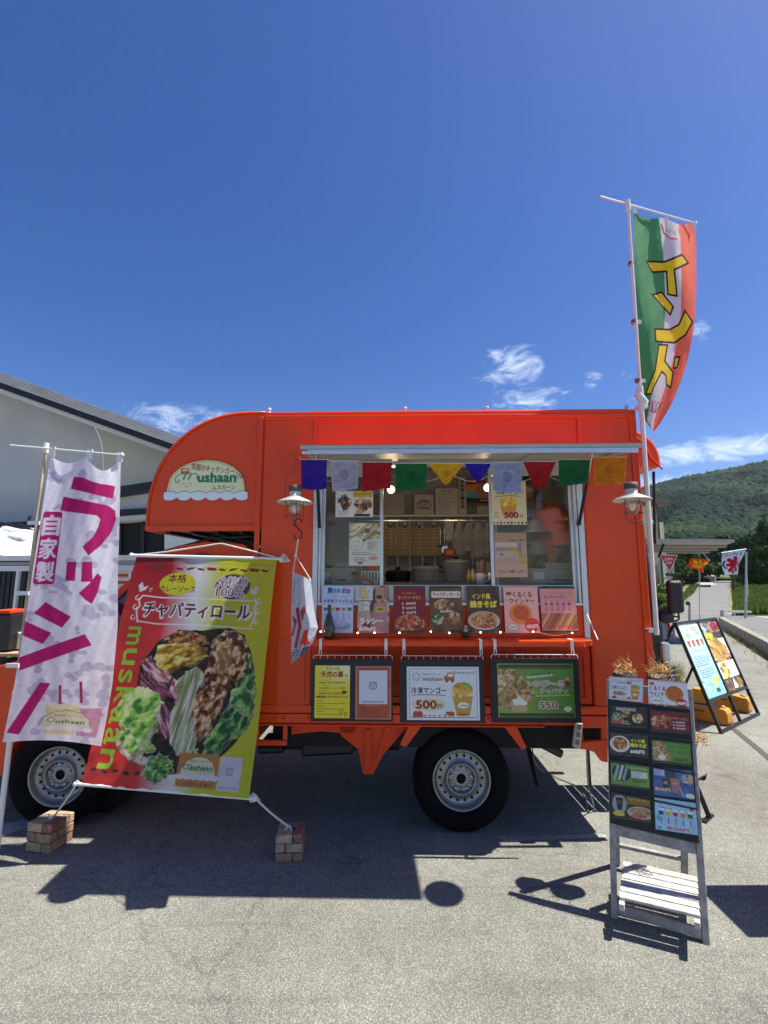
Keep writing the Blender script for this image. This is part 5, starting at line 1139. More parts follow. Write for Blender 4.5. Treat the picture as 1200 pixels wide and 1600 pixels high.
    a.form(frill([(36, 282), (52, 290), (64, 306), (80, 318), (72, 330), (52, 322), (38, 306)], amp=2, sd=35), GL, 9, 14, 30, 9, 1.1, .8, 13, .5, edge=.5)
    a.form(frill([(86, 332), (100, 320), (118, 326), (126, 342), (120, 358), (100, 366), (84, 356)], amp=4, sd=36), GR[1:], 4, 5, 0, 8, 1.8, .85, 14, .7, edge=.4)
    a.form(frill([(142, 316), (156, 310), (162, 328), (148, 336)], amp=2.4, sd=37), GL[:4], 4, 5, 0, 5, 1.5, .8, 15, edge=.4)
    for k in range(14):
        if k not in (5, 6, 7): x = 12+k*16; a.ell(x, 352+(k % 2)*2, 5, 2.6, '24402a' if k > 1 else '4a3a38', rot=30*(k % 2)-15)
    # muskaan down the left side, letters turned a quarter
    a.text('muskaan', 27, 236, h=25, w=232, col='9fdc3c', rot=90, bold=-.004) if False else None
    for i, ch in enumerate('muskaan'):
        v_, t_ = text_tris(ch, .01); ln = 27 if ch == 'm' else 24; y0 = 124+[0, 37, 72, 100, 133, 164, 196][i]; L_ = [34, 30, 24, 30, 28, 28, 32][i]; hh = 26 if ch == 'k' else 20
        a.text(ch, 26 if ch != 'k' else 29, y0+L_/2, h=hh, w=L_*.86, col='a6e23e', rot=90, bold=.012)
    # logo card and white card beside it
    a.rect(132, 318, 190, 366, 'c98a4c', r=3); lg = [(136, 350), (137, 340), (143, 330), (152, 324), (162, 322), (172, 324), (181, 330), (186, 340), (187, 350)]; a.poly(lg, 'e6e8c4'); a.line(lg, .9, '6a6a28'); a.text('笑顔のキッチンカー', 163, 329, h=3.6, w=30, col='a8642c'); a.text('ushaan', 166, 338, h=6.5, w=32, col='1f7f48', bold=.04); a.line([(150, 342.5), (184, 342.8)], .8, '1f7f48')
    for cx in (143, 149): a.ring(cx, 338, 3, 3.4, 1.1, '1f7f48')
    a.text('ムスカーン', 171, 346, h=2.6, w=18, col='8a7a50')
    for k in range(6): a.ell(137+k*10, 352, 6, 4, 'e6ebf4')
    a.text('インスタやってます', 159, 361.5, h=5, w=50, col='8a2a34', bold=.02)
    a.rect(192, 320, 224, 368, 'd9dce6', r=2.5); a.rect(202, 335, 212, 346, '8a8694', r=2.5); a.rect(203.2, 336.2, 210.8, 344.8, 'd9dce6', r=1.8); a.ring(207, 340.5, 2.2, 2.4, .8, '8a8694'); a.ell(209.6, 338, .6, .6, '8a8694'); a.text('@MUSKAAN_246', 208, 363.5, h=2.8, w=27, col='7a5a66')
    # hems
    for y in (12, 14, 358+4, 366): a.line([(0, y), (W, y)], .5, '7a7a4a', .35)
    for x in (5, W-5): a.line([(x, 0), (x, H)], .5, '7a5a3a', .35)
    y1, y2 = 3.14, 2.96; TL, TR_, BR, BL = D(214, 868, y1), D(433, 873, y1+.03), D(390, 1247, y2), D(128, 1225, y2)
    t = thing('hanging_banner', 'red to lime chapati roll banner with big food picture roped before the cab', 'banner', (TL+TR_)/2); o = Vector(t.location)
    bl = quadmap(TL-o, TR_-o, BR-o, BL-o); nrm = np.array((BL-TL).cross(TR_-TL).normalized()); nrm = nrm if nrm[1] < 0 else -nrm
    def fm(u, v):
        x, y, z = bl(u, v); w = .012*np.sin(v*7+.5*u) + .004*noiz(u, v, 11, 3) + .0025*noiz(u, v, 30, 5)*np.exp(-((v-.92)/.1)**2)*2 + .010*np.sin(u*3.1416)*np.sin(v*3.14); return x+nrm[0]*w, y+nrm[1]*w, z+nrm[2]*w
    a.sheet('banner_sheet', t, fm, VINYL)
    for A, B in ((TL, TR_), (BL, BR)):
        d = (B-A).normalized(); MB().tube([tuple(A-o-d*.035), tuple(B-o+d*.03)], .011, 10).build('bar', WPL, t); 
        for q in (A-d*.035, B+d*.03): MB().ball(tuple(q-o), .017).build('bar_cap', WPL, t)
    return t, o, TL, TR_, BR, BL
CT, CO, cTL, cTR, cBR, cBL = chapati()
def rope(name, pts, r=.0055, parent=None, o=Vector((0,0,0)), label=None):
    p = smooth_path([Vector(q)-o for q in pts], 5) if len(pts) > 2 else [Vector(q)-o for q in pts]; ob = MB().tube(p, r, 7).build(name, ROPE, parent)
    if label: tag(ob, label, 'rope')
    return ob
hook = TW(*(lambda q: (q[0], -.02, q[1]))(P(345, 849, -.02)))
rope('tie_rope', [cTL-(cTR-cTL).normalized()*.03, D(260, 862, 3.15), D(345, 849, 3.19)], .005, CT, CO); rope('tie_rope', [D(345, 849, 3.19), D(390, 860, 3.17), cTR+(cTR-cTL).normalized()*.03], .005, CT, CO)
def knot(c, s=.02, name='rope_knot', parent=None, o=Vector((0,0,0))):
    mb = MB(); rs = np.random.RandomState(int(abs(c.x)*100)); p = [Vector(c)-o+Vector(rs.normal(size=3)*s*.8) for _ in range(11)]; mb.tube(smooth_path(p, 5), s*.24, 6); return mb.build(name, ROPE, parent)
knot(cTR+Vector((.05, 0, 0)), .022, parent=CT, o=CO); knot(cBR+Vector((.03, 0, .0)), .018, parent=CT, o=CO)
# ---- brick pattern weights
BRK = [mat('brick_tan', (.42, .25, .14), rough=.9, var=.35, vscale=30, bump=1, bscale=90, dirt=.3), mat('brick_rose', (.33, .15, .10), rough=.9, var=.4, vscale=30, bump=1, bscale=90, dirt=.4), mat('brick_sand', (.50, .36, .22), rough=.9, var=.3, vscale=30, bump=1, bscale=90, dirt=.2)]
MORT = mat('brick_mortar', (.12, .085, .06), rough=1)
def brick_weight(px, py, label, rz, s=1.0):
    b = G(px, py); t = thing('brick_weight', label, 'brick weight', (b.x, b.y+.09*s, 0), rz, 'brick pattern weights holding the banner'); L, w, h = .105*s, .062*s, .050*s; rs = random.Random(int(px))
    MB().box((-.062*s, -.062*s, .002), (.062*s, .062*s, .05*s)).build('core', MORT, t)
    half = (L+w)/2
    for c in range(3):
        for k in range(4):
            a = k*math.pi/2 + (math.pi if c % 2 else 0); m = Matrix.Rotation(a, 4, 'Z'); fl = -1 if c % 2 else 1
            cx = -half+L/2 if fl > 0 else half-L/2
            mb = MB(); q = .0025; mb.box((cx-L/2+q, -half+rs.uniform(-.003, .002), c*(h+.003)+.001), (cx+L/2-q, -half+w-q, c*(h+.003)+h), 0, m)
            mb.build('brick', rs.choice(BRK), t, bevel=.006, seg=2)
    return t
B1 = brick_weight(60, 1334, 'sunlit tan brick weight at the lower left, tied to the banner by rope', R(-12), 1.02)
B2 = brick_weight(449, 1349, 'shaded brown brick weight in the truck shadow right of the banner', R(3), .92)
def down(A, Bt): c = Vector(Bt.location)+Vector((0, -.0, .145)); return c
for A, Bt, rr in ((cBL-Vector((.03, 0, 0)), B1, .02), (cBR+Vector((.03, 0, 0)), B2, .02)):
    c = down(A, Bt); o = rope('tie_rope', [A, A.lerp(c, .5)+Vector((0, 0, -.008)), c], .006, CT, CO); knot(c+Vector((0, -.01, .0)), rr, parent=CT, o=CO)
# ---- lanterns
LSH = mat('enamel_shade', (.62, .60, .54), rough=.35, var=.15, dirt=.25); RUST = mat('rusty_iron', (.13, .10, .085), rough=.7, var=.4, dirt=.5, metal=.3)
def lantern(px, py, yl, label, sc_=1.0):
    x, z = P(px, py, yl); t = tthing('cage_lantern', label, 'lantern', x, yl, z, 'cage lanterns hung from the hatch corners')
    MB().lathe([(.004, .052), (.030, .050), (.034, .044), (.030, .022), (.10, -.012), (.104, -.018), (.101, -.020), (.096, -.014), (.028, .014)], 32).build('shade', LSH, t)
    MB().lathe([(.0, .084), (.037, .084), (.038, .05), (.034, .046), (.030, .05)], 24).build('cap', RUST, t)
    MB().lathe([(.0, .018), (.026, .014), (.030, -.01), (.038, -.04), (.037, -.075), (.02, -.098), (0, -.102)], 24).build('glass_globe', glass('lantern_glass', (.95, .93, .9), .12), t)
    MB().ball((0, 0, -.05), (.018, .018, .028)).build('bulb', mat('frosted_bulb', (.75, .73, .7), rough=.3), t)
    for zz, rr in ((-.032, .052), (-.092, .052)): MB().tube([(rr*math.cos(a), rr*math.sin(a), zz) for a in np.linspace(0, 6.2832, 25)], .0022, 5).build('cage_ring', RUST, t)
    for k in range(4):
        a = k*math.pi/2+.4; MB().tube([(.05*math.cos(a), .05*math.sin(a), -.012), (.052*math.cos(a), .052*math.sin(a), -.09), (.045*math.cos(a), .045*math.sin(a), -.125), (.0, .0, -.150)], .002, 5).build('cage_wire', RUST, t)
    return t, (x, yl, z)
L1, l1 = lantern(461, 781, -.52, 'left cage lantern with pale shade hanging at the left corner of the hatch')
L2, l2 = lantern(987, 777, -.50, 'right cage lantern hanging at the right corner of the hatch by a chain')
# bail of the left lantern swings up to the hatch corner
hx, hz = P(462, 706, -.54); MB().tube([(-.055, 0, -.02), (-.058, 0, .06), (-.05, 0, .13), (-.02, 0, .17), (hx-l1[0], -.02, .20), (hx-l1[0], -.02, hz-l1[2])], .0025, 6).build('bail_wire', RUST, L1)
hx, hz = P(985, 704, -.52); mb = MB()
for k in range(9):
    z0_ = .085+k*(hz-l2[2]-.085)/9; mb.tube([(.004*math.cos(a), 0, z0_+.011+.012*math.sin(a)) for a in np.linspace(0, 6.28, 9)] if k % 2 else [(0, .004*math.cos(a), z0_+.011+.012*math.sin(a)) for a in np.linspace(0, 6.28, 9)], .0013, 4)
mb.build('hanging_chain', RUST, L2)
# S hook and the small shaved ice flag
sx, sz_ = P(466, 826, -.52); sh = tthing('s_hook', 'black iron S hook hanging under the left lantern', 'hook', sx, -.52, sz_)
MB().tube([(.020, 0, .038), (.012, 0, .055), (-.008, 0, .058), (-.022, 0, .042), (-.018, 0, .018), (.0, 0, .0), (.020, 0, -.020), (.022, 0, -.045), (.006, 0, -.062), (-.016, 0, -.058), (-.024, 0, -.036)], .0042, 8).build('hook_wire', BLK, sh)
def ice_flag():
    a = Art(52, 132, 2.4, 'c9cede', 2); a.text('うまい', 5, 30, h=24, w=4, col='3a5aa0') if False else a.vtext('つめたい', 5.5, 12, 48, 6, col='3a5aa0')
    c = 'b0485a'
    a.poly([(10, 52), (18, 50), (20, 78), (14, 112), (8, 110), (14, 80)], c); a.poly([(2, 62), (12, 70), (4, 92), (0, 92), (6, 76)], c); a.poly([(20, 56), (30, 46), (32, 54), (22, 72)], c)
    a.poly([(26, 84), (34, 82), (36, 96), (44, 104), (48, 100), (46, 110), (36, 112), (28, 106), (24, 114), (22, 102)], 'e0483c')
    for k in range(5): a.line([(x, 116+k*3.6+2*math.sin(x*.4+k)) for x in range(0, 53, 4)], 1.3, ['2c4a8c', '6a80b0'][k % 2])
    a.poly([(26, 132), (34, 112), (52, 116), (52, 132)], '1c2c5e', .8)
    t = tthing('ice_flag', 'small white shaved ice flag on strings below the S hook, right half in the sun', 'flag', sx, -.52, sz_); o = t.matrix_world.inverted() if False else (TRM @ Matrix.Translation((sx, -.52, sz_))).inverted()
    le = [(457, 893), (456, 921), (455, 950), (455, 979), (455, 1008), (455, 1037)]; ri = [(486, 906), (488, 930), (491, 955), (497, 981), (488, 1004), (479, 1018)]
    def fm(u, v):
        n = 6; lx = np.interp(v, np.linspace(0, 1, n), [p[0] for p in le]); ly = np.interp(v, np.linspace(0, 1, n), [p[1] for p in le]); rx = np.interp(v, np.linspace(0, 1, n), [p[0] for p in ri]); ry = np.interp(v, np.linspace(0, 1, n), [p[1] for p in ri])
        px = lx+(rx-lx)*u; py = ly+(ry-ly)*u; y = 3.24-.50 - .16*np.clip((u-.42)/.58, 0, 1) + .008*noiz(u, v, 9, 2) + .03*v; U = (px-600)/FPX; V = (800-py)/FPX; dy = CP-V*SP; dz = SP+V*CP
        X_, Y_, Z_ = U/dy*y, y+0*u, CAM_H+dz/dy*y; m = o; return (m[0][0]*X_+m[0][1]*Y_+m[0][2]*Z_+m[0][3], m[1][0]*X_+m[1][1]*Y_+m[1][2]*Z_+m[1][3], m[2][0]*X_+m[2][1]*Y_+m[2][2]*Z_+m[2][3])
    a.sheet('flag_cloth', t, fm, THIN)
    w2l = lambda p: tuple(o @ p)
    kn = D(462, 868, 2.73); MB().tube([w2l(D(466, 842, 2.72)), w2l(kn)], .0045, 6).build('string', ROPE, t); MB().tube([w2l(kn), w2l(D(458, 894, 2.74))], .0025, 6).build('string', ROPE, t); MB().tube([w2l(kn), w2l(D(486, 907, 2.60))], .0028, 6).build('string', ROPE, t)
    MB().ball(w2l(kn), .009).build('knot', ROPE, t)
ice_flag()
# ---- prayer flags
def prayer():
    x0, z0 = P(468, 716, -.50); t = tthing('prayer_flag_garland', 'string of ten coloured prayer flags across the open hatch', 'garland', x0, -.50, z0)
    o = (TRM @ Matrix.Translation((x0, -.50, z0))).inverted()
    cols = ['3a22a0', 'b8bdd8', 'a81820', '1c6a38', 'd8a820', '2a20b0', 'a8b4dc', 'b01c24', '1e6a3a', 'e08a18']; nm = ['violet flag', 'white flag with blue print', 'red flag', 'green flag', 'yellow flag curled to a point', 'blue flag curled up', 'pale blue printed flag', 'red flag hanging as a triangle', 'dark green flag', 'orange printed flag at the right end']
    bx = [(470, 511, 718, 763), (516, 560, 720, 765), (566, 613, 722, 766), (617, 667, 724, 768), (671, 723, 724, 757), (726, 767, 724, 753), (769, 816, 722, 768), (817, 869, 721, 764), (873, 922, 718, 758), (927, 979, 714, 758)]
    pts = [D(468, 714, 2.72)]
    for i, (a0, a1, b0, b1) in enumerate(bx):
        a = Art(a1-a0, b1-b0, 2.2, cols[i], i); c = tuple(np.array(srgb(cols[i]))*(.55 if i not in (1, 6) else .35)); w, h = a.w, a.h
        if i in (1, 3, 4, 6, 8, 9, 7, 2):
            r_ = 3.6 if i in (1, 6, 9) else 5
            y = 4
            while y < h-4:
                x = 3
                while x < w-3:
                    d = a.rs.uniform(1, 5)
                    if not (abs(x-w/2) < w*.17 and abs(y-h*.48) < h*.2): a.rect(x, y, min(x+d, w-3), y+.9, tuple(c), .75 if i in (1, 6, 9) else .35)
                    x += d+.8
                y += r_*.62
            a.ell(w/2, h*.48, w*.12, h*.16, tuple(c), .5); a.ring(w/2, h*.48, w*.14, h*.17, .8, tuple(c))
        a.mottle(.12, 5); bot = {4: 1, 5: 1, 7: 2}.get(i, 0); j = rnd.uniform(-2, 2)
        def fm(u, v, a0=a0, a1=a1, b0=b0, b1=b1, bot=bot, i=i):
            if bot == 0: s = 1-.10*v*(1 if i % 2 else .6); px = (a0+a1)/2+(u-.5)*(a1-a0)*s+1.5*np.sin(i*2.1)*v; py = b0+(b1-b0)*v + 2.5*np.sin(u*3+i)*v
            elif bot == 1: px = (a0+a1)/2+(u-.5)*(a1-a0)*(1-.55*v**1.5); py = b0+(b1-b0)*v*(.62+.38*np.sin(u*np.pi))
            else: px = (a0+a1)/2+(u-.5)*(a1-a0)*(1-.72*v); py = b0+(b1-b0)*v
            y = 2.74+.010*np.sin(u*9+i)*v+.012*noiz(u, v, 5, i)*v-.01*u; U = (px-600)/FPX; V = (800-py)/FPX; dy = CP-V*SP; dz = SP+V*CP; X_, Y_, Z_ = U/dy*y, y+0*u, CAM_H+dz/dy*y; m = o
            return (m[0][0]*X_+m[0][1]*Y_+m[0][2]*Z_+m[0][3], m[1][0]*X_+m[1][1]*Y_+m[1][2]*Z_+m[1][3], m[2][0]*X_+m[2][1]*Y_+m[2][2]*Z_+m[2][3])
        f = a.sheet('prayer_flag', t, fm, THIN); f['label'] = nm[i]; pts += [D(a0, b0, 2.74), D(a1, b0, 2.73)]
    pts.append(D(984, 709, 2.72)); MB().tube([tuple(o @ p) for p in pts], .0022, 5).build('string', ROPE, t)
prayer()
# ---- printed cards
def food_card(kind, w, h, res):
    a = None
    def border(a, c1='1c2018', c2='6a6a3a', top=True, bot=True, t=4):
        for on, y in ((top, 0), (bot, h-t)):
            if not on: continue
            a.rect(0, y, w, y+t, c1); x = 0
            while x < w: a.poly([(x, y+t*.95), (x+.9, y+t*.2), (x+1.8, y+t*.95)], c2, .8); x += 2
        return a
    if kind == 'summer':
        a = Art(w, h, res, 'c9d2ea', 31); a.mottle(.12, 9); a.text('夏', 12, 7, h=9, w=9, col='2a5a8c', bold=.03); a.text('感満', 22, 7, h=7, w=13, col='2a6a8c', bold=.02); a.text('載', 35, 7, h=8, w=8, col='2a6a8c', bold=.02); a.ell(42, 8, 3.6, 3.6, 'b03050'); a.text('冷', 42, 8, h=4.5, w=4.5, col='f4e0e4')
        a.text('つめた〜い', w*.52, 16, h=4, w=22, col='6a84b0', bold=.01); a.text('かき氷スカッシュ', w*.5, 23, h=6, w=46, col='283c74', bold=.03)
        for k, c in enumerate(('3a6ab0', 'c8a83a', 'b8303a', 'd08a3a', '3a7a4a')): x = 6+k*9.5; a.poly([(x-4, 30), (x+4, 30), (x+3, 38), (x-3, 38)], 'dfe6f0'); a.poly([(x-3.6, 33), (x+3.6, 33), (x+2.8, 38), (x-2.8, 38)], c); a.line([(x, 42), (x, 50)], .9, '5a6a94')
        a.text('各500円', w*.6, h-8, h=6, w=28, col='8a7a6a', bold=.03); a.ell(w-8, h-12, 6, 3.5, '5ab0a8', .6)
    elif kind == 'lassi':
        a = Art(w, h, res, '8a5a44', 32); a.blobs(w/2, h/2, w*.6, h*.6, ['6a4438', 'a8806a', 'c9b09a', '54342a', 'b89a8a'], 90, 6); a.rect(0, 0, 24, 22, 'd9d2cc'); a.dashes(2, 1, 22, 20, 6, '5a4a4a'); a.rect(8, 0, 13, 22, 'd8c84a'); a.rect(2, 24, 19, 38, 'e0dcd4'); a.dashes(3, 25, 18, 37, 4, '6a5a54'); a.rect(28, 2, 42, 20, 'b8906a'); a.ell(34, 17, 5, 3, '6a2a1a')
        a.poly([(26, 26), (46, 26), (48, 70), (24, 70)], 'b88488'); a.ell(36, 36, 8, 5, 'd9b83a'); a.ell(36, 36, 5, 2.5, '7a8a3a'); a.text('ラッシー', 22, 54, h=9, w=36, col='f4e6d0', bold=.06); a.text('各500円', 15, 66, h=6, w=26, col='f6ead8', bold=.05)
    elif kind == 'tandoori':
        a = Art(w, h, res, '8a1c20', 33); a.mottle(.3, 10); border(a); a.text('お一人様でも', 24, 11, h=3, w=22, col='d8b060'); a.text('タンドリーチキン', w/2, 18, h=6, w=36, col='e8a850', bold=.03)
        for k, (s_, p_) in enumerate((('L', '850円'), ('M', '650円'), ('S', '450円'))): a.text(s_, 15, 27+k*7, h=4, w=3, col='ead8c8', bold=.03); a.text(p_, 27, 27+k*7, h=4, w=15, col='f0e2d4', bold=.03)
        a.food(w*.5, h*.80, w*.46, h*.19, ['b5502c', 'd07a44', 'a03c20', 'e0a070', '8a3018', 'cf8a5a'], 90, 4); border(a, top=False)
    elif kind == 'roll':
        a = Art(w, h, res, '6e4a2a', 34); a.mottle(.4, 8); border(a); a.rect(3, 8, w-2, 18, 'f0dcc8', r=2); a.text('チャパティロール', w/2+1, 13, h=6.5, w=42, col='8a3a24', bold=.04)
        a.food(w*.45, h*.40, 15, 9, ['c9a87a', '8a5a2a', 'e0c898', '5a4a2a', 'b0703a'], 60, 3); a.food(12, h*.70, 9, 9, ['4a6a34', '8aa060', '2c4a24', 'd8d0b0'], 50, 2.5); a.food(w-13, h*.68, 10, 10, ['b07a3a', '6a4a22', 'd8b880', '8a5028'], 50, 2.5); a.text('各600円', w/2, h*.54, h=4, w=18, col='f4ecdc', bold=.03); border(a, top=False)
    elif kind == 'noodle':
        a = Art(w, h, res, '5a3a22', 35); a.mottle(.4, 8); border(a); a.text('インド風', 22, 16, h=8, w=28, col='f0d83a', bold=.05); a.text('焼きそば', w/2, 28, h=10, w=40, col='f4dc3c', bold=.06); a.ell(w/2, h*.74, w*.48, h*.2, 'd8c0a8'); a.food(w/2, h*.73, w*.42, h*.17, ['c98a4a', 'b06a34', 'e0b070', '8a4a24', 'd09a5a'], 120, 2.6); a.text('600円', w*.62, h*.86, h=6, w=22, col='b0443a', bold=.04); border(a, top=False)
    elif kind == 'wiener':
        a = Art(w, h, res, 'f4b8a8', 36)
        for k in range(int(w/2.4)): a.poly([(k*2.4, 0), (k*2.4+1.2, 2.4), (k*2.4+2.4, 0)], 'c06a4a' if k % 2 else 'e09a7a')
        a.rect(4, 9, 12, 14, 'a84a30', r=1); a.text('くるくる', 28, 13, h=8, w=28, col='8a3424', bold=.05); a.text('ウインナー', 27, 23, h=7, w=38, col='5a2c28', bold=.03)
        a.ell(24, 43, 17, 16, 'ee8a34'); 
        a.line([(24+r*.92*math.cos(t), 42+r*.92*math.sin(t)) for t, r in zip(np.linspace(0, 20, 80), np.linspace(1.0, 12.5, 80))], 2.4, 'c24a24')
        a.ell(40, 60, 11, 11, 'd6482e'); a.text('450円', 40, 62, h=6, w=17, col='fbeee4', bold=.05); a.ell(12, 63, 8, 5, 'f2ead4'); a.ring(12, 63, 8, 5, .7, '5a8a5a'); a.text('ushaan', 13, 63, h=2.6, w=11, col='2a7c4c', bold=.02)
    elif kind == 'kids':
        a = Art(w, h, res, 'e89a94', 37); border(a); a.text('こども大好き', w/2, 11, h=3.4, w=26, col='8a4a4a'); a.text('キッズチャパティ', 22, 17, h=5, w=33, col='7a3434', bold=.03); a.rect(40, 10, 48, 16, 'd8a83a')
        for k in range(5): a.vtext('チーズ味', 8+k*8.5, 22, 38, 4, col='8a4450')
        a.clip_poly([(0, 42), (w, 42), (w, h-5), (0, h-5)]); a.rect(0, 42, w, h, 'b07a54')
        for k in range(6): a.line([(-6+k*12, h), (14+k*12, 40)], 6, ['d8a868', 'a85a34', 'c88a5a'][k % 3], .9); a.line([(-3+k*12, h), (17+k*12, 40)], 1, '7a3a28')
        a.unclip(); a.text('各350円', 34, h-10, h=5.5, w=22, col='d84a4a', bold=.04); border(a, top=False)
    return a
def card_on_truck(art, name, label, cat, px0, py0, px1, py1, yl, m=PAPER, thick=.004, group=None, tilt=0, part=False, parent=None):
    """upright printed card in the truck's frame; its own origin at the bottom centre"""
    x0, z0 = P(px0, py1, yl); x1, z1 = P(px1, py0, yl); cx = (x0+x1)/2; w = x1-x0; h = z1-z0
    fm = lambda u, v: ((u-.5)*w, 0*u+tilt*(1-v), h*(1-v))
    o = art.sheet(name, None, fm, m, thick=thick); M = TRM @ Matrix.Translation((cx, yl, z0))
    if parent is None: o.matrix_world = M; tag(o, label, cat, group)
    else: o.parent = parent; o.matrix_local = Matrix.Translation((cx, yl, z0))
    return o
cards = [('summer', 502, 552, 'pale blue shaved ice squash menu card, leftmost on the serving shelf behind the bottle'), ('lassi', 558, 608, 'brown lassi menu card, second from the left on the serving shelf'), ('tandoori', 615, 665, 'dark red tandoori chicken menu card with three prices on the serving shelf'), ('roll', 672, 722, 'brown chapati roll menu card with white title band on the serving shelf'),
         ('noodle', 731, 781, 'brown fried noodle menu card with yellow title on the serving shelf'), ('wiener', 790, 841, 'pink menu card with an orange spiral sausage on the serving shelf'), ('kids', 848, 900, 'pink kids chapati menu card, rightmost on the serving shelf')]
for k, a0, a1, lb in cards: card_on_truck(food_card(k, a1-a0, 72, 2.6), 'menu_card', lb, 'menu card', a0, 916, a1, 989, -.045, tilt=.03, group='menu cards standing on the serving shelf')
# window posters
def poster_photo():
    a = Art(60, 42, 2.6, 'e8e4dc', 41); a.rect(28, 1, 59, 10, 'dcae2c'); a.text('ネパールの子ども', 43, 5, h=3.6, w=27, col='6a4010'); a.blobs(14, 14, 9, 6, ['4a5a6a', '8a96a0', '2c343c'], 26, 2.4); a.blobs(17, 20, 7, 9, ['7a3a2a', 'b88a6a', '3a2420', 'c8a890'], 40, 2.4)
    a.blobs(44, 22, 13, 9, ['6a4430', '3a2a24', 'b89078', '8a5a44', 'd8c0a8'], 80, 2.6); a.ell(38, 34, 6, 5, 'd09a84'); a.rect(30, 37, 55, 41, '2c343c'); a.dashes(4, 32, 26, 40, 4, '8a8a8a'); return a
def poster_town():
    a = Art(50, 68, 2.6, 'd6d2c4', 42); a.rect(1, 1, 49, 25, 'a89474'); a.blobs(25, 13, 26, 13, ['8a7450', 'c8b890', 'e6dcc0', '6a5a40', 'b0a078'], 110, 3, elong=3, rot=-25); a.ell(12, 32, 11, 11, 'dcd8cc'); a.ring(12, 32, 11, 11, .7, '7a7468')
    for x, y in ((8, 30), (16, 30)): a.ell(x, y, 1, 1, '5a544a')
    a.line([(8, 36), (12, 38), (16, 36)], .6, '5a544a'); a.rect(29, 28, 46, 44, 'cbc6ba'); a.dashes(30, 29, 45, 43, 6, '8f897c'); a.dashes(4, 46, 44, 52, 2, '6a645a'); a.ell(39, 56, 8, 3, 'd0908a'); a.dashes(8, 54, 30, 62, 3, '6a645a'); a.rect(14, 62, 22, 65, '6a645a'); return a
def poster_mango(w=52, h=68):
    a = Art(w, h, 2.6, 'e2d2ac', 43); a.text('すぐ食べれるよ', 30, 6, h=3, w=22, col='a0522a') ; a.text('冷凍マンゴー', 27, 17, h=8, w=40, col='4a2c1c', bold=.03); a.line([(5, 24), (30, 22.5), (44, 24)], .9, '8a4a2a')
    a.poly([(13, 33), (38, 33), (35, 54), (16, 54)], 'd09a30'); a.food(25, 33, 12.5, 8, ['e0a828', 'f0c84a', 'c88a1c', 'f6dc80'], 60, 3); a.text('500', 29, 53, h=8.5, w=20, col='9c2028', bold=.06); a.text('円', 44, 55, h=4.5, w=4.5, col='6a3020', bold=.03); a.dashes(4, 48, 13, 58, 4, '8a7a5a')
    for k in range(10): a.ell(3+k*5.2, 65, 1.8, 1.2+(k % 3)*.5, 'a0482c')
    return a
def poster_beige():
    a = Art(48, 69, 2.6, 'c8a488', 44); a.rect(0, 0, 48, 15, 'b48e6c'); a.text('お客様へのお願い', 33, 12, h=2.6, w=22, col='5a3a2c', bold=.02)
    for x0, y0, x1, y1, c in ((2, 16, 34, 22, 'cdbcae'), (2, 23, 16, 29, 'b08490'), (16, 23, 34, 28, 'b8984a'), (34, 16, 40, 32, 'a07890'), (40, 16, 46, 24, 'b09a8a'), (36, 32, 46, 40, 'a8a05a'), (27, 29, 36, 34, 'c8b04a'), (2, 30, 26, 44, 'c4a8a4'), (8, 32, 13, 36, '6a8a84'), (15, 36, 20, 42, 'c8b04a'), (36, 42, 46, 48, 'b8a04a')): a.rect(x0, y0, x1, y1, c)
    a.dashes(4, 38, 34, 50, 4, '9a8078', .6); a.text('よろしくお願いします', 24, 60, h=3.6, w=36, col='4a2c24', bold=.03); return a
card_on_truck(poster_photo(), 'window_poster', 'landscape photo poster taped high on the left window pane', 'poster', 524, 767, 583, 808, .018, thick=.0015)
card_on_truck(poster_town(), 'window_poster', 'cream illustrated poster on the left window pane below the photo poster', 'poster', 545, 817, 594, 884, .018, thick=.0015)
card_on_truck(poster_mango(), 'window_poster', 'cream frozen mango poster for 500 yen on the right window pane', 'poster', 769, 752, 821, 820, .018, thick=.0015)
card_on_truck(poster_beige(), 'window_poster', 'beige notice with coloured blocks under the frozen mango poster', 'poster', 774, 832, 822, 902, .018, thick=.0015)
# ---- hanging boards under the shelf
def art_spice():
    a = Art(57, 83, 2.6, 'dccb30', 51)
    a.grad(lambda u, v: np.array(srgb('dcc926'))*(1-.0*u[..., None]) + (np.array(srgb('d8dfae'))-np.array(srgb('dcc926')))*np.clip(1.2*(1-v*2.2)[..., None]*(u[..., None]), 0, 1)*1.0)
    a.text('スパイスは', 29, 5, h=5, w=22, col='4a4a20', bold=.03); a.text('天然の薬', 28, 14, h=9.5, w=36, col='8a2420', bold=.04); a.line([(6, 16), (10, 12)], 1, '6a7a2a'); a.ell(51, 16, 2.5, 1.6, '7aa84a'); y = 23
    for k, s_ in enumerate(('ターメリック', '抗酸化作用 肝機能改善', 'クミン', '消化促進 ダイエット効果', 'コリアンダー', '整腸作用 解毒作用')): a.text(s_, 18 if k % 2 == 0 else 28, y, h=2.3 if k % 2 == 0 else 2.9, w=(14 if k % 2 == 0 else 42), col='4a3a18', bold=.02); y += 4.3
    a.text('健康増進におすすめのスパイス', 28, y+.8, h=3.8, w=50, col='3a3414', bold=.04); y += 6
    for k in range(6): a.dashes(4, y, 50 if k % 2 else 16, y+2.6, 1, '4a3a18', .85, .8); y += 4.2
    a.rect(32, 41, 40, 46, 'b89a2a', .6); a.rect(44, 40, 52, 44, '4a2c14'); a.line([(40, 70), (43, 78), (46, 70)], 1, '6a5a1a'); a.ell(50, 76, 3, 4, 'c49a2a'); return a
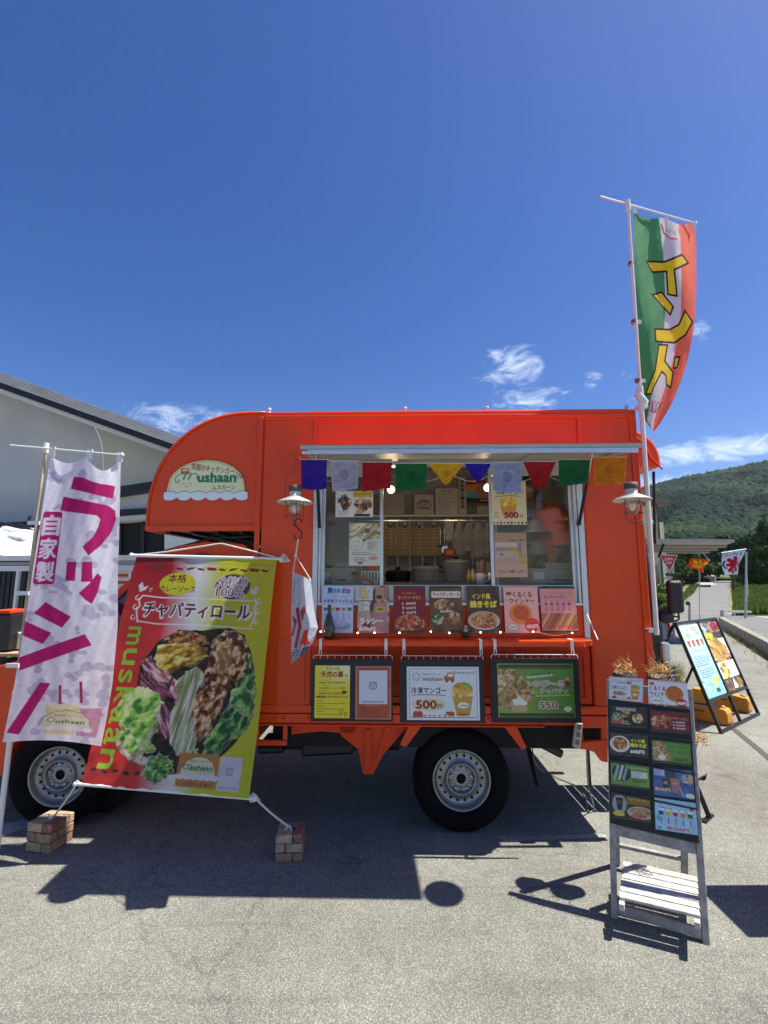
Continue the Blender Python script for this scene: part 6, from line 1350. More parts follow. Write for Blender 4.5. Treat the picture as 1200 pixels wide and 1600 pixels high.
def art_insta():
    a = Art(57, 84, 2.6, 'a85440', 52); a.mottle(.15, 10); a.rect(0, 0, 57, 84, 'd0b8b4', .25); a.rect(2, 2, 55, 82, 'a5492f'); a.mottle(.2, 14); a.text('インスタグラムはこちらから', 28, 4.6, h=3, w=48, col='4a2a24'); a.rect(6, 7, 51, 60, 'c9ccd8')
    a.rect(22, 25, 34, 37, '6a6470', r=3); a.rect(23.4, 26.4, 32.6, 35.6, 'c9ccd8', r=2.2); a.ring(28, 31, 2.7, 2.7, 1, '6a6470'); a.ell(31.2, 28, .8, .8, '6a6470'); a.text('@MUSKAAN_246', 28, 56.5, h=3.8, w=34, col='5a4a5c', bold=.02); a.dashes(18, 61, 40, 64, 1, 'd09a8a'); a.rect(6, 64, 17, 74, '8a3a28', .5, r=2); a.dashes(34, 70, 54, 74, 2, '7a4a3a', .5); a.dashes(34, 78, 54, 80, 1, '3a201c'); return a
def art_mango(w=112, h=83, res=2.4):
    a = Art(112, 83, res, 'd8dade', 53); a.line([(4, 3), (108, 3), (108, 79), (4, 79), (4, 3)], .6, '4a5a58'); a.ring(15, 16, 5.5, 5.5, .8, '4a5a68')
    for k in range(9): t_ = k*.7; a.line([(15+7.5*math.cos(t_), 16+7.5*math.sin(t_)), (15+10*math.cos(t_), 16+10*math.sin(t_))], .6, '4a5a68')
    a.line([(12.5, 18), (15, 20), (17.5, 18)], .6, '4a5a68'); a.ell(13, 15, .7, .7, '4a5a68'); a.ell(17, 15, .7, .7, '4a5a68')
    a.text('笑顔のキッチンカー', 40, 12, h=3.2, w=30, col='5a4a44', bold=.01); a.text('muskaan', 40, 19, h=6, w=31, col='9a4a3a', bold=.03); a.text('ムスカーン', 40, 24, h=1.9, w=12, col='6a5a54')
    a.rect(58, 14, 74, 22, 'b0603a', r=1.5); a.rect(62, 9, 74, 15, 'c07a4a', r=1); a.rect(64, 11, 72, 16, 'ead8c0'); a.ell(62, 23, 1.8, 1.8, '5a3020'); a.ell(71, 23, 1.8, 1.8, '5a3020')
    a.line([(72, 6), (82, 10), (94, 10), (106, 6)], .5, '5a6a60')
    for k in range(8): x = 74+k*4; a.poly([(x, 8.2), (x+3, 8.8), (x+1.4, 12)], ['8a9a90', '5a7068'][k % 2])
    a.text('冷凍マンゴー', 34, 37, h=10, w=54, col='23262a', bold=.03); a.line([(8, 44.5), (30, 43.6), (60, 44.5)], 1.3, '9c4040')
    a.ell(34, 59, 26, 9.5, 'd8c48a', .8); a.text('500', 30, 59, h=12, w=31, col='8c2434', bold=.05); a.text('円', 51, 62, h=7, w=7, col='4a2c34', bold=.02)
    a.poly([(70, 44), (102, 44), (97, 74), (76, 74)], 'c8923a'); a.poly([(69, 42), (103, 42), (102, 46), (70, 46)], 'dcd2b8'); a.ell(86, 74, 10.5, 2.5, 'a87028'); a.clip_poly([(68, 18), (104, 18), (104, 44), (68, 44)]); a.food(86, 36, 16, 12, ['c88a2a', 'e0aa44', 'b0742a', 'ecc87a', '9aa84a', 'd89c34'], 80, 4.2); a.unclip()
    a.ell(87, 60, 9.5, 5.5, 'e6e4cc'); a.ring(87, 60, 9.5, 5.5, .7, '4a7a4a'); a.text('ushaan', 88, 60, h=3, w=13, col='2a7c4c', bold=.03)
    for x in (14, 20): a.poly([(x-5, 78), (x-4, 71), (x, 68), (x+4, 71), (x+5, 78)], 'b0442c')
    for x in (28, 35, 42, 50, 58): a.ell(x, 76, 1.6, 1.3, '8a5a3a'); a.line([(8, 78.6), (104, 78.6)], .8, 'b0603a')
    a.ell(68, 73, 5.5, 3.6, 'a8502c'); a.ell(62.5, 72, 2.6, 2.6, 'a8502c'); a.line([(60.5, 72), (59.5, 77)], 1.2, 'a8502c'); a.line([(65, 75), (65, 78.5)], 1.6, 'a8502c'); a.line([(71, 75), (71, 78.5)], 1.6, 'a8502c'); return a
def art_green(w=117, h=86, res=2.4):
    a = Art(117, 86, res, '6f9a3c', 54); a.grad(lambda u, v: np.array(srgb('7fa04a'))+(np.array(srgb('3f7a2c'))-np.array(srgb('7fa04a')))*np.clip((u+.0*v)[..., None]*.9-.1*v[..., None], 0, 1)); a.mottle(.12, 20)
    for y in (2, 79): a.rect(2, y, 115, y+6.5, '1e2a1c'); [a.poly([(2+k*2.4, y+6), (3.2+k*2.4, y+1), (4.4+k*2.4, y+6)], '5a6a3a', .8) for k in range(47)]
    a.clip_poly([(2, 9), (115, 9), (115, 79), (2, 79)]); a.food(16, 30, 24, 22, ['b89a6a', 'cbb184', '9a7a4c', 'dcc8a0', '84643c'], 150, 4); a.food(37, 46, 19, 21, ['b08a58', 'c9ab7a', '94703e', 'd9c294', '7a5a34'], 120, 3.6); a.food(14, 58, 16, 17, ['a8875a', 'c4a678', '8c6a40'], 80, 3.6)
    a.poly([(22, 58), (34, 54), (44, 62), (40, 70), (26, 70)], 'e8e4da'); a.ell(33, 72, 13, 6, 'c0a070'); a.unclip()
    a.text('いちばん人気のチーズ', 24, 14.5, h=4.2, w=40, col='6a2420', bold=.02, rot=-6); a.line([(47, 22), (84, 18)], 3.2, 'e0e8d8', .8); a.text('1日限定20食', 66, 17.5, h=5.5, w=34, col='3a5a34', bold=.02, rot=-5)
    a.text('のび〜る', 78, 32, h=10, w=48, col='eef2e0', bold=.08); a.text('のび〜る', 78, 32, h=10, w=48, col='9c2c34', bold=.02); a.text('チャパティ', 86, 44, h=8, w=42, col='eef2e0', bold=.07); a.text('チャパティ', 86, 44, h=8, w=42, col='7a2c34', bold=.02); a.line([(58, 52), (110, 50)], 1.6, 'a8c83a')
    a.text('550', 77, 66, h=10, w=27, col='f0ecdc', bold=.09); a.text('550', 77, 66, h=10, w=27, col='8c2430', bold=.04); a.text('円', 96, 70, h=4.5, w=4.5, col='5a2430'); a.ell(106, 72, 6, 4, 'c8d8a8'); a.ell(107, 26, 4, 5, 'c88a5a'); a.ell(107, 32, 4.5, 5, '6a3a2a'); a.line([(58, 44), (60, 52)], 1, 'b8d070'); return a
WIRE = mat('white_coated_wire', (.75, .72, .70), rough=.4); BOARDM = mat('black_board', (.008, .009, .014), rough=.55, var=.2)
def hang_board(px0, py0, px1, py1, sheets, hooks, label):
    yl = -.205; x0, z0 = P(px0, py1, yl); x1, z1 = P(px1, py0, yl); cx = (x0+x1)/2; t = tthing('hanging_menu_board', label, 'menu board', cx, yl, z1, 'black menu boards hooked under the serving shelf')
    MB().box((x0-cx, 0, z0-z1), (x1-cx, .012, 0)).build('board', BOARDM, t, bevel=.002)
    h = .022; xa, xb = x0-cx+.01, x1-cx-.004
    MB().tube([(xa, .004, -.002), (xa, .004, h*.6), (xa+.008, .004, h), (xb-.008, .004, h), (xb, .004, h*.6), (xb, .004, -.002)], .0020, 6).build('wire_rail', WIRE, t)
    n = 11
    for k in range(1, n): x = xa+(xb-xa)*k/n; MB().tube([(x, .004, -.002), (x, .004, h)], .0013, 5).build('rail_wire', WIRE, t)
    for a, b0, c0, b1, c1 in sheets:
        X0, Z0 = P(b0, c1, yl-.002); X1, Z1 = P(b1, c0, yl-.002); o = a.sheet('printed_sheet', t, lambda u, v, X0=X0, X1=X1, Z0=Z0, Z1=Z1: (X0-cx+(X1-X0)*u, 0*u-.002, Z1-z1+(Z0-Z1)*v), PAPER)
    for hp in hooks:
        hx_, hz0 = P(hp, 1001, yl); _, hz1 = P(hp, 1024, yl)
        hk = thing('shelf_hook', None, None); hk.parent = t; hk.location = (hx_-cx, 0, 0)
        MB().box((-.009, -.006, hz1-z1+.035), (.009, .0, hz0-z1+.004)).build('hook_plate', WPL, hk, bevel=.003); MB().tube([(-.006, -.004, hz1-z1+.04), (-.007, -.010, hz1-z1+.012), (0, -.012, hz1-z1), (.007, -.010, hz1-z1+.012), (.006, -.004, hz1-z1+.04)], .0028, 6).build('hook_loop', WPL, hk); MB().box((-.009, -.006, hz0-z1+.0045), (.009, .06, hz0-z1+.007)).build('hook_clip', WPL, hk)
hang_board(485, 1030, 614, 1127, [(art_spice(), 491, 1040, 547, 1122), (art_insta(), 555, 1041, 611, 1124)], (501, 603), 'left black menu board with a yellow spice sheet and a rust red sheet')
hang_board(625, 1031, 756, 1129, [(art_mango(), 636, 1042, 748, 1125)], (631, 751), 'middle black menu board with the white frozen mango sheet')
hang_board(768, 1029, 904, 1129, [(art_green(), 779, 1037, 895, 1121)], (773, 893), 'right black menu board with the green stretchy chapati sheet')
# ================================================================== STANDS
WOOD = mat('weathered_grey_wood', (.36, .34, .31), rough=.85, var=.35, vscale=18, bump=.5, bscale=70, dirt=.25)
WOODW = mat('sunbleached_wood', (.52, .50, .47), rough=.8, var=.3, vscale=22, bump=.5, bscale=70, dirt=.2)
def plane_from(p0, p1, lean):
    a = G(*p0); b = G(*p1); ux = (b-a).normalized(); back = Vector((-ux.y, ux.x, 0)); 
    return Plane(a, ux, Vector((0, 0, 1)) + back*lean), back
def pbox(S, name, a0, b0, a1, b1, n0, n1, m, parent, bevel=.003):
    o = MB().box((a0, b0, n0), (a1, b1, n1)).build(name, m, parent, bevel=bevel); o.matrix_world = S.mat(); o.matrix_parent_inverse = Matrix.Identity(4); o.matrix_local = parent.matrix_world.inverted() @ S.mat() if False else Matrix.Translation(-parent.location) @ S.mat(); return o
def sheet_on(S, art, name, parent, tl, tr, br, bl, n):
    q = [S.hit(*p) for p in (tl, tr, br, bl)]; o = S.o
    pts = [S.W(a, b, n)-Vector(parent.location) for a, b in q]
    return art.sheet(name, parent, quadmap(*pts), PAPER)
def mini(kind, w, h, res):
    a = Art(w, h, res, '3a3424', 60+len(kind)); w2 = w/2
    def border(c='1a1c16'):
        for y in (0, h-3.4): a.rect(0, y, w, y+3.4, c); [a.poly([(k*2, y+3), (k*2+1, y+.6), (k*2+2, y+3)], '6a6a3a', .7) for k in range(int(w/2)+1)]
    if kind == 'roll3': a.mottle(.4, 8); a.rect(10, 3, 42, 9, '8a8a98'); a.text('チャパティロール', 26, 6, h=4.5, w=30, col='e8e4da', bold=.03); a.rect(2, 20, 22, 31, 'b0583a'); a.food(11, 19, 8, 7, ['8aa060', '4a6a34', 'd8c8a0'], 40, 2.2); a.food(25, 14, 9, 6, ['b07a3a', '5a3a1a', 'd8b880'], 40, 2.2); a.food(45, 20, 9, 8, ['d8b070', '8a6a2a', 'e8d0a0'], 40, 2.2); a.dashes(20, 25, 38, 32, 2, 'e0d8c8'); border()
    elif kind == 'tand': a.rect(0, 0, w, h, '8a2426'); a.mottle(.3, 10); a.food(17, 20, 16, 12, ['b5653c', 'd08a54', 'a04c28', 'e0b080', '7a3418'], 90, 3); a.text('タンドリーチキン', 43, 12, h=4.5, w=30, col='e8b050', bold=.03); [a.text(s_, 44, 18+k*5, h=3, w=18, col='f0e0d0', bold=.04) for k, s_ in enumerate(('L 850円', 'M 650円', 'S 450円'))]; border()
    elif kind == 'nood': a.rect(0, 0, w, h, '4a4030'); a.mottle(.3, 8); a.ell(16, 18, 16, 13, 'e8dcd0'); a.food(16, 17, 12, 10, ['c98a4a', 'b06a34', 'e0b070', '8a4a24'], 80, 2.4); a.text('インド風', 44, 11, h=5, w=22, col='f0e83a', bold=.05); a.text('焼きそば', 45, 18, h=6, w=24, col='f4e43c', bold=.06); a.text('600円', 43, 28, h=5.5, w=21, col='f0f0ee', bold=.06); border()
    elif kind == 'cheese': a.rect(0, 0, w, h, '5f9a3c'); a.mottle(.15, 12); a.food(12, 12, 12, 9, ['b89a6a', 'cbb184', '9a7a4c'], 40, 2.6); a.food(16, 22, 15, 12, ['b08a58', 'c9ab7a', '94703e', 'd9c294'], 70, 2.6); a.ell(16, 27, 6, 4, 'e8e4da'); a.text('1日限定20食', 42, 9, h=3, w=22, col='2c4a2a'); a.text('のび〜るチャパティ', 44, 17, h=5, w=34, col='8c3c34', bold=.03); a.text('550円', 44, 28, h=5.5, w=20, col='6c2430', bold=.05); border()
    elif kind == 'wrap': a.rect(0, 0, w, h, '6f9a44'); a.mottle(.15, 10); a.ell(17, 17, 15, 14, '3a342c'); [a.line([(6+k*7, 28), (12+k*7, 6)], 4.5, ['9ab0a0', 'b8c8b8', '86a090'][k]) for k in range(3)]; [a.line([(5+k*7, 24), (8+k*7, 22)], 1.2, 'c8c04a') for k in range(3)]; a.rect(32, 13, 57, 23, 'd8dcd4'); a.dashes(33, 14, 56, 22, 3, '5a8a6a'); a.text('キッズチャパティ', 44, 8, h=3.6, w=26, col='e8f0a0', bold=.02); a.text('各350円', 44, 28, h=4.5, w=20, col='5a4a20', bold=.04); border()
    elif kind == 'lassi': a.rect(0, 0, w, h, '4a6a9a'); a.mottle(.4, 8); a.rect(2, 2, 18, 14, 'b8c4dc'); a.dashes(3, 3, 17, 13, 4, '3a4a7a'); a.rect(20, 3, 34, 16, '4a4a44'); a.poly([(13, 18), (25, 18), (23, 38), (16, 38)], '5a3a34'); a.poly([(26, 16), (41, 16), (38, 40), (29, 40)], 'b87a74'); a.rect(16, 22, 22, 27, 'a89a6a'); a.rect(29, 22, 37, 26, 'c0a878'); a.blobs(52, 14, 10, 9, ['c89a70', '6a84b4', 'd8b48a'], 40, 2.5); a.text('各500円', 14, 36, h=5.5, w=23, col='f0c080', bold=.06); a.ell(54, 42, 7, 4, 'dfe6c0'); a.line([(40, 30), (44, 44)], 2, 'c8a890')
    elif kind == 'soup': a.rect(0, 0, w, h, '4a3a24'); a.mottle(.3, 8); a.ell(13, 17, 11, 15, '9aa4a8'); a.poly([(7, 7), (19, 7), (17, 27), (10, 27)], '2a2422'); a.rect(9, 12, 17, 17, '5a5040'); a.ell(12, 33, 9, 4, 'e0b83a'); a.rect(24, 3, 62, 16, '8a6a1c'); a.text('バターチキンカレー', 43, 8, h=4, w=32, col='e0c070', bold=.02); a.ell(45, 28, 20, 10, 'c0b4a8'); a.food(45, 27, 17, 7, ['b0845a', 'a0744a', 'c09a70'], 40, 3); a.text('500円', 42, 35, h=6, w=22, col='b0302c', bold=.04); border()
    elif kind == 'ice':
        a.rect(0, 0, w, h, 'a8cce0'); a.mottle(.12, 9); a.text('夏かき氷スカッシュ', 33, 9, h=6.5, w=50, col='e8f0f6', bold=.09); a.text('夏かき氷スカッシュ', 33, 9, h=6, w=49, col='2a4a8c', bold=.02); a.ell(63, 12, 3.4, 3.4, 'b02040'); a.line([(8, 15), (62, 19)], 1, '2a3a5a')
        for k, c in enumerate(('2a4a8c', 'd8b83a', 'c0342c', 'd08a34', '2a6a3a')): x = 12+k*12; a.poly([(x-5, 16), (x+5, 17), (x+3.6, 27), (x-3.6, 27)], 'dfe9ee'); a.poly([(x-4.6, 21), (x+4.4, 21.5), (x+3.6, 28), (x-3.6, 28)], c); a.line([(x, 32), (x, 42)], 1.4, '2a4a7a')
        a.text('各500円', 38, 49, h=6, w=36, col='d0503c', bold=.05); a.ell(8, 34, 4, 5, '4aa09a', .7); a.ell(9, 50, 4, 3, '4a9a5a', .7)
    return a
def menu_stand():
    S, back = plane_from((955, 1437), (1110, 1478), .21); c_, s_ = math.cos(R(2.2)), math.sin(R(2.2)); S.ux, S.uy = S.ux*c_-S.uy*s_, S.uy*c_+S.ux*s_; S.o.z += .006
    t = thing('menu_stand', 'weathered grey wooden A frame menu stand with eight food cards on black', 'menu stand', S.o)
    W_ = .396; Hs = 1.10; H = S.hit(952, 1062)[1]
    pb = lambda n, a0, b0, a1, b1, n0, n1, m=WOOD, bv=.003: pbox(S, n, a0, b0, a1, b1, n0, n1, m, t, bv)
    pb('stile', -.0, 0, .028, H, -.034, 0); pb('stile', W_-.030, 0, W_-.002, H, -.034, 0)
    bb = S.hit(954, 1287)[1]; b2 = S.hit(954, 1304)[1]; pb('rail', .029, b2, W_-.031, bb, -.026, -.004)
    b3 = S.hit(957, 1411)[1]; b4 = S.hit(957, 1427)[1]; pb('rail', .029, b4, W_-.031, b3, -.026, -.004)
    top = S.hit(952, 1092)[1]; pb('rail', .029, H-.05, W_-.031, H-.01, -.03, -.008)
    pb('backing_board', .004, bb+.004, W_-.020, top, .001, .010, BOARDM, .001)
    # dark dividers with little studs
    mid = S.hit(1013, 1100)[0]; pb('divider', W_/2-.004, bb+.006, W_/2+.004, top-.003, .0105, .015, BLK, .001)
    cells = [('roll3', (953, 1101), (1011, 1105), (1011, 1138), (953, 1134)), ('tand', (1015, 1108), (1076, 1113), (1078, 1147), (1016, 1142)), ('nood', (953, 1143), (1012, 1148), (1013, 1184), (953, 1178)), ('cheese', (1017, 1153), (1078, 1160), (1080, 1197), (1018, 1190)),
             ('wrap', (954, 1188), (1014, 1195), (1015, 1234), (955, 1227)), ('lassi', (1019, 1197), (1081, 1204), (1085, 1249), (1021, 1241)), ('soup', (955, 1237), (1015, 1244), (1017, 1285), (955, 1276)), ('ice', (1021, 1245), (1086, 1254), (1090, 1304), (1022, 1294))]
    nmz = {'roll3': 'brown chapati roll card', 'tand': 'dark red tandoori chicken card', 'nood': 'fried noodle card for 600 yen', 'cheese': 'green stretchy chapati card for 550 yen', 'wrap': 'green kids chapati card', 'lassi': 'blue lassi card', 'soup': 'brown curry card for 500 yen', 'ice': 'pale blue shaved ice squash card'}
    for k, *q in cells:
        w = 60 if k not in ('ice',) else 70; h = {'lassi': 47, 'ice': 54, 'wrap': 40, 'soup': 41}.get(k, 36); o = sheet_on(S, mini(k, w, h, 2.4), 'menu_card', t, *q, .0135); o['label'] = nmz[k]
    for bpx in (1139, 1186, 1236): b_ = S.hit(953, bpx)[1]; pb('card_rail', .014, b_-.004, W_-.016, b_+.004, .0105, .017, BLK, .001)
    for q, art, lb in (([(952, 1057), (1005, 1061), (1004, 1097), (952, 1092)], art_mango(res=1.5), 'white frozen mango card'), ([(1012, 1061), (1072, 1066), (1076, 1104), (1013, 1099)], None, 'white card with spiral sausage')):
        if art is None:
            art = Art(62, 40, 2.6, 'e6e4e2', 71); [art.poly([(k*3, 0), (k*3+1.5, 3.4), (k*3+3, 0)], 'd05a2a' if k % 2 else 'e8a060') for k in range(21)]; art.rect(2, 5, 10, 9, 'b05a34', r=1); art.text('くるくる', 15, 14, h=7, w=25, col='a8302c', bold=.05); art.text('ウインナー', 17, 23, h=6, w=28, col='4a2c28', bold=.04); art.ell(12, 34, 10, 7, 'f0efe2'); art.ring(12, 34, 10, 7, .8, '3a7a4a'); art.text('ushaan', 13, 34, h=3, w=13, col='2a7c4c', bold=.03)
            art.ell(41, 21, 14, 13, 'e08a2c'); art.line([(41+r*math.cos(tt), 21+r*math.sin(tt)) for tt, r in zip(np.linspace(0, 19, 70), np.linspace(1, 12, 70))], 1.8, 'b84424'); art.ell(51, 35, 8.5, 7, 'c84024'); art.text('450円', 51, 36, h=5, w=13, col='fbeee4', bold=.06)
        o = sheet_on(S, art, 'menu_card', t, *q, .020); o['label'] = lb
    # rear frame
    L = .50; hinge = H-.06; hp = lambda a, k: S.W(a, hinge, -.05).lerp(Vector((*(S.W(a, 0) + back*L)[:2], 0)), k)-S.o
    for a in (.035, W_-.035):
        o = MB().bar(hp(a, 0), hp(a, 1), .026, .032, up=tuple(S.ux)).build('rear_leg', WOOD, t, bevel=.003)
    MB().bar(hp(.05, .88), hp(W_-.05, .88), .03, .018).build('rear_rail', WOOD, t, bevel=.002)
    # slatted shelf between the frames
    z = .145; f = S.W(0, b3+.01)-S.o
    def sp(px, py): g = G(px, py, z)-Vector((S.o.x, S.o.y, 0)); return g
    bl_, br_, fr_, fl_ = sp(974, 1348), sp(1090, 1373), sp(1094, 1436), sp(967, 1409)
    fl_ = sp(967, 1406); n = 6
    for k in range(n):
        a, b = fl_.lerp(bl_, (k+.5)/n), fr_.lerp(br_, (k+.5)/n); wd = (bl_-fl_).length/n*.86; MB().bar(a, b, wd, .012, up=(0, 0, 1)).build('shelf_slat', WOODW, t, bevel=.002)
    for a, b in ((fl_, bl_), (fr_, br_)):
        q = (a-b).normalized()*.03; s_ = (Vector((fr_-fl_)).normalized())*(.012 if a is fl_ else -.012); MB().bar(b+s_-Vector((0,0,.02)), a+q+s_-Vector((0,0,.02)), .022, .026).build('shelf_bearer', WOODW, t, bevel=.002)
menu_stand()
def black_frame():
    S, back = plane_from((1127, 1147), (1187, 1117), .33)
    t = thing('a_frame_sign', 'black metal A frame sign with a pale blue and a yellow food poster', 'sign', S.o)
    W_ = S.hit(1187, 1117)[0]; H = S.hit(1066, 971)[1]; r = .03
    pb = lambda n, a0, b0, a1, b1, n0, n1, m=BLKM, bv=.004: pbox(S, n, a0, b0, a1, b1, n0, n1, m, t, bv)
    pb('frame_side', 0, 0, r, H, -.02, .012); pb('frame_side', W_-r, 0, W_, H, -.02, .012); pb('frame_side', W_/2-r/2, .0, W_/2+r/2, H-r, -.018, .012)
    b1 = S.hit(1112, 1092)[1]
    pb('frame_rail', r, H-r, W_-r, H, -.02, .012); pb('frame_rail', r, b1-.03, W_-r, b1, -.018, .013); pb('frame_rail', r, .0, W_-r, .03, -.02, .011)
    a = Art(50, 130, 1.8, 'b8e4e8', 81); a.grad(lambda u, v: np.array(srgb('d6efe2'))*(1-v[..., None]) + np.array(srgb('8fd4e6'))*v[..., None] + 0*u[..., None])
    a.text('たい焼き', 14, 10, h=7, w=18, col='3a7a6a'); a.ell(34, 10, 7, 6, 'e8b0a8'); [a.poly([(6+k*11, 30), (14+k*11, 30), (12+k*11, 42), (8+k*11, 42)], ['a85a3a', 'c04a3a', '8a4a3a', 'b86a4a'][k]) for k in range(4)]; a.blobs(26, 22, 20, 5, ['f4f8f6', 'e0d0c8', '6ac0c8'], 30, 3); a.text('トロピカルドリンク', 26, 50, h=6, w=42, col='2a9aa4', bold=.02)
    a.dashes(6, 58, 46, 78, 5, '3a4a5a'); a.dashes(8, 82, 44, 98, 4, '4a4a5a'); a.blobs(38, 104, 8, 7, ['d8e070', 'a8d050'], 20, 3); a.dashes(14, 106, 34, 112, 2, '3a4a4a'); a.rect(28, 118, 38, 125, '3a4a4a'); a.blobs(8, 108, 7, 9, ['7ac8e0', 'c8f0f4'], 20, 3)
    b = Art(50, 130, 1.8, '3a2a20', 82); b.blobs(12, 14, 13, 12, ['4a4a48', '8a8a84', 'c8c0b0'], 60, 3); b.rect(24, 1, 49, 22, 'd8742c'); b.blobs(37, 12, 9, 8, ['7a1c2c', 'a02c3c', '5a1420'], 50, 3); b.blobs(12, 28, 10, 5, ['e0d020', 'c8b818'], 30, 3)
    b.rect(1, 35, 49, 74, 'e8e4d4'); b.blobs(22, 56, 20, 17, ['c89a3a', 'b0842c', 'e0bc5a', '8a6020', 'd8ac48'], 150, 4, elong=3, rot=60); b.rect(30, 66, 49, 74, 'b0481c'); b.text('焼きそば', 39.5, 70, h=5, w=16, col='f0d8a0', bold=.03)
    b.rect(1, 78, 49, 108, 'efefec'); b.blobs(16, 94, 8, 13, ['d8b83a', 'b8962a', 'e8d060', '6a5a2a'], 60, 3); b.dashes(26, 80, 46, 104, 7, '4a4a4a'); b.blobs(12, 120, 12, 9, ['6a4a2a', '9a7a3a', '3a2a1a'], 60, 3); b.blobs(38, 119, 11, 10, ['7a5a2a', 'a88a4a', '4a3a1a'], 60, 3); b.poly([(22, 128), (27, 108), (32, 128)], 'efefec')
    for art, x0, x1, lb in ((a, r+.004, W_/2-r/2-.004, 'pale blue drinks poster'), (b, W_/2+r/2+.004, W_-r-.004, 'yellow and brown food poster')):
        pb('poster_backing', x0, b1+.004, x1, H-r-.004, -.012, -.004, BLK, 0)
        q = [S.W(x0, H-r-.006, -.002)-S.o, S.W(x1, H-r-.006, -.002)-S.o, S.W(x1, b1+.006, -.002)-S.o, S.W(x0, b1+.006, -.002)-S.o]; o = art.sheet('poster', t, quadmap(*q), PAPER); o['label'] = lb
    hinge = H*.62; L = .62
    for aa in (.02, W_*.5, W_-.02):
        p = S.W(aa, H-.02 if aa != W_*.5 else H-.02, -.03)-S.o; q = Vector((*(S.W(aa, 0)+back*(L+.25))[:2], 0))-S.o
        if aa != W_*.5: MB().bar(p, q, .026, .026).build('rear_leg', BLKM, t, bevel=.003)
    q0 = Vector((*(S.W(.02, 0)+back*(L+.25))[:2], .02))-S.o; q1 = Vector((*(S.W(W_-.02, 0)+back*(L+.25))[:2], .02))-S.o; MB().bar(q0, q1, .026, .026).build('rear_rail', BLKM, t, bevel=.003)
    MB().bar(S.W(.02, .28)-S.o+Vector((0,0,0)), q0+Vector((0, 0, .20)), .014, .014).build('side_brace', BLKM, t)
    return S, back
BS, BB = black_frame()
YEL_ = mat('yellow_orange_plastic', (.70, .30, .035), rough=.45, var=.08, dirt=.12)
def water_weight(px, py, label, L=.62, ang=0):
    b = G(px, py); d = BB; t = thing('water_weight', label, 'water weight', b, math.atan2(d.y, d.x)+ang, 'yellow water weights on the black sign frame')
    prof = [(-.02, .02), (-.02, .13), (.0, .17), (.16, .19), (.19, .165), (.36, .165), (.39, .19), (L-.05, .19), (L, .15), (L, .02), (L-.02, .0), (0, .0)]
    MB().prism(prof, -.075, .075).build('tank', YEL_, t, bevel=.018, seg=3)
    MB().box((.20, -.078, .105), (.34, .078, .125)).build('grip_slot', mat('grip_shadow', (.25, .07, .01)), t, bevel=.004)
    MB().lathe([(0, .024), (.028, .022), (.03, 0), (0, 0)], 14).build('filler_cap', YEL_, t, loc=(.05, 0, .172))
water_weight(1139, 1133, 'nearer yellow orange water weight inside the foot of the black sign frame'); water_weight(1171, 1113, 'farther yellow orange water weight inside the foot of the black sign frame')
# dried flowers in pots behind the wooden stand
STRAW = leaf_mat('dried_flowers', (.28, .12, .03), (.55, .30, .10), (.80, .62, .30), .2)
def dried(px, py, y, label, s=1.0, base=0.0, pot=True):
    c = D(px, py, y); t = thing('dried_flower_pot', label, 'dried flowers', (c.x, c.y, base), 0, 'pots of dried flowers behind the menu stand'); rs = np.random.RandomState(px); h = c.z-base
    if pot: MB().lathe([(0, 0), (.05*s, 0), (.066*s, .10), (.062*s, .10), (.05*s, .02), (0, .02)], 16).build('pot', mat('dark_pot', (.05, .03, .025), rough=.6), t, loc=(0, 0, h-.14*s))
    if pot: MB().tube([(0, -.06*s, h-.05*s), (0, -.10*s, h-.02*s), (0, -.10*s, h-.06*s)], .003, 6).build('pot_hook', BLKM, t)
    V = []; T = []
    for i in range(150):
        a, q = rs.uniform(0, 6.28), rs.rand()**.4; r = .055*s*q; x, y_, z = r*math.cos(a), r*math.sin(a), h-.05*s+.065*s*(1-q*q)*rs.rand()+abs(rs.normal())*.022*s; l = rs.normal(size=3)*.026*s; l[2] = abs(l[2])*1.1; w = rs.normal(size=3); w = np.cross(w, l); w = w/np.linalg.norm(w)*.0026*s
        V += [(x-w[0], y_-w[1], z-w[2]), (x+w[0], y_+w[1], z+w[2]), (x+l[0], y_+l[1], z+l[2])]; T += [rs.uniform(.1, 1)]*3
    if not pot: MB().tube([(-.05, -.02, h-.16), (-.02, 0, h-.08), (0, 0, h-.02)], .004, 6).build('stem', mat('straw_stem', (.35, .25, .10)), t)
    np_mesh('dried_heads', np.array(V), np.arange(len(V)).reshape(-1, 3), STRAW, T, t)
dried(975, 1041, 2.78, 'left pot of dried orange flowers showing above the frozen mango card of the stand', .95)
dried(1031, 1043, 2.72, 'pot of dried orange flowers showing above the sausage card of the stand', 1.05)
dried(1090, 1150, 2.62, 'low bunch of dried flowers sticking out right of the menu stand', .8, pot=False)

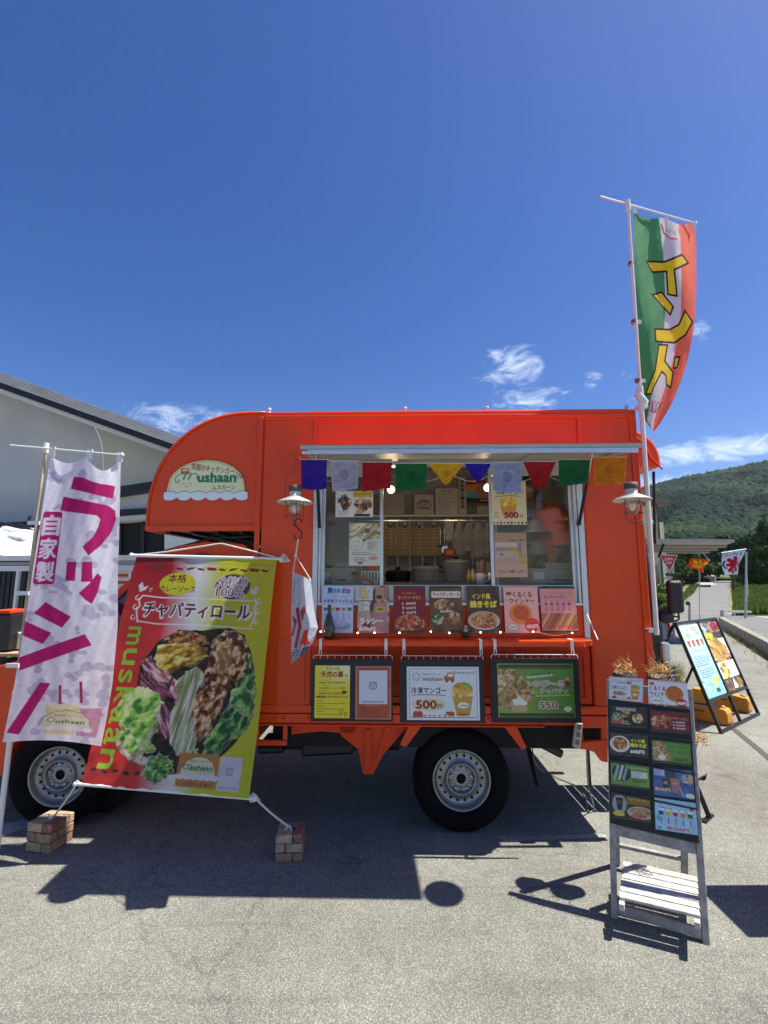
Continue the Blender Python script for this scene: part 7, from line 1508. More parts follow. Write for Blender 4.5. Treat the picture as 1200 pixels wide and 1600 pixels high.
rk = thing('plant_rack', 'low black slatted metal rack hidden behind the wooden menu stand, seen by its shadow', 'rack', (1.80, 3.78, 0))
for x in (-.20, .20):
    for y in (-.20, .20): MB().box((x-.008, y-.008, 0), (x+.008, y+.008, .46)).build('leg', BLKM, rk)
for k in range(6): MB().box((-.22+k*.075, -.22, .461), (-.155+k*.075, .22, .468)).build('shelf_slat', BLKM, rk)
for y in (-.21, .20): MB().box((-.22, y, .445), (.22, y+.01, .4605)).build('shelf_rim', BLKM, rk)
sd = G(1104, 1280); sg = thing('sign_foot', 'black slanted metal foot on the asphalt right of the menu stand', 'stand', sd); MB().bar((.02, 0, .01), (-.03, .03, .20), .022, .03).build('foot_bar', BLKM, sg, bevel=.003); MB().bar((-.05, -.05, .006), (.07, .05, .006), .03, .012).build('foot_plate', BLKM, sg)
MB().tube([tuple(D(1088+k*4+8*math.sin(k), 1215+5*math.cos(k*1.7), 2.9)-sd) for k in range(6)], .006, 6).build('cable_loop', BLK, sg)
# another board standing just outside the picture: its shadow falls into view
def side_board():
    t = thing('display_board', 'tall dark display board standing just beyond the right edge of the picture', 'display board', (2.20, 2.40, 0), R(90))
    MB().box((0, -.01, .02), (.37, .01, 1.02)).build('board', BOARDM, t, bevel=.004)
    for x in (.02, .35): MB().box((x-.015, -.012, 0), (x+.015, .012, .0195)).build('foot', WOOD, t); MB().bar((x, -.02, .95), (x, -.36, .0), .025, .02).build('rear_leg', WOOD, t)
side_board()
# ================================================================== OTHER TRUCKS BEHIND
def truck_two():
    t = thing('parked_kitchen_truck', 'second red kitchen truck parked behind, its nose and black mirror showing at right', 'food truck', TW(0, 2.1, 0), YAW)
    f = lambda px, py, yl=2.1: P(px, py, yl); nx = f(1034, 727)[0]; nz = f(1020, 731)[1]; tz = f(1000, 668)[1]+.02; x0 = f(905, 700)[0]
    pts = [(x0, nz), (nx, nz+.01)]; 
    for k in range(1, 10): a = k/9*math.pi/2; pts.append((x0+.35+(nx-x0-.35)*math.cos(a)**.8, nz+.06+(tz-nz-.06)*math.sin(a)**.9))
    pts.append((x0, tz)); MB().prism(pts, 0, 1.8).build('nose', RED, t, bevel=.03)
    MB().tube([(x*1.0-.12*(i > 0), -.012, z-.03) for i, (x, z) in enumerate(pts[1:-1])], .010, 6).build('nose_trim', RED, t)
    MB().box((x0-1.6, 0, .8), (x0+.0, 1.8, tz-.01)).build('kitchen_box', RED, t, bevel=.01)
    cx = f(1030, 900)[0]; z0, z1 = f(1030, 1042)[1], nz-.15
    MB().prism([(x0+.1, .45), (cx+.06, .45), (cx+.06, 1.05), (cx-.02, 1.6), (cx-.10, z1), (x0+.1, z1)], .1, 1.7).build('cab', BLK, t, bevel=.03)
    hl = f(1034, 1018)[0]; hz = f(1034, 1020)[1]; MB().box((cx+.0, .05, hz-.10), (cx+.10, .45, hz+.10)).build('headlight', mat('headlight_lens', (.55, .58, .6), rough=.15, metal=.6), t, bevel=.03)
    MB().box((cx-.1, .03, .35), (cx+.13, 1.75, hz-.13)).build('bumper', mat('grey_bumper'), t, bevel=.02)
    for y in (.2, 1.5): MB().lathe([(.19, .1), (.30, .1), (.31, 0), (.30, -.1), (.19, -.1), (.14, -.06), (0, -.06)], 28, axis='y').build('wheel', RUB, t, loc=(cx-.55, y, .31))
    # mirror on its stay
    m = thing('wing_mirror', None, None); m.parent = t; c = f(1055, 935, 2.0); m.location = (c[0], -.1, c[1]+.03); m.scale = (.74, .74, .74)
    MB().box((-.11, -.06, -.25), (.11, .06, .22)).build('mirror_housing', BLK, m, bevel=.058, seg=4); MB().lathe([(0, .05), (.085, .05), (.10, .0), (.09, -.05), (0, -.05)], 18, axis='y').build('stay_base', BLK, m, loc=(-.14, .03, -.30))
    MB().tube([(.03, 0, -.24), (.03, 0, -.33), (.0, .02, -.36), (-.14, .03, -.36)], .014, 8).build('stay', BLK, m); MB().tube([(.03, 0, -.24), (.02, 0, -.30), (-.14, .03, -.28)], .012, 8).build('stay', BLK, m); MB().box((-.10, -.03, .28), (.09, .03, .32)).build('upper_mirror', BLK, m, bevel=.01); MB().tube([(0, 0, .2), (0, 0, .3)], .012, 8).build('mirror_arm', BLK, m)
    # poster strip and dark frame seen in the slit beside the nearer truck
    a = Art(10, 60, 3, 'c88a7a', 91); a.blobs(5, 30, 6, 32, ['8a3a34', 'e0b8a0', 'd8806a', '6a2a24', 'f0dcc8'], 60, 3); q0 = f(1004, 745); q1 = f(1014, 838)
    a.sheet('side_poster', t, lambda u, v: (q0[0]+(q1[0]-q0[0]+.02)*u, 0*u-.02, q0[1]+(q1[1]-q0[1])*v), PAPER)
    p0, p1 = f(1019, 738), f(1021, 850); MB().tube([(p0[0], -.03, p0[1]), (p1[0], -.03, p1[1])], .016, 8).build('strut', BLKM, t)
truck_two()
def stall_three():
    o = D(1000, 903, 13.5); t = thing('far_kitchen_truck', 'far white kitchen truck with a wide beige hatch raised to the right', 'food truck', (o.x, o.y, 0))
    T0 = Vector(t.location); q = [D(1006, 844, 12.0), D(1147, 844.5, 12.0), D(1098, 862.5, 14.8), D(1006, 861, 14.8)]
    q = [p-T0 for p in q]; BEI = mat('beige_hatch', (.40, .38, .33), rough=.6, var=.1)
    quad3('hatch', [q[0], q[1], q[2], q[3]], -.04, BEI, t)
    for k in (.28, .55, .82): a, b = q[0].lerp(q[3], k), q[1].lerp(q[2], k); MB().bar(a-Vector((0,0,.07)), b-Vector((0,0,.07)), .22, .05).build('hatch_rib', mat('hatch_rib_grey', (.30, .28, .25), rough=.6), t)
    MB().bar(q[1], q[2], .05, .07).build('hatch_edge', BLKM, t); MB().bar(q[0], q[1], .04, .06).build('hatch_edge', BEI, t)
    MB().box((-2.2, .2, .6), (-.02, 3.2, q[0].z+.35)).build('kitchen_box', WHITEW, t, bevel=.05); MB().box((-2.1, .3, .0), (-.2, 3.1, .6)).build('chassis', BLKM, t)
    for y in (.7, 2.6): MB().lathe([(0, -.1), (.3, -.1), (.31, 0), (.3, .1), (0, .1)], 20, axis='x').build('wheel', RUB, t, loc=(-.2, y, .31), rot=(0, 0, R(90)))
    a, b = D(1037, 850, 12.4)-T0, D(1029, 871, 12.4)-T0; MB().tube([a, b], .03, 8).build('strut_cylinder', BLKM, t); MB().tube([b, D(1022, 884, 12.5)-T0], .012, 6).build('strut_rod', STEEL, t)
    c = D(1112, 845.5, 12.6)-T0; MB().box((c.x-.35, c.y, c.z-.03), (c.x+.35, c.y+.5, c.z-.005)).build('hatch_light', mat('peach_light_panel', (.75, .42, .25), rough=.6), t)
stall_three()
def small_banner(tl, tr, br, bl, y, art, label, pole_px=None, name='small_banner'):
    p = [D(*q, y) for q in (tl, tr, br, bl)]; t = thing(name, label, 'banner', p[0]); o = Vector(t.location); f = quadmap(*[q-o for q in p])
    def fm(u, v): x, yy, z = f(u, v); return x, yy+.10*np.sin(u*6+v*3), z+.02*np.sin(v*8+u*3)
    art.sheet('banner_cloth', t, fm, CLOTH); return t, o
a = Art(44, 40, 1.6, 'd8dce6', 95); a.ell(24, 25, 19, 15, '3a2a78'); a.ell(9, 20, 8, 7, '3a2a78'); a.text('かき氷', 24, 5, h=7, w=34, col='7a8ab8', bold=.04); a.text('氷', 24, 23, h=28, w=32, col='f0f0f4', bold=.14); a.text('氷', 24, 23, h=27, w=30, col='c41c34', bold=.08); a.text('よこ', 38, 10, h=6, w=9, col='c03a5a')
bn, bo_ = small_banner((1128.5, 866), (1164, 860), (1154, 897), (1133, 899), 19.3, a, 'white banner with purple blot and big red ice character at far right')
MB().tube([tuple(D(1127, 864, 19.3)-bo_), tuple(D(1166, 858, 19.4)-bo_)], .02, 6).build('cross_bar', GALV, bn)
a = Art(34, 26, 1.8, 'e8561c', 96); a.text('からあげ', 20, 8, h=8, w=24, col='f8d83a', bold=.06); a.ell(11, 18, 9, 7, 'e0301c'); a.ell(12, 18, 7.5, 5.5, 'f4d03a'); a.ring(11, 19, 3, 2.6, 1.2, 'e8561c'); a.dashes(20, 14, 32, 20, 2, 'f8d83a')
bn, bo_ = small_banner((1081, 872), (1108, 876), (1101, 893), (1078, 889), 14.0, a, 'small orange banner with yellow letters blowing under the far beige hatch')
MB().tube([tuple(D(1096, 862, 14.0)-bo_), tuple(D(1109, 876, 14.0)-bo_)], .012, 6).build('cross_bar', GALV, bn); MB().tube([tuple(D(1093, 893, 14.0)-bo_), tuple(G(1093, 985)-bo_)], .012, 6).build('shaft', GALV, bn)
# white sheet hung low beside truck two
gp = thing('grey_board', 'grey leaning board with a red edge behind the black truck cab', 'board', D(1035, 998, 5.6)); MB().prism([(D(x, y, 5.6)-Vector(gp.location)).xz for x, y in ((1030, 966), (1044, 968), (1050, 999), (1034, 999))], 0, .02).build('panel', mat('grey_blue_panel', (.28, .31, .36), rough=.5), gp); MB().tube([tuple(D(1043, 967, 5.58)-Vector(gp.location)), tuple(D(1047, 982, 5.58)-Vector(gp.location))], .012, 6).build('red_edge', REDD, gp)
# ================================================================== LEFT SIDE STALL AND CLUTTER
def left_side():
    Y = 7.5
    cn = thing('white_canopy', 'crumpled white tarpaulin canopy with dark folds at the left edge', 'canopy', D(-40, 860, Y)); o = Vector(cn.location)
    V = []; nx, ny = 40, 14
    for j in range(ny+1):
        for i in range(nx+1):
            u, v = i/nx, j/ny; px = -150+205*u; py = 812+14*u+(56-12*u)*v; q = D(px, py, Y-.9*v)-o; q.z += .04*noise.noise((u*9, v*5, 1)); q.y += .10*noise.noise((u*7, v*8, 4)); V.append(q)
    mb = MB(); mb.add(V, [(j*(nx+1)+i, j*(nx+1)+i+1, (j+1)*(nx+1)+i+1, (j+1)*(nx+1)+i) for j in range(ny) for i in range(nx)], smooth=True); mb.build('tarpaulin', mat('white_tarp', (.70, .70, .70), rough=.6, bump=.6, bscale=9), cn)
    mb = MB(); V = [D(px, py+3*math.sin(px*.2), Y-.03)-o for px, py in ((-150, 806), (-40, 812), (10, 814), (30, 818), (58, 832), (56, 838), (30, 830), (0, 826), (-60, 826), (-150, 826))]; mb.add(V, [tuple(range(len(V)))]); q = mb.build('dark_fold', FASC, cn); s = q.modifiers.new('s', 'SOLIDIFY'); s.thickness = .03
    for k, (y0, y1, m) in enumerate(((869, 877, WHITEW), (879, 884, mat('pipe_grey', (.30, .31, .32), rough=.5)), (885, 893, WHITEW))):
        A, B = D(-150, (y0+y1)/2, Y-1), D(215, (y0+y1)/2-1.5, Y-1); MB().bar(A-o, B-o, .06, (y1-y0)/FPX*(Y-1)).build('edge_beam', m, cn)
    for px in (-120, 30, 205): A = D(px, 890, Y-1); MB().tube([A-o, Vector((A.x, A.y, 0))-o], .03, 8).build('post', ALU, cn)
    sh = thing('dark_shutter', 'black ribbed shutter wall under the canopy at the left edge', 'shutter', (D(-10, 903, 8.6).x, 8.6, 0)); zt = D(0, 888, 8.6).z
    for k in range(52): MB().box((-2.2+k*.09, 0, .5), (-2.2+k*.09+.07, .03, zt)).build('shutter_slat', FASC, sh)
    MB().box((-2.3, .04, 0), (2.5, .1, zt)).build('shutter_panel', DARKI, sh)
    def boxo(name, label, cat, px0, py0, px1, py1, y, dep, m, bevel=.01):
        a, b = D(px0, py0, y), D(px1, py1, y); z0 = min(a.z, b.z); t = thing(name, label, cat, ((a.x+b.x)/2, y, z0)); w = abs(b.x-a.x)/2; MB().box((-w, 0, 0), (w, dep, abs(a.z-b.z))).build('body', m, t, bevel=bevel); return t
    tb_ = thing('trestle_table', 'wooden topped table loaded with clutter behind the lassi banner', 'table', (D(10, 903, 4.6).x, 4.6, 0)); zt = D(0, 1021, 4.6).z; MB().box((-.9, 0, zt-.03), (.45, .7, zt)).build('tabletop', mat('plywood', (.45, .32, .18), rough=.7, var=.2), tb_, bevel=.003)
    for x in (-.85, .40):
        for y in (.05, .65): MB().box((x-.02, y-.02, 0), (x+.02, y+.02, zt-.03)).build('leg', ALU, tb_)
    boxo('red_crate', 'dark crate with a red rim standing on the table at the left edge', 'crate', -20, 960, 13, 1016, 4.65, .35, BLK); a = D(-4, 962, 4.63); 
    t = thing('red_tray', 'flat red tray lying on the dark crate', 'tray', (a.x, 4.66, D(0, 959, 4.65).z)); MB().box((-.11, -.01, .0), (.10, .30, .03)).build('tray_body', REDD, t, bevel=.005)
    boxo('white_box', 'white storage box on the table behind the banner pole', 'box', 16, 988, 34, 1014, 4.75, .3, WHITEW); boxo('silver_case', 'shiny silver case on the table between the crate and the white box', 'case', 14, 965, 32, 987, 4.9, .25, ALU)
    boxo('black_bag', 'black bag on the ground under the cluttered table', 'bag', -5, 1030, 20, 1085, 4.7, .4, BLK, .04); boxo('silver_pail', 'silver pail beside the black bag under the table', 'pail', 20, 1050, 34, 1095, 4.8, .25, STEEL, .04)
    rs = random.Random(4)
    for k in range(7):
        px = 12+k*6; boxo('clutter_bottle', 'small dark bottle in the row on top of the silver case', 'bottle', px, 952+rs.random()*5, px+3.5, 966, 4.92, .03, rs.choice([BLK, STEEL, GALV]), .004)['group'] = 'bottles in a row on the table'
    cr = thing('parked_car', 'silver white car with red stripes glimpsed between the two banners', 'car', (D(200, 903, 6.6).x, 6.6, 0)); f = lambda px, py: D(px, py, 6.6)-Vector(cr.location)
    q = [f(x, y) for x, y in ((120, 905), (150, 878), (190, 871), (260, 868), (262, 1010), (120, 1010))]; MB().prism([(p.x, p.z) for p in q], 0, 1.6).build('body', mat('silver_car_paint', (.5, .5, .52), rough=.3, metal=.4), cr, bevel=.04)
    for z, m in ((893, WHITEW), (899, REDD), (905, WHITEW), (910, REDD)): a = f(190, z); MB().box((-.9, -.012, a.z-.018), (.55, -.001, a.z+.016)).build('stripe', m, cr)
left_side()
# ================================================================== INSIDE THE TRUCK, SMALL THINGS
def inth(name, label, cat, px, py, yl, group=None): x, z = P(px, py, yl); return tthing(name, label, cat, x, yl, z, group)
def wpx(n, yl): return n*(yl+3.24)*.99/FPX
POT = mat('polished_pot_steel', (.62, .61, .59), rough=.38, metal=.55, var=.05)
def pot(px, pyb, w, h, yl, label, r2=1.0, lid=True, m=POT):
    t = inth('cooking_pot', label, 'pot', px, pyb, yl); r = wpx(w, yl)/2; H = wpx(h, yl)
    MB().lathe([(0, 0), (r*.92, 0), (r, .01), (r*r2, H), (r*r2*1.04, H+.004), (r*r2*.97, H+.002), (r*.96, .012), (0, .012)], 32).build('body', m, t)
    if lid: MB().lathe([(r*r2, H+.005), (r*.8, H+.018), (r*.3, H+.026), (0, H+.028)], 28).build('lid', m, t); MB().lathe([(0, H+.05), (.022, H+.05), (.024, H+.04), (.012, H+.028), (0, H+.028)], 14).build('lid_knob', BLK, t)
    for s in (-1, 1): MB().tube([(s*r, -.03, H*.75), (s*(r+.03), -.025, H*.78), (s*(r+.03), .025, H*.78), (s*r, .03, H*.75)], .005, 6).build('handle', BLK, t)
    return t
IYB = .95
pot(666, 909, 44, 20, .90, 'low stainless pot with black knob left of the tall pot on the stove'); pot(714, 909, 44, 30, .92, 'tall shiny stainless pot on the stove beside the mug'); pot(622, 909, 40, 14, .95, 'low black pan at the left of the stove', lid=True, m=BLKM)
pot(845, 868, 36, 20, .80, 'steaming steel pot behind the right window pane in front of the orange shirt', lid=True)
st = inth('gas_stove', 'black gas stove with a steel grate under the pots', 'stove', 672, 916, .80); w = wpx(140, .9)
MB().box((-w/2, .0, -.10), (w/2, .36, -.012)).build('stove_body', BLKM, st, bevel=.006)
for k in range(16): MB().box((-w/2+.02+k*w/16, -.01, -.010), (-w/2+.02+k*w/16+.012, .34, .008)).build('grate_bar', STEEL, st)
MB().box((-w/2, -.018, .002), (w/2, -.011, .010)).build('grate_rim', STEEL, st)
mg = inth('white_mug', 'white mug with wooden sticks standing beside the tall pot', 'mug', 751, 913, .55); MB().lathe([(0, 0), (.035, 0), (.038, .085), (.034, .085), (.032, .01), (0, .01)], 24).build('cup', WPL, mg); MB().tube([(.036, 0, .07), (.062, 0, .06), (.062, 0, .03), (.036, 0, .02)], .005, 6).build('cup_handle', WPL, mg)
WST = mat('pale_stick_wood', (.55, .40, .22), rough=.7)
for k in range(13): a = k*2.4; MB().bar((.016*math.cos(a), .016*math.sin(a), .03), (.026*math.cos(a), .026*math.sin(a), .165+.012*(k % 3)), .004, .006).build('stick', WST, mg)
cnst = inth('stick_holder', 'grey cup of pale wooden sticks right of the white mug', 'holder', 765, 912, .62); MB().lathe([(0, 0), (.028, 0), (.03, .09), (.027, .09), (.026, .01), (0, .01)], 18).build('cup', ALU, cnst)
for k in range(8): a = k*2.4; MB().bar((.012*math.cos(a), .012*math.sin(a), .03), (.02*math.cos(a), .02*math.sin(a), .17), .004, .007).build('stick', WST, cnst)
# framed papers on the back shelf
IY = 1.46; FRM = mat('paper_frame', (.30, .30, .28), rough=.5)
def framed(px0, py0, px1, py1, art, label, fr=FRM):
    x0, z0 = P(px0, py1, IY); x1, z1 = P(px1, py0, IY); t = tthing('framed_paper', label, 'framed paper', (x0+x1)/2, IY, z0); w = (x1-x0)/2; h = z1-z0; MB().box((-w, 0, 0), (w, .012, h)).build('frame', fr, t, bevel=.002)
    art.sheet('printed_paper', t, lambda u, v: (-w+.006+(2*w-.012)*u, 0*u-.002, h-.006-(h-.012)*v), PAPER)
def art_lines(w, h, bg='b9b8b2', seed=1, title=None, vert=False):
    a = Art(w, h, 1.8, bg, seed)
    if title: a.text(title, w/2, 5, h=3.4, w=w*.5, col='4a4a44')
    a.dashes(3, 9, w-3, h-4, max(4, int(h/4)), '7a7a74', .6); return a
framed(600, 770, 632, 804, art_lines(32, 34, 'a4a39c', 1), 'framed certificate at the left end of the back shelf')
a = Art(30, 32, 2, 'b4b3ab', 2); a.ring(15, 17, 11, 6, 1.2, '2a2a2a'); a.ring(14, 15, 6, 3, 1, '2a2a2a'); a.line([(5, 24), (15, 21), (25, 25)], 1.2, '2a2a2a'); a.line([(8, 10), (14, 8), (22, 11)], 1, '2a2a2a'); framed(647, 772, 678, 804, a, 'framed brush drawing on the back shelf between two certificates')
framed(680, 762, 716, 804, art_lines(36, 42, 'bdbcb4', 3, '営業許可証'), 'large framed licence sheet on the back shelf under the yellow flag')
a = Art(11, 58, 2, 'b9b8b0', 4); a.vtext('食品衛生責任者', 5.5, 3, 50, 7, col='2a2a2a', bold=.04); framed(717, 745, 728, 804, a, 'narrow vertical strip with black characters on the back shelf')
a = Art(42, 38, 2, 'a83028', 5); a.poly([(0, 8), (42, 2), (42, 12), (0, 20)], 'd8902c'); a.poly([(0, 20), (20, 16), (20, 30), (0, 30)], '4ab0b0'); a.ell(30, 18, 14, 14, 'b07868'); a.poly([(0, 28), (42, 30), (42, 38), (0, 38)], '3a1438'); a.rect(22, 32, 36, 33.5, 'd8d0c8'); framed(728, 750, 769, 788, a, 'colourful striped poster with a brown disc behind the globe lamp')
framed(745, 790, 770, 804, art_lines(25, 14, 'a8a7a0', 6), 'small framed note at the right end of the back shelf')
# label sheets on clips
LBL = print_mat('label_sheet_paper', .6)
for k in range(4):
    px = 602+k*22.5; a = Art(21, 44, 2.2, 'a98e4a', 20+k)
    for r_ in range(8):
        for c in range(2): a.rect(1.2+c*10, 1.5+r_*5.3, 9.6+c*10, 5.6+r_*5.3, '8a6f34'); a.line([(2+c*10, 3+r_*5.3), (8.5+c*10, 3+r_*5.3)], .7, '4a3414'); a.line([(2.5+c*10, 4.6+r_*5.3), (7.5+c*10, 4.6+r_*5.3)], .5, '5a431c')
    o = card_on_truck(a, 'label_sheet', ['sheet of small tan labels nearest the left sash on the back wall rail', 'second sheet of tan labels from the left on the back wall rail', 'third sheet of tan labels from the left on the back wall rail', 'sheet of tan labels nearest the plastic bags on the back wall rail'][k], 'label sheet', px-2, 824, px+19, 868, 1.38, group='sheets of tan labels hanging on clips in the truck')
    c = inth('bulldog_clip', 'black clip holding the %s tan label sheet on the back wall' % ['leftmost', 'second', 'third', 'rightmost'][k], 'clip', px+8, 824, 1.37, 'black clips on the label sheets'); MB().prism([(-.016, -.004), (.016, -.004), (.009, .022), (-.009, .022)], -.006, .006).build('clip_jaws', BLK, c); MB().tube([(0, 0, .02), (0, 0, .05)], .004, 6).build('clip_loop', STEEL, c)
# plastic bags
BAG = glass('bag_film', (.82, .82, .82), .12, .35)
bagm = mat('clear_bag_plastic', (.55, .55, .55), rough=.35, alpha=.42, var=.3, bump=.8, bscale=25)
for k, (px, w, h) in enumerate(((717, 18, 52), (732, 18, 46), (748, 24, 56), (763, 18, 50))):
    t = inth('plastic_bag', ['thin clear bag leftmost on the back wall hooks', 'second clear bag from the left on the back wall hooks', 'widest clear bag on the back wall hooks', 'clear bag at the right end of the back wall hooks'][k], 'bag', px, 816, 1.36, None); W2 = wpx(w, 1.36)/2; H2 = wpx(h, 1.36); rs = np.random.RandomState(k)
    V = []; n = 9
    for side in (-1, 1):
        for j in range(n+1):
            for i in range(n+1): u = i/n*2-1; v = j/n; V.append((u*W2*(.25+.9*min(1, v*2.2)), side*.02*math.sin(math.pi*(i/n))*(.3+v)+rs.normal()*.003, -H2*v+rs.normal()*.003))
    fs = [(s*(n+1)**2+j*(n+1)+i, s*(n+1)**2+j*(n+1)+i+1, s*(n+1)**2+(j+1)*(n+1)+i+1, s*(n+1)**2+(j+1)*(n+1)+i) for s in (0, 1) for j in range(n) for i in range(n)]
    MB().add(V, fs, smooth=True).build('bag_film', bagm, t); MB().tube([(0, 0, .0), (0, .01, .03), (0, .04, .035)], .003, 5).build('wall_hook', BLK, t)
t = inth('paper_pocket', 'clear pocket with paper strips on the back wall between labels and bags', 'pocket', 702, 838, 1.38); MB().box((-.045, 0, -.04), (.045, .02, .09)).build('pocket', bagm, t)
for k in range(4): MB().bar((-.02+k*.012, .01, -.03), (-.035+k*.024, .01, .15), .012, .002, up=(0, 1, 0)).build('paper_strip', WPL, t)
for k, (px, lb) in enumerate(((688, 'steel ladle hanging left of the paper pocket'), (694, 'steel turner hanging beside the ladle on the back wall'))):
    t = inth('ladle', lb, 'utensil', px, 826, 1.37); MB().tube([(0, 0, 0), (0, -.005, -.16)], .004, 6).build('handle', STEEL, t)
    (MB().lathe([(0, 0), (.022, .006), (.032, .022)], 16) if k == 0 else MB().box((-.028, -.003, -.05), (.028, .003, .012))).build('bowl' if k == 0 else 'blade', STEEL, t, loc=(0, -.01, -.18))
t = inth('red_tin', 'small dark red tin on the back counter behind the tall pot', 'tin', 703, 866, 1.30); MB().box((-.05, 0, -.02), (.05, .08, .055)).build('tin_body', REDD, t, bevel=.006); MB().box((-.03, -.003, .0), (.03, -.0005, .035)).build('tin_label', WST if 'WST' in globals() else WPL, t)
for k, (px, lb) in enumerate(((733, 'yellow sauce bottle left of the white mug'), (739, 'white seasoning bottle just left of the white mug'))):
    t = inth('sauce_bottle', lb, 'bottle', px, 912, .60+.1*k); MB().lathe([(0, 0), (.02, 0), (.022, .06), (.012, .085), (.006, .11), (0, .112)], 16).build('bottle_body', [mat('mustard_plastic', (.6, .4, .04), rough=.4), WPL][k], t)
# appliances
GRY = mat('grey_appliance', (.34, .35, .36), rough=.45, var=.05)
def appliance(px0, py0, px1, py1, yl, label):
    x0, z0 = P(px0, py1, yl); x1, z1 = P(px1, py0, yl); t = tthing('ticket_machine', label, 'appliance', (x0+x1)/2, yl, z0); w = (x1-x0)/2; h = z1-z0
    MB().box((-w, 0, 0), (w, .30, h*.72)).build('housing', GRY, t, bevel=.008); MB().prism([(-w*.1, h*.73), (w*.96, h*.73), (w*.96, h*.97), (-w*.06, h)], .02, .26).build('top_cover', GRY, t, bevel=.006)
    MB().box((-w*.9, -.004, h*.2), (-w*.45, -.0005, h*.55)).build('front_label', WPL, t); MB().box((-w*.1, -.003, h*.12), (w*.6, -.0005, h*.2)).build('slot', BLK, t); MB().box((-w*.75, .02, h*.73), (-w*.35, .08, h*.86)).build('switch_block', BLK, t)
appliance(830, 879, 905, 912, .16, 'grey card machine on the worktop behind the right window pane'); appliance(500, 878, 552, 912, .16, 'pale grey machine on the worktop behind the left window pane')
t = inth('plastic_basket', 'small white basket behind the lower left window pane', 'basket', 578, 912, .2); MB().prism([(-.055, 0), (.055, 0), (.065, .09), (-.065, .09)], 0, .12).build('basket_body', WPL, t, bevel=.004)
for k in range(5): MB().box((-.05+k*.022, -.003, .015), (-.04+k*.022, .002, .08)).build('basket_slot', mat('socket_grey'), t)
t = inth('red_container', 'red container behind the left window pane above the basket', 'container', 578, 900, .5); MB().lathe([(0, 0), (.05, 0), (.055, .12), (0, .13)], 20).build('container_body', REDD, t); MB().lathe([(0, .131), (.057, .131), (.057, .145), (0, .15)], 20).build('container_lid', BLK, t)
t = inth('red_tongs', 'red handled tongs lying slanted behind the left window pane', 'tongs', 565, 905, .12); MB().tube([(-.03, 0, .03), (.02, 0, .01), (.09, 0, -.035)], [.006, .007, .009], 8).build('tongs_handle', REDD, t); MB().ball((-.045, 0, .04), (.03, .01, .012)).build('tongs_head', BLK, t)
hd = inth('extractor_hood', 'bright steel hood shaped cover in front of the orange shirt', 'cover', 838, 830, .7); MB().lathe([(.012, .10), (.055, .085), (.075, .02), (.115, -.008), (.118, -.016), (.11, -.014), (.07, .008), (.045, .07), (0, .085)], 32).build('shade', POT, hd); MB().tube([(0, 0, .085), (0, 0, .50)], .004, 6).build('cord', BLK, hd)
bt = inth('spray_bottle', 'white and blue bottle beside the person at the right of the window', 'bottle', 872, 874, .62); MB().lathe([(0, 0), (.022, 0), (.024, .07), (.012, .10), (.006, .12), (.004, .15), (0, .152)], 16).build('bottle_body', WPL, bt); MB().lathe([(.0225, .02), (.0245, .021), (.0248, .055), (.023, .056)], 16).build('label_band', mat('blue_band', (.05, .08, .35)), bt)
# bottle, figurine on the shelf
GB = mat('dark_green_gold_bottle', (.045, .040, .012), rough=.12, coat=.6, var=.9, vscale=60)
b = inth('glass_bottle', 'dark green gold patterned bottle in front of the leftmost menu card', 'bottle', 514, 997, -.10); MB().lathe([(0, 0), (.033, 0), (.036, .006), (.036, .06), (.033, .085), (.020, .13), (.011, .165), (.010, .195), (.013, .197), (.013, .208), (0, .209)], 28).build('bottle_body', GB, b)
f = inth('figurine', 'small dark figurine with pale head standing before the noodle card', 'figurine', 728, 996, -.11); MB().lathe([(0, 0), (.022, 0), (.034, .018), (.02, .03), (.0, .034)], 18).build('base', BLK, f); MB().ball((0, 0, .045), (.014, .012, .016)).build('body', WST, f); MB().ball((0, 0, .068), .009).build('head', mat('pale_clay', (.6, .5, .38)), f)
# fairy lights along the shelf and the hatch
fl = inth('fairy_light_string', 'string of tiny warm fairy lights along the serving shelf', 'fairy lights', 500, 990, -.08); base = Vector((P(500, 990, -.08)[0], -.08, P(500, 990, -.08)[1]))
LIT = mat('fairy_light_glow', (1, .8, .5), emit=(1, .66, .30), estr=22, var=0); pts = []
for px, py in ((501, 987), (531, 993), (559, 989), (585, 989), (605, 993), (624, 989), (650, 993), (673, 987), (702, 989), (728, 993), (751, 988), (782, 988), (806, 993), (833, 987), (865, 993), (894, 989)):
    x, z = P(px, py, -.12); p = Vector((x, -.12, z))-base; pts.append(p)
    if py < 992: MB().ball(tuple(p), .0042, 8, 6).build('light_bulb', LIT, fl)
MB().tube(smooth_path(pts, 4), .0012, 4).build('wire', mat('thin_copper', (.4, .25, .12), metal=.6), fl)
fl = inth('fairy_light_string', 'pale fairy light wire draped behind the prayer flags', 'fairy lights', 470, 720, -.40); base = Vector((P(470, 720, -.40)[0], -.40, P(470, 720, -.40)[1])); pts = []
for k in range(30): px = 480+k*14.5; py = 738+14*abs(math.sin(k*.62)); x, z = P(px, py, -.40); pts.append(Vector((x, -.40, z))-base)
MB().tube(smooth_path(pts, 3), .0016, 4).build('wire', WIRE, fl)
for p in pts[::2]: MB().ball(tuple(p), .0045, 8, 6).build('light_bulb', mat('unlit_bulb', (.8, .78, .7), rough=.2), fl)
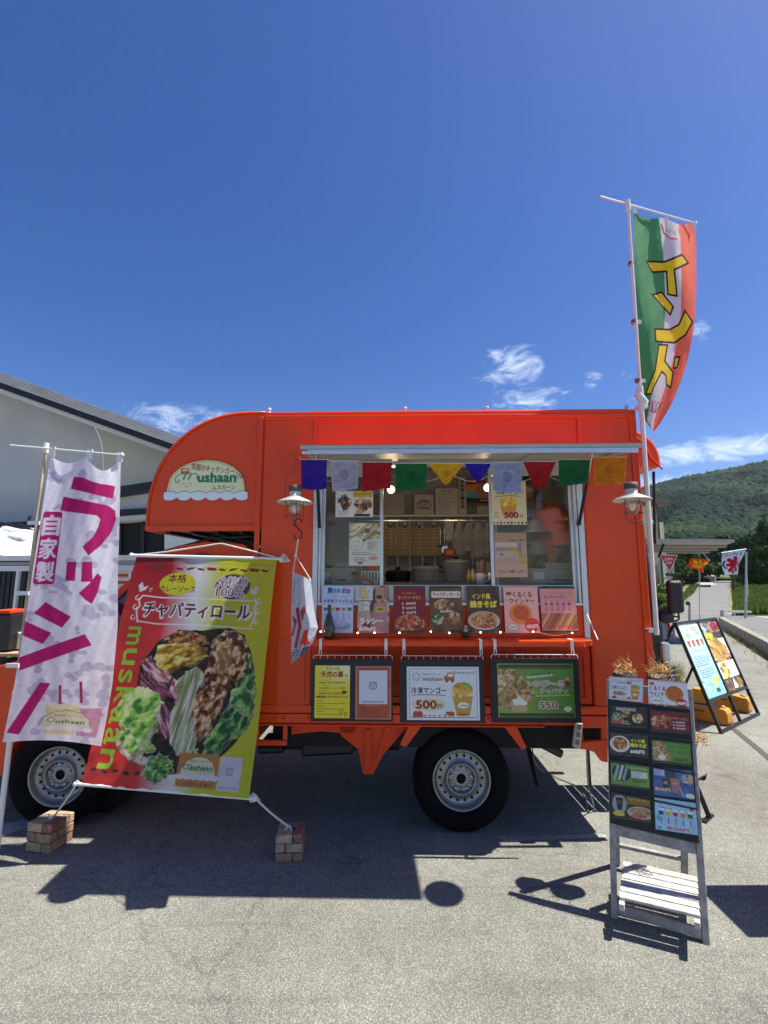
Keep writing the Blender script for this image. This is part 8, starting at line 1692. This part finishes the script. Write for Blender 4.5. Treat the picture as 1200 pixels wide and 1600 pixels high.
# ------------------------------------------------------------------ the cook
def skin_body(name, joints, edges, radii, m, parent, sub=2):
    me = bpy.data.meshes.new(name); me.from_pydata(joints, edges, []); me.update(); o = bpy.data.objects.new(name, me); sc.collection.objects.link(o); o.parent = parent
    s = o.modifiers.new('skin', 'SKIN'); s.use_smooth_shade = True
    for i, r in enumerate(radii): me.skin_vertices[0].data[i].radius = r if isinstance(r, tuple) else (r, r)
    me.skin_vertices[0].data[0].use_root = True
    u = o.modifiers.new('sub', 'SUBSURF'); u.levels = sub; u.render_levels = sub; me.materials.append(m); return o
def cook():
    yl = 1.0; x, z = P(858, 830, yl); yl = .80; x, z = P(862, 830, yl); t = tthing('person', 'person in an orange t-shirt bending over the stove behind the right pane', 'person', x+.12, yl, ZB+.03); F = ZB+.03
    SKINM = mat('skin', (.24, .12, .08), rough=.55, var=.06); HAIR = mat('dark_hair', (.015, .012, .010), rough=.5, var=.3); SHIRT = mat('orange_shirt', (.62, .13, .03), rough=.85, var=.12, vscale=8, bump=.4, bscale=14); TRO = mat('dark_trousers', (.02, .02, .025), rough=.85)
    hipz = .88; 
    # bending to the left (towards -x): pelvis .88, chest 1.22 and .15 left, neck 1.40 and .24 left
    J = [(0, 0, hipz), (-.04, 0, hipz+.16), (-.10, 0, hipz+.32), (-.15, -.0, hipz+.44), (-.20, -.01, hipz+.52), (-.24, -.02, hipz+.60),
         (-.12, -.17, hipz+.43), (-.10, -.24, hipz+.20), (-.24, -.22, hipz+.02), (-.12, .17, hipz+.43), (-.14, .24, hipz+.20), (-.30, .20, hipz+.02),
         (.0, -.10, hipz-.05), (.01, -.11, .46), (.03, -.11, .08), (.0, .10, hipz-.05), (.01, .11, .46), (.03, .11, .08), (-.10, -.12, .03), (-.10, .12, .03)]
    E = [(0, 1), (1, 2), (2, 3), (3, 4), (4, 5), (3, 6), (6, 7), (7, 8), (3, 9), (9, 10), (10, 11), (0, 12), (12, 13), (13, 14), (0, 15), (15, 16), (16, 17), (14, 18), (17, 19)]
    Rr = [(.13, .16), (.12, .15), (.13, .17), (.10, .12), .055, .05, .06, .048, .03, .06, .048, .03, .085, .055, .04, .085, .055, .04, .035, .035]
    skin_body('body', J, E, Rr, SKINM, t)
    # shirt: a slightly larger skin over trunk and upper arms
    mbs = MB(); E_ = Matrix.Diagonal((1, 1.22, 1, 1)); sp = smooth_path([Vector(p) for p in ((.02, 0, hipz-.06), (-.01, 0, hipz+.08), (-.05, 0, hipz+.20), (-.10, 0, hipz+.33), (-.15, 0, hipz+.45), (-.20, 0, hipz+.53))], 4); n_ = len(sp)
    rr = [float(np.interp(i/(n_-1), [0, .2, .5, .72, .88, 1], [.165, .160, .168, .170, .125, .062]))*(1+.02*math.sin(i*2.1)) for i in range(n_)]
    mbs.tube(sp, rr, 22, M=E_)
    for s_ in (-1, 1): mbs.tube([(-.135, s_*.11, hipz+.46), (-.13, s_*.19, hipz+.41), (-.115, s_*.235, hipz+.30), (-.112, s_*.245, hipz+.20)], [.085, .088, .080, .078], 16)
    mbs.build('t_shirt', SHIRT, t)
    J3 = [(0, 0, hipz-.02), (.0, -.10, hipz-.08), (.01, -.11, .46), (.03, -.11, .12), (.0, .10, hipz-.08), (.01, .11, .46), (.03, .11, .12)]
    skin_body('trousers', J3, [(0, 1), (1, 2), (2, 3), (0, 4), (4, 5), (5, 6)], [(.14, .17), .105, .078, .062, .105, .078, .062], TRO, t)
    hc = Vector((-.30, -.03, hipz+.70))
    h = MB(); h.ball(tuple(hc), (.078, .076, .105), 20, 14); h.ball(tuple(hc+Vector((-.076, -.0, -.008))), (.018, .014, .022)); h.ball(tuple(hc+Vector((-.0, -.078, -.005))), (.014, .010, .024)); h.ball(tuple(hc+Vector((-.0, .078, -.005))), (.014, .010, .024)); h.build('head', SKINM, t)
    for s in (-1, 1): MB().ball(tuple(hc+Vector((-.070, s*.030, .012))), (.010, .013, .007)).build('eye', BLK, t)
    MB().ball(tuple(hc+Vector((-.074, 0, -.048))), (.008, .024, .006)).build('mouth', mat('lips', (.35, .12, .10)), t)
    MB().ball(tuple(hc+Vector((.014, 0, .022))), (.086, .084, .10), 20, 12).build('hair', HAIR, t)
    for (jx, jy, jz) in (J[8], J[11]):
        c = Vector((jx-.05, jy, jz-.01)); mbh = MB(); mbh.ball(tuple(c), (.045, .036, .016), 14, 8)
        for k in range(4): L = (.062, .070, .066, .052)[k]; y = (k-1.5)*.017; mbh.tube([c+Vector((-.035, y, 0)), c+Vector((-.035-L*.5, y*1.1, -.002)), c+Vector((-.035-L*.9, y*1.1, -.022))], [.009, .008, .006], 7)
        mbh.tube([c+Vector((.01, -.03, 0)), c+Vector((-.015, -.052, -.008)), c+Vector((-.045, -.05, -.02))], [.010, .009, .007], 7); mbh.build('hand', SKINM, t)
cook()

def haze():
    m = bpy.data.materials.new('thin_air_haze'); m.use_nodes = True; nt = m.node_tree; nt.nodes.clear(); o_ = nt.nodes.new('ShaderNodeOutputMaterial'); v = nt.nodes.new('ShaderNodeVolumePrincipled')
    v.inputs['Color'].default_value = (.72, .82, 1, 1); v.inputs['Density'].default_value = .00009; v.inputs['Anisotropy'].default_value = .3; nt.links.new(v.outputs[0], o_.inputs['Volume'])
    o = MB().box((-1500, -250, -40), (1500, 1600, 170)).build('haze', m); tag(o, 'thin bluish air haze over the whole valley', 'haze', kind='stuff')
haze()
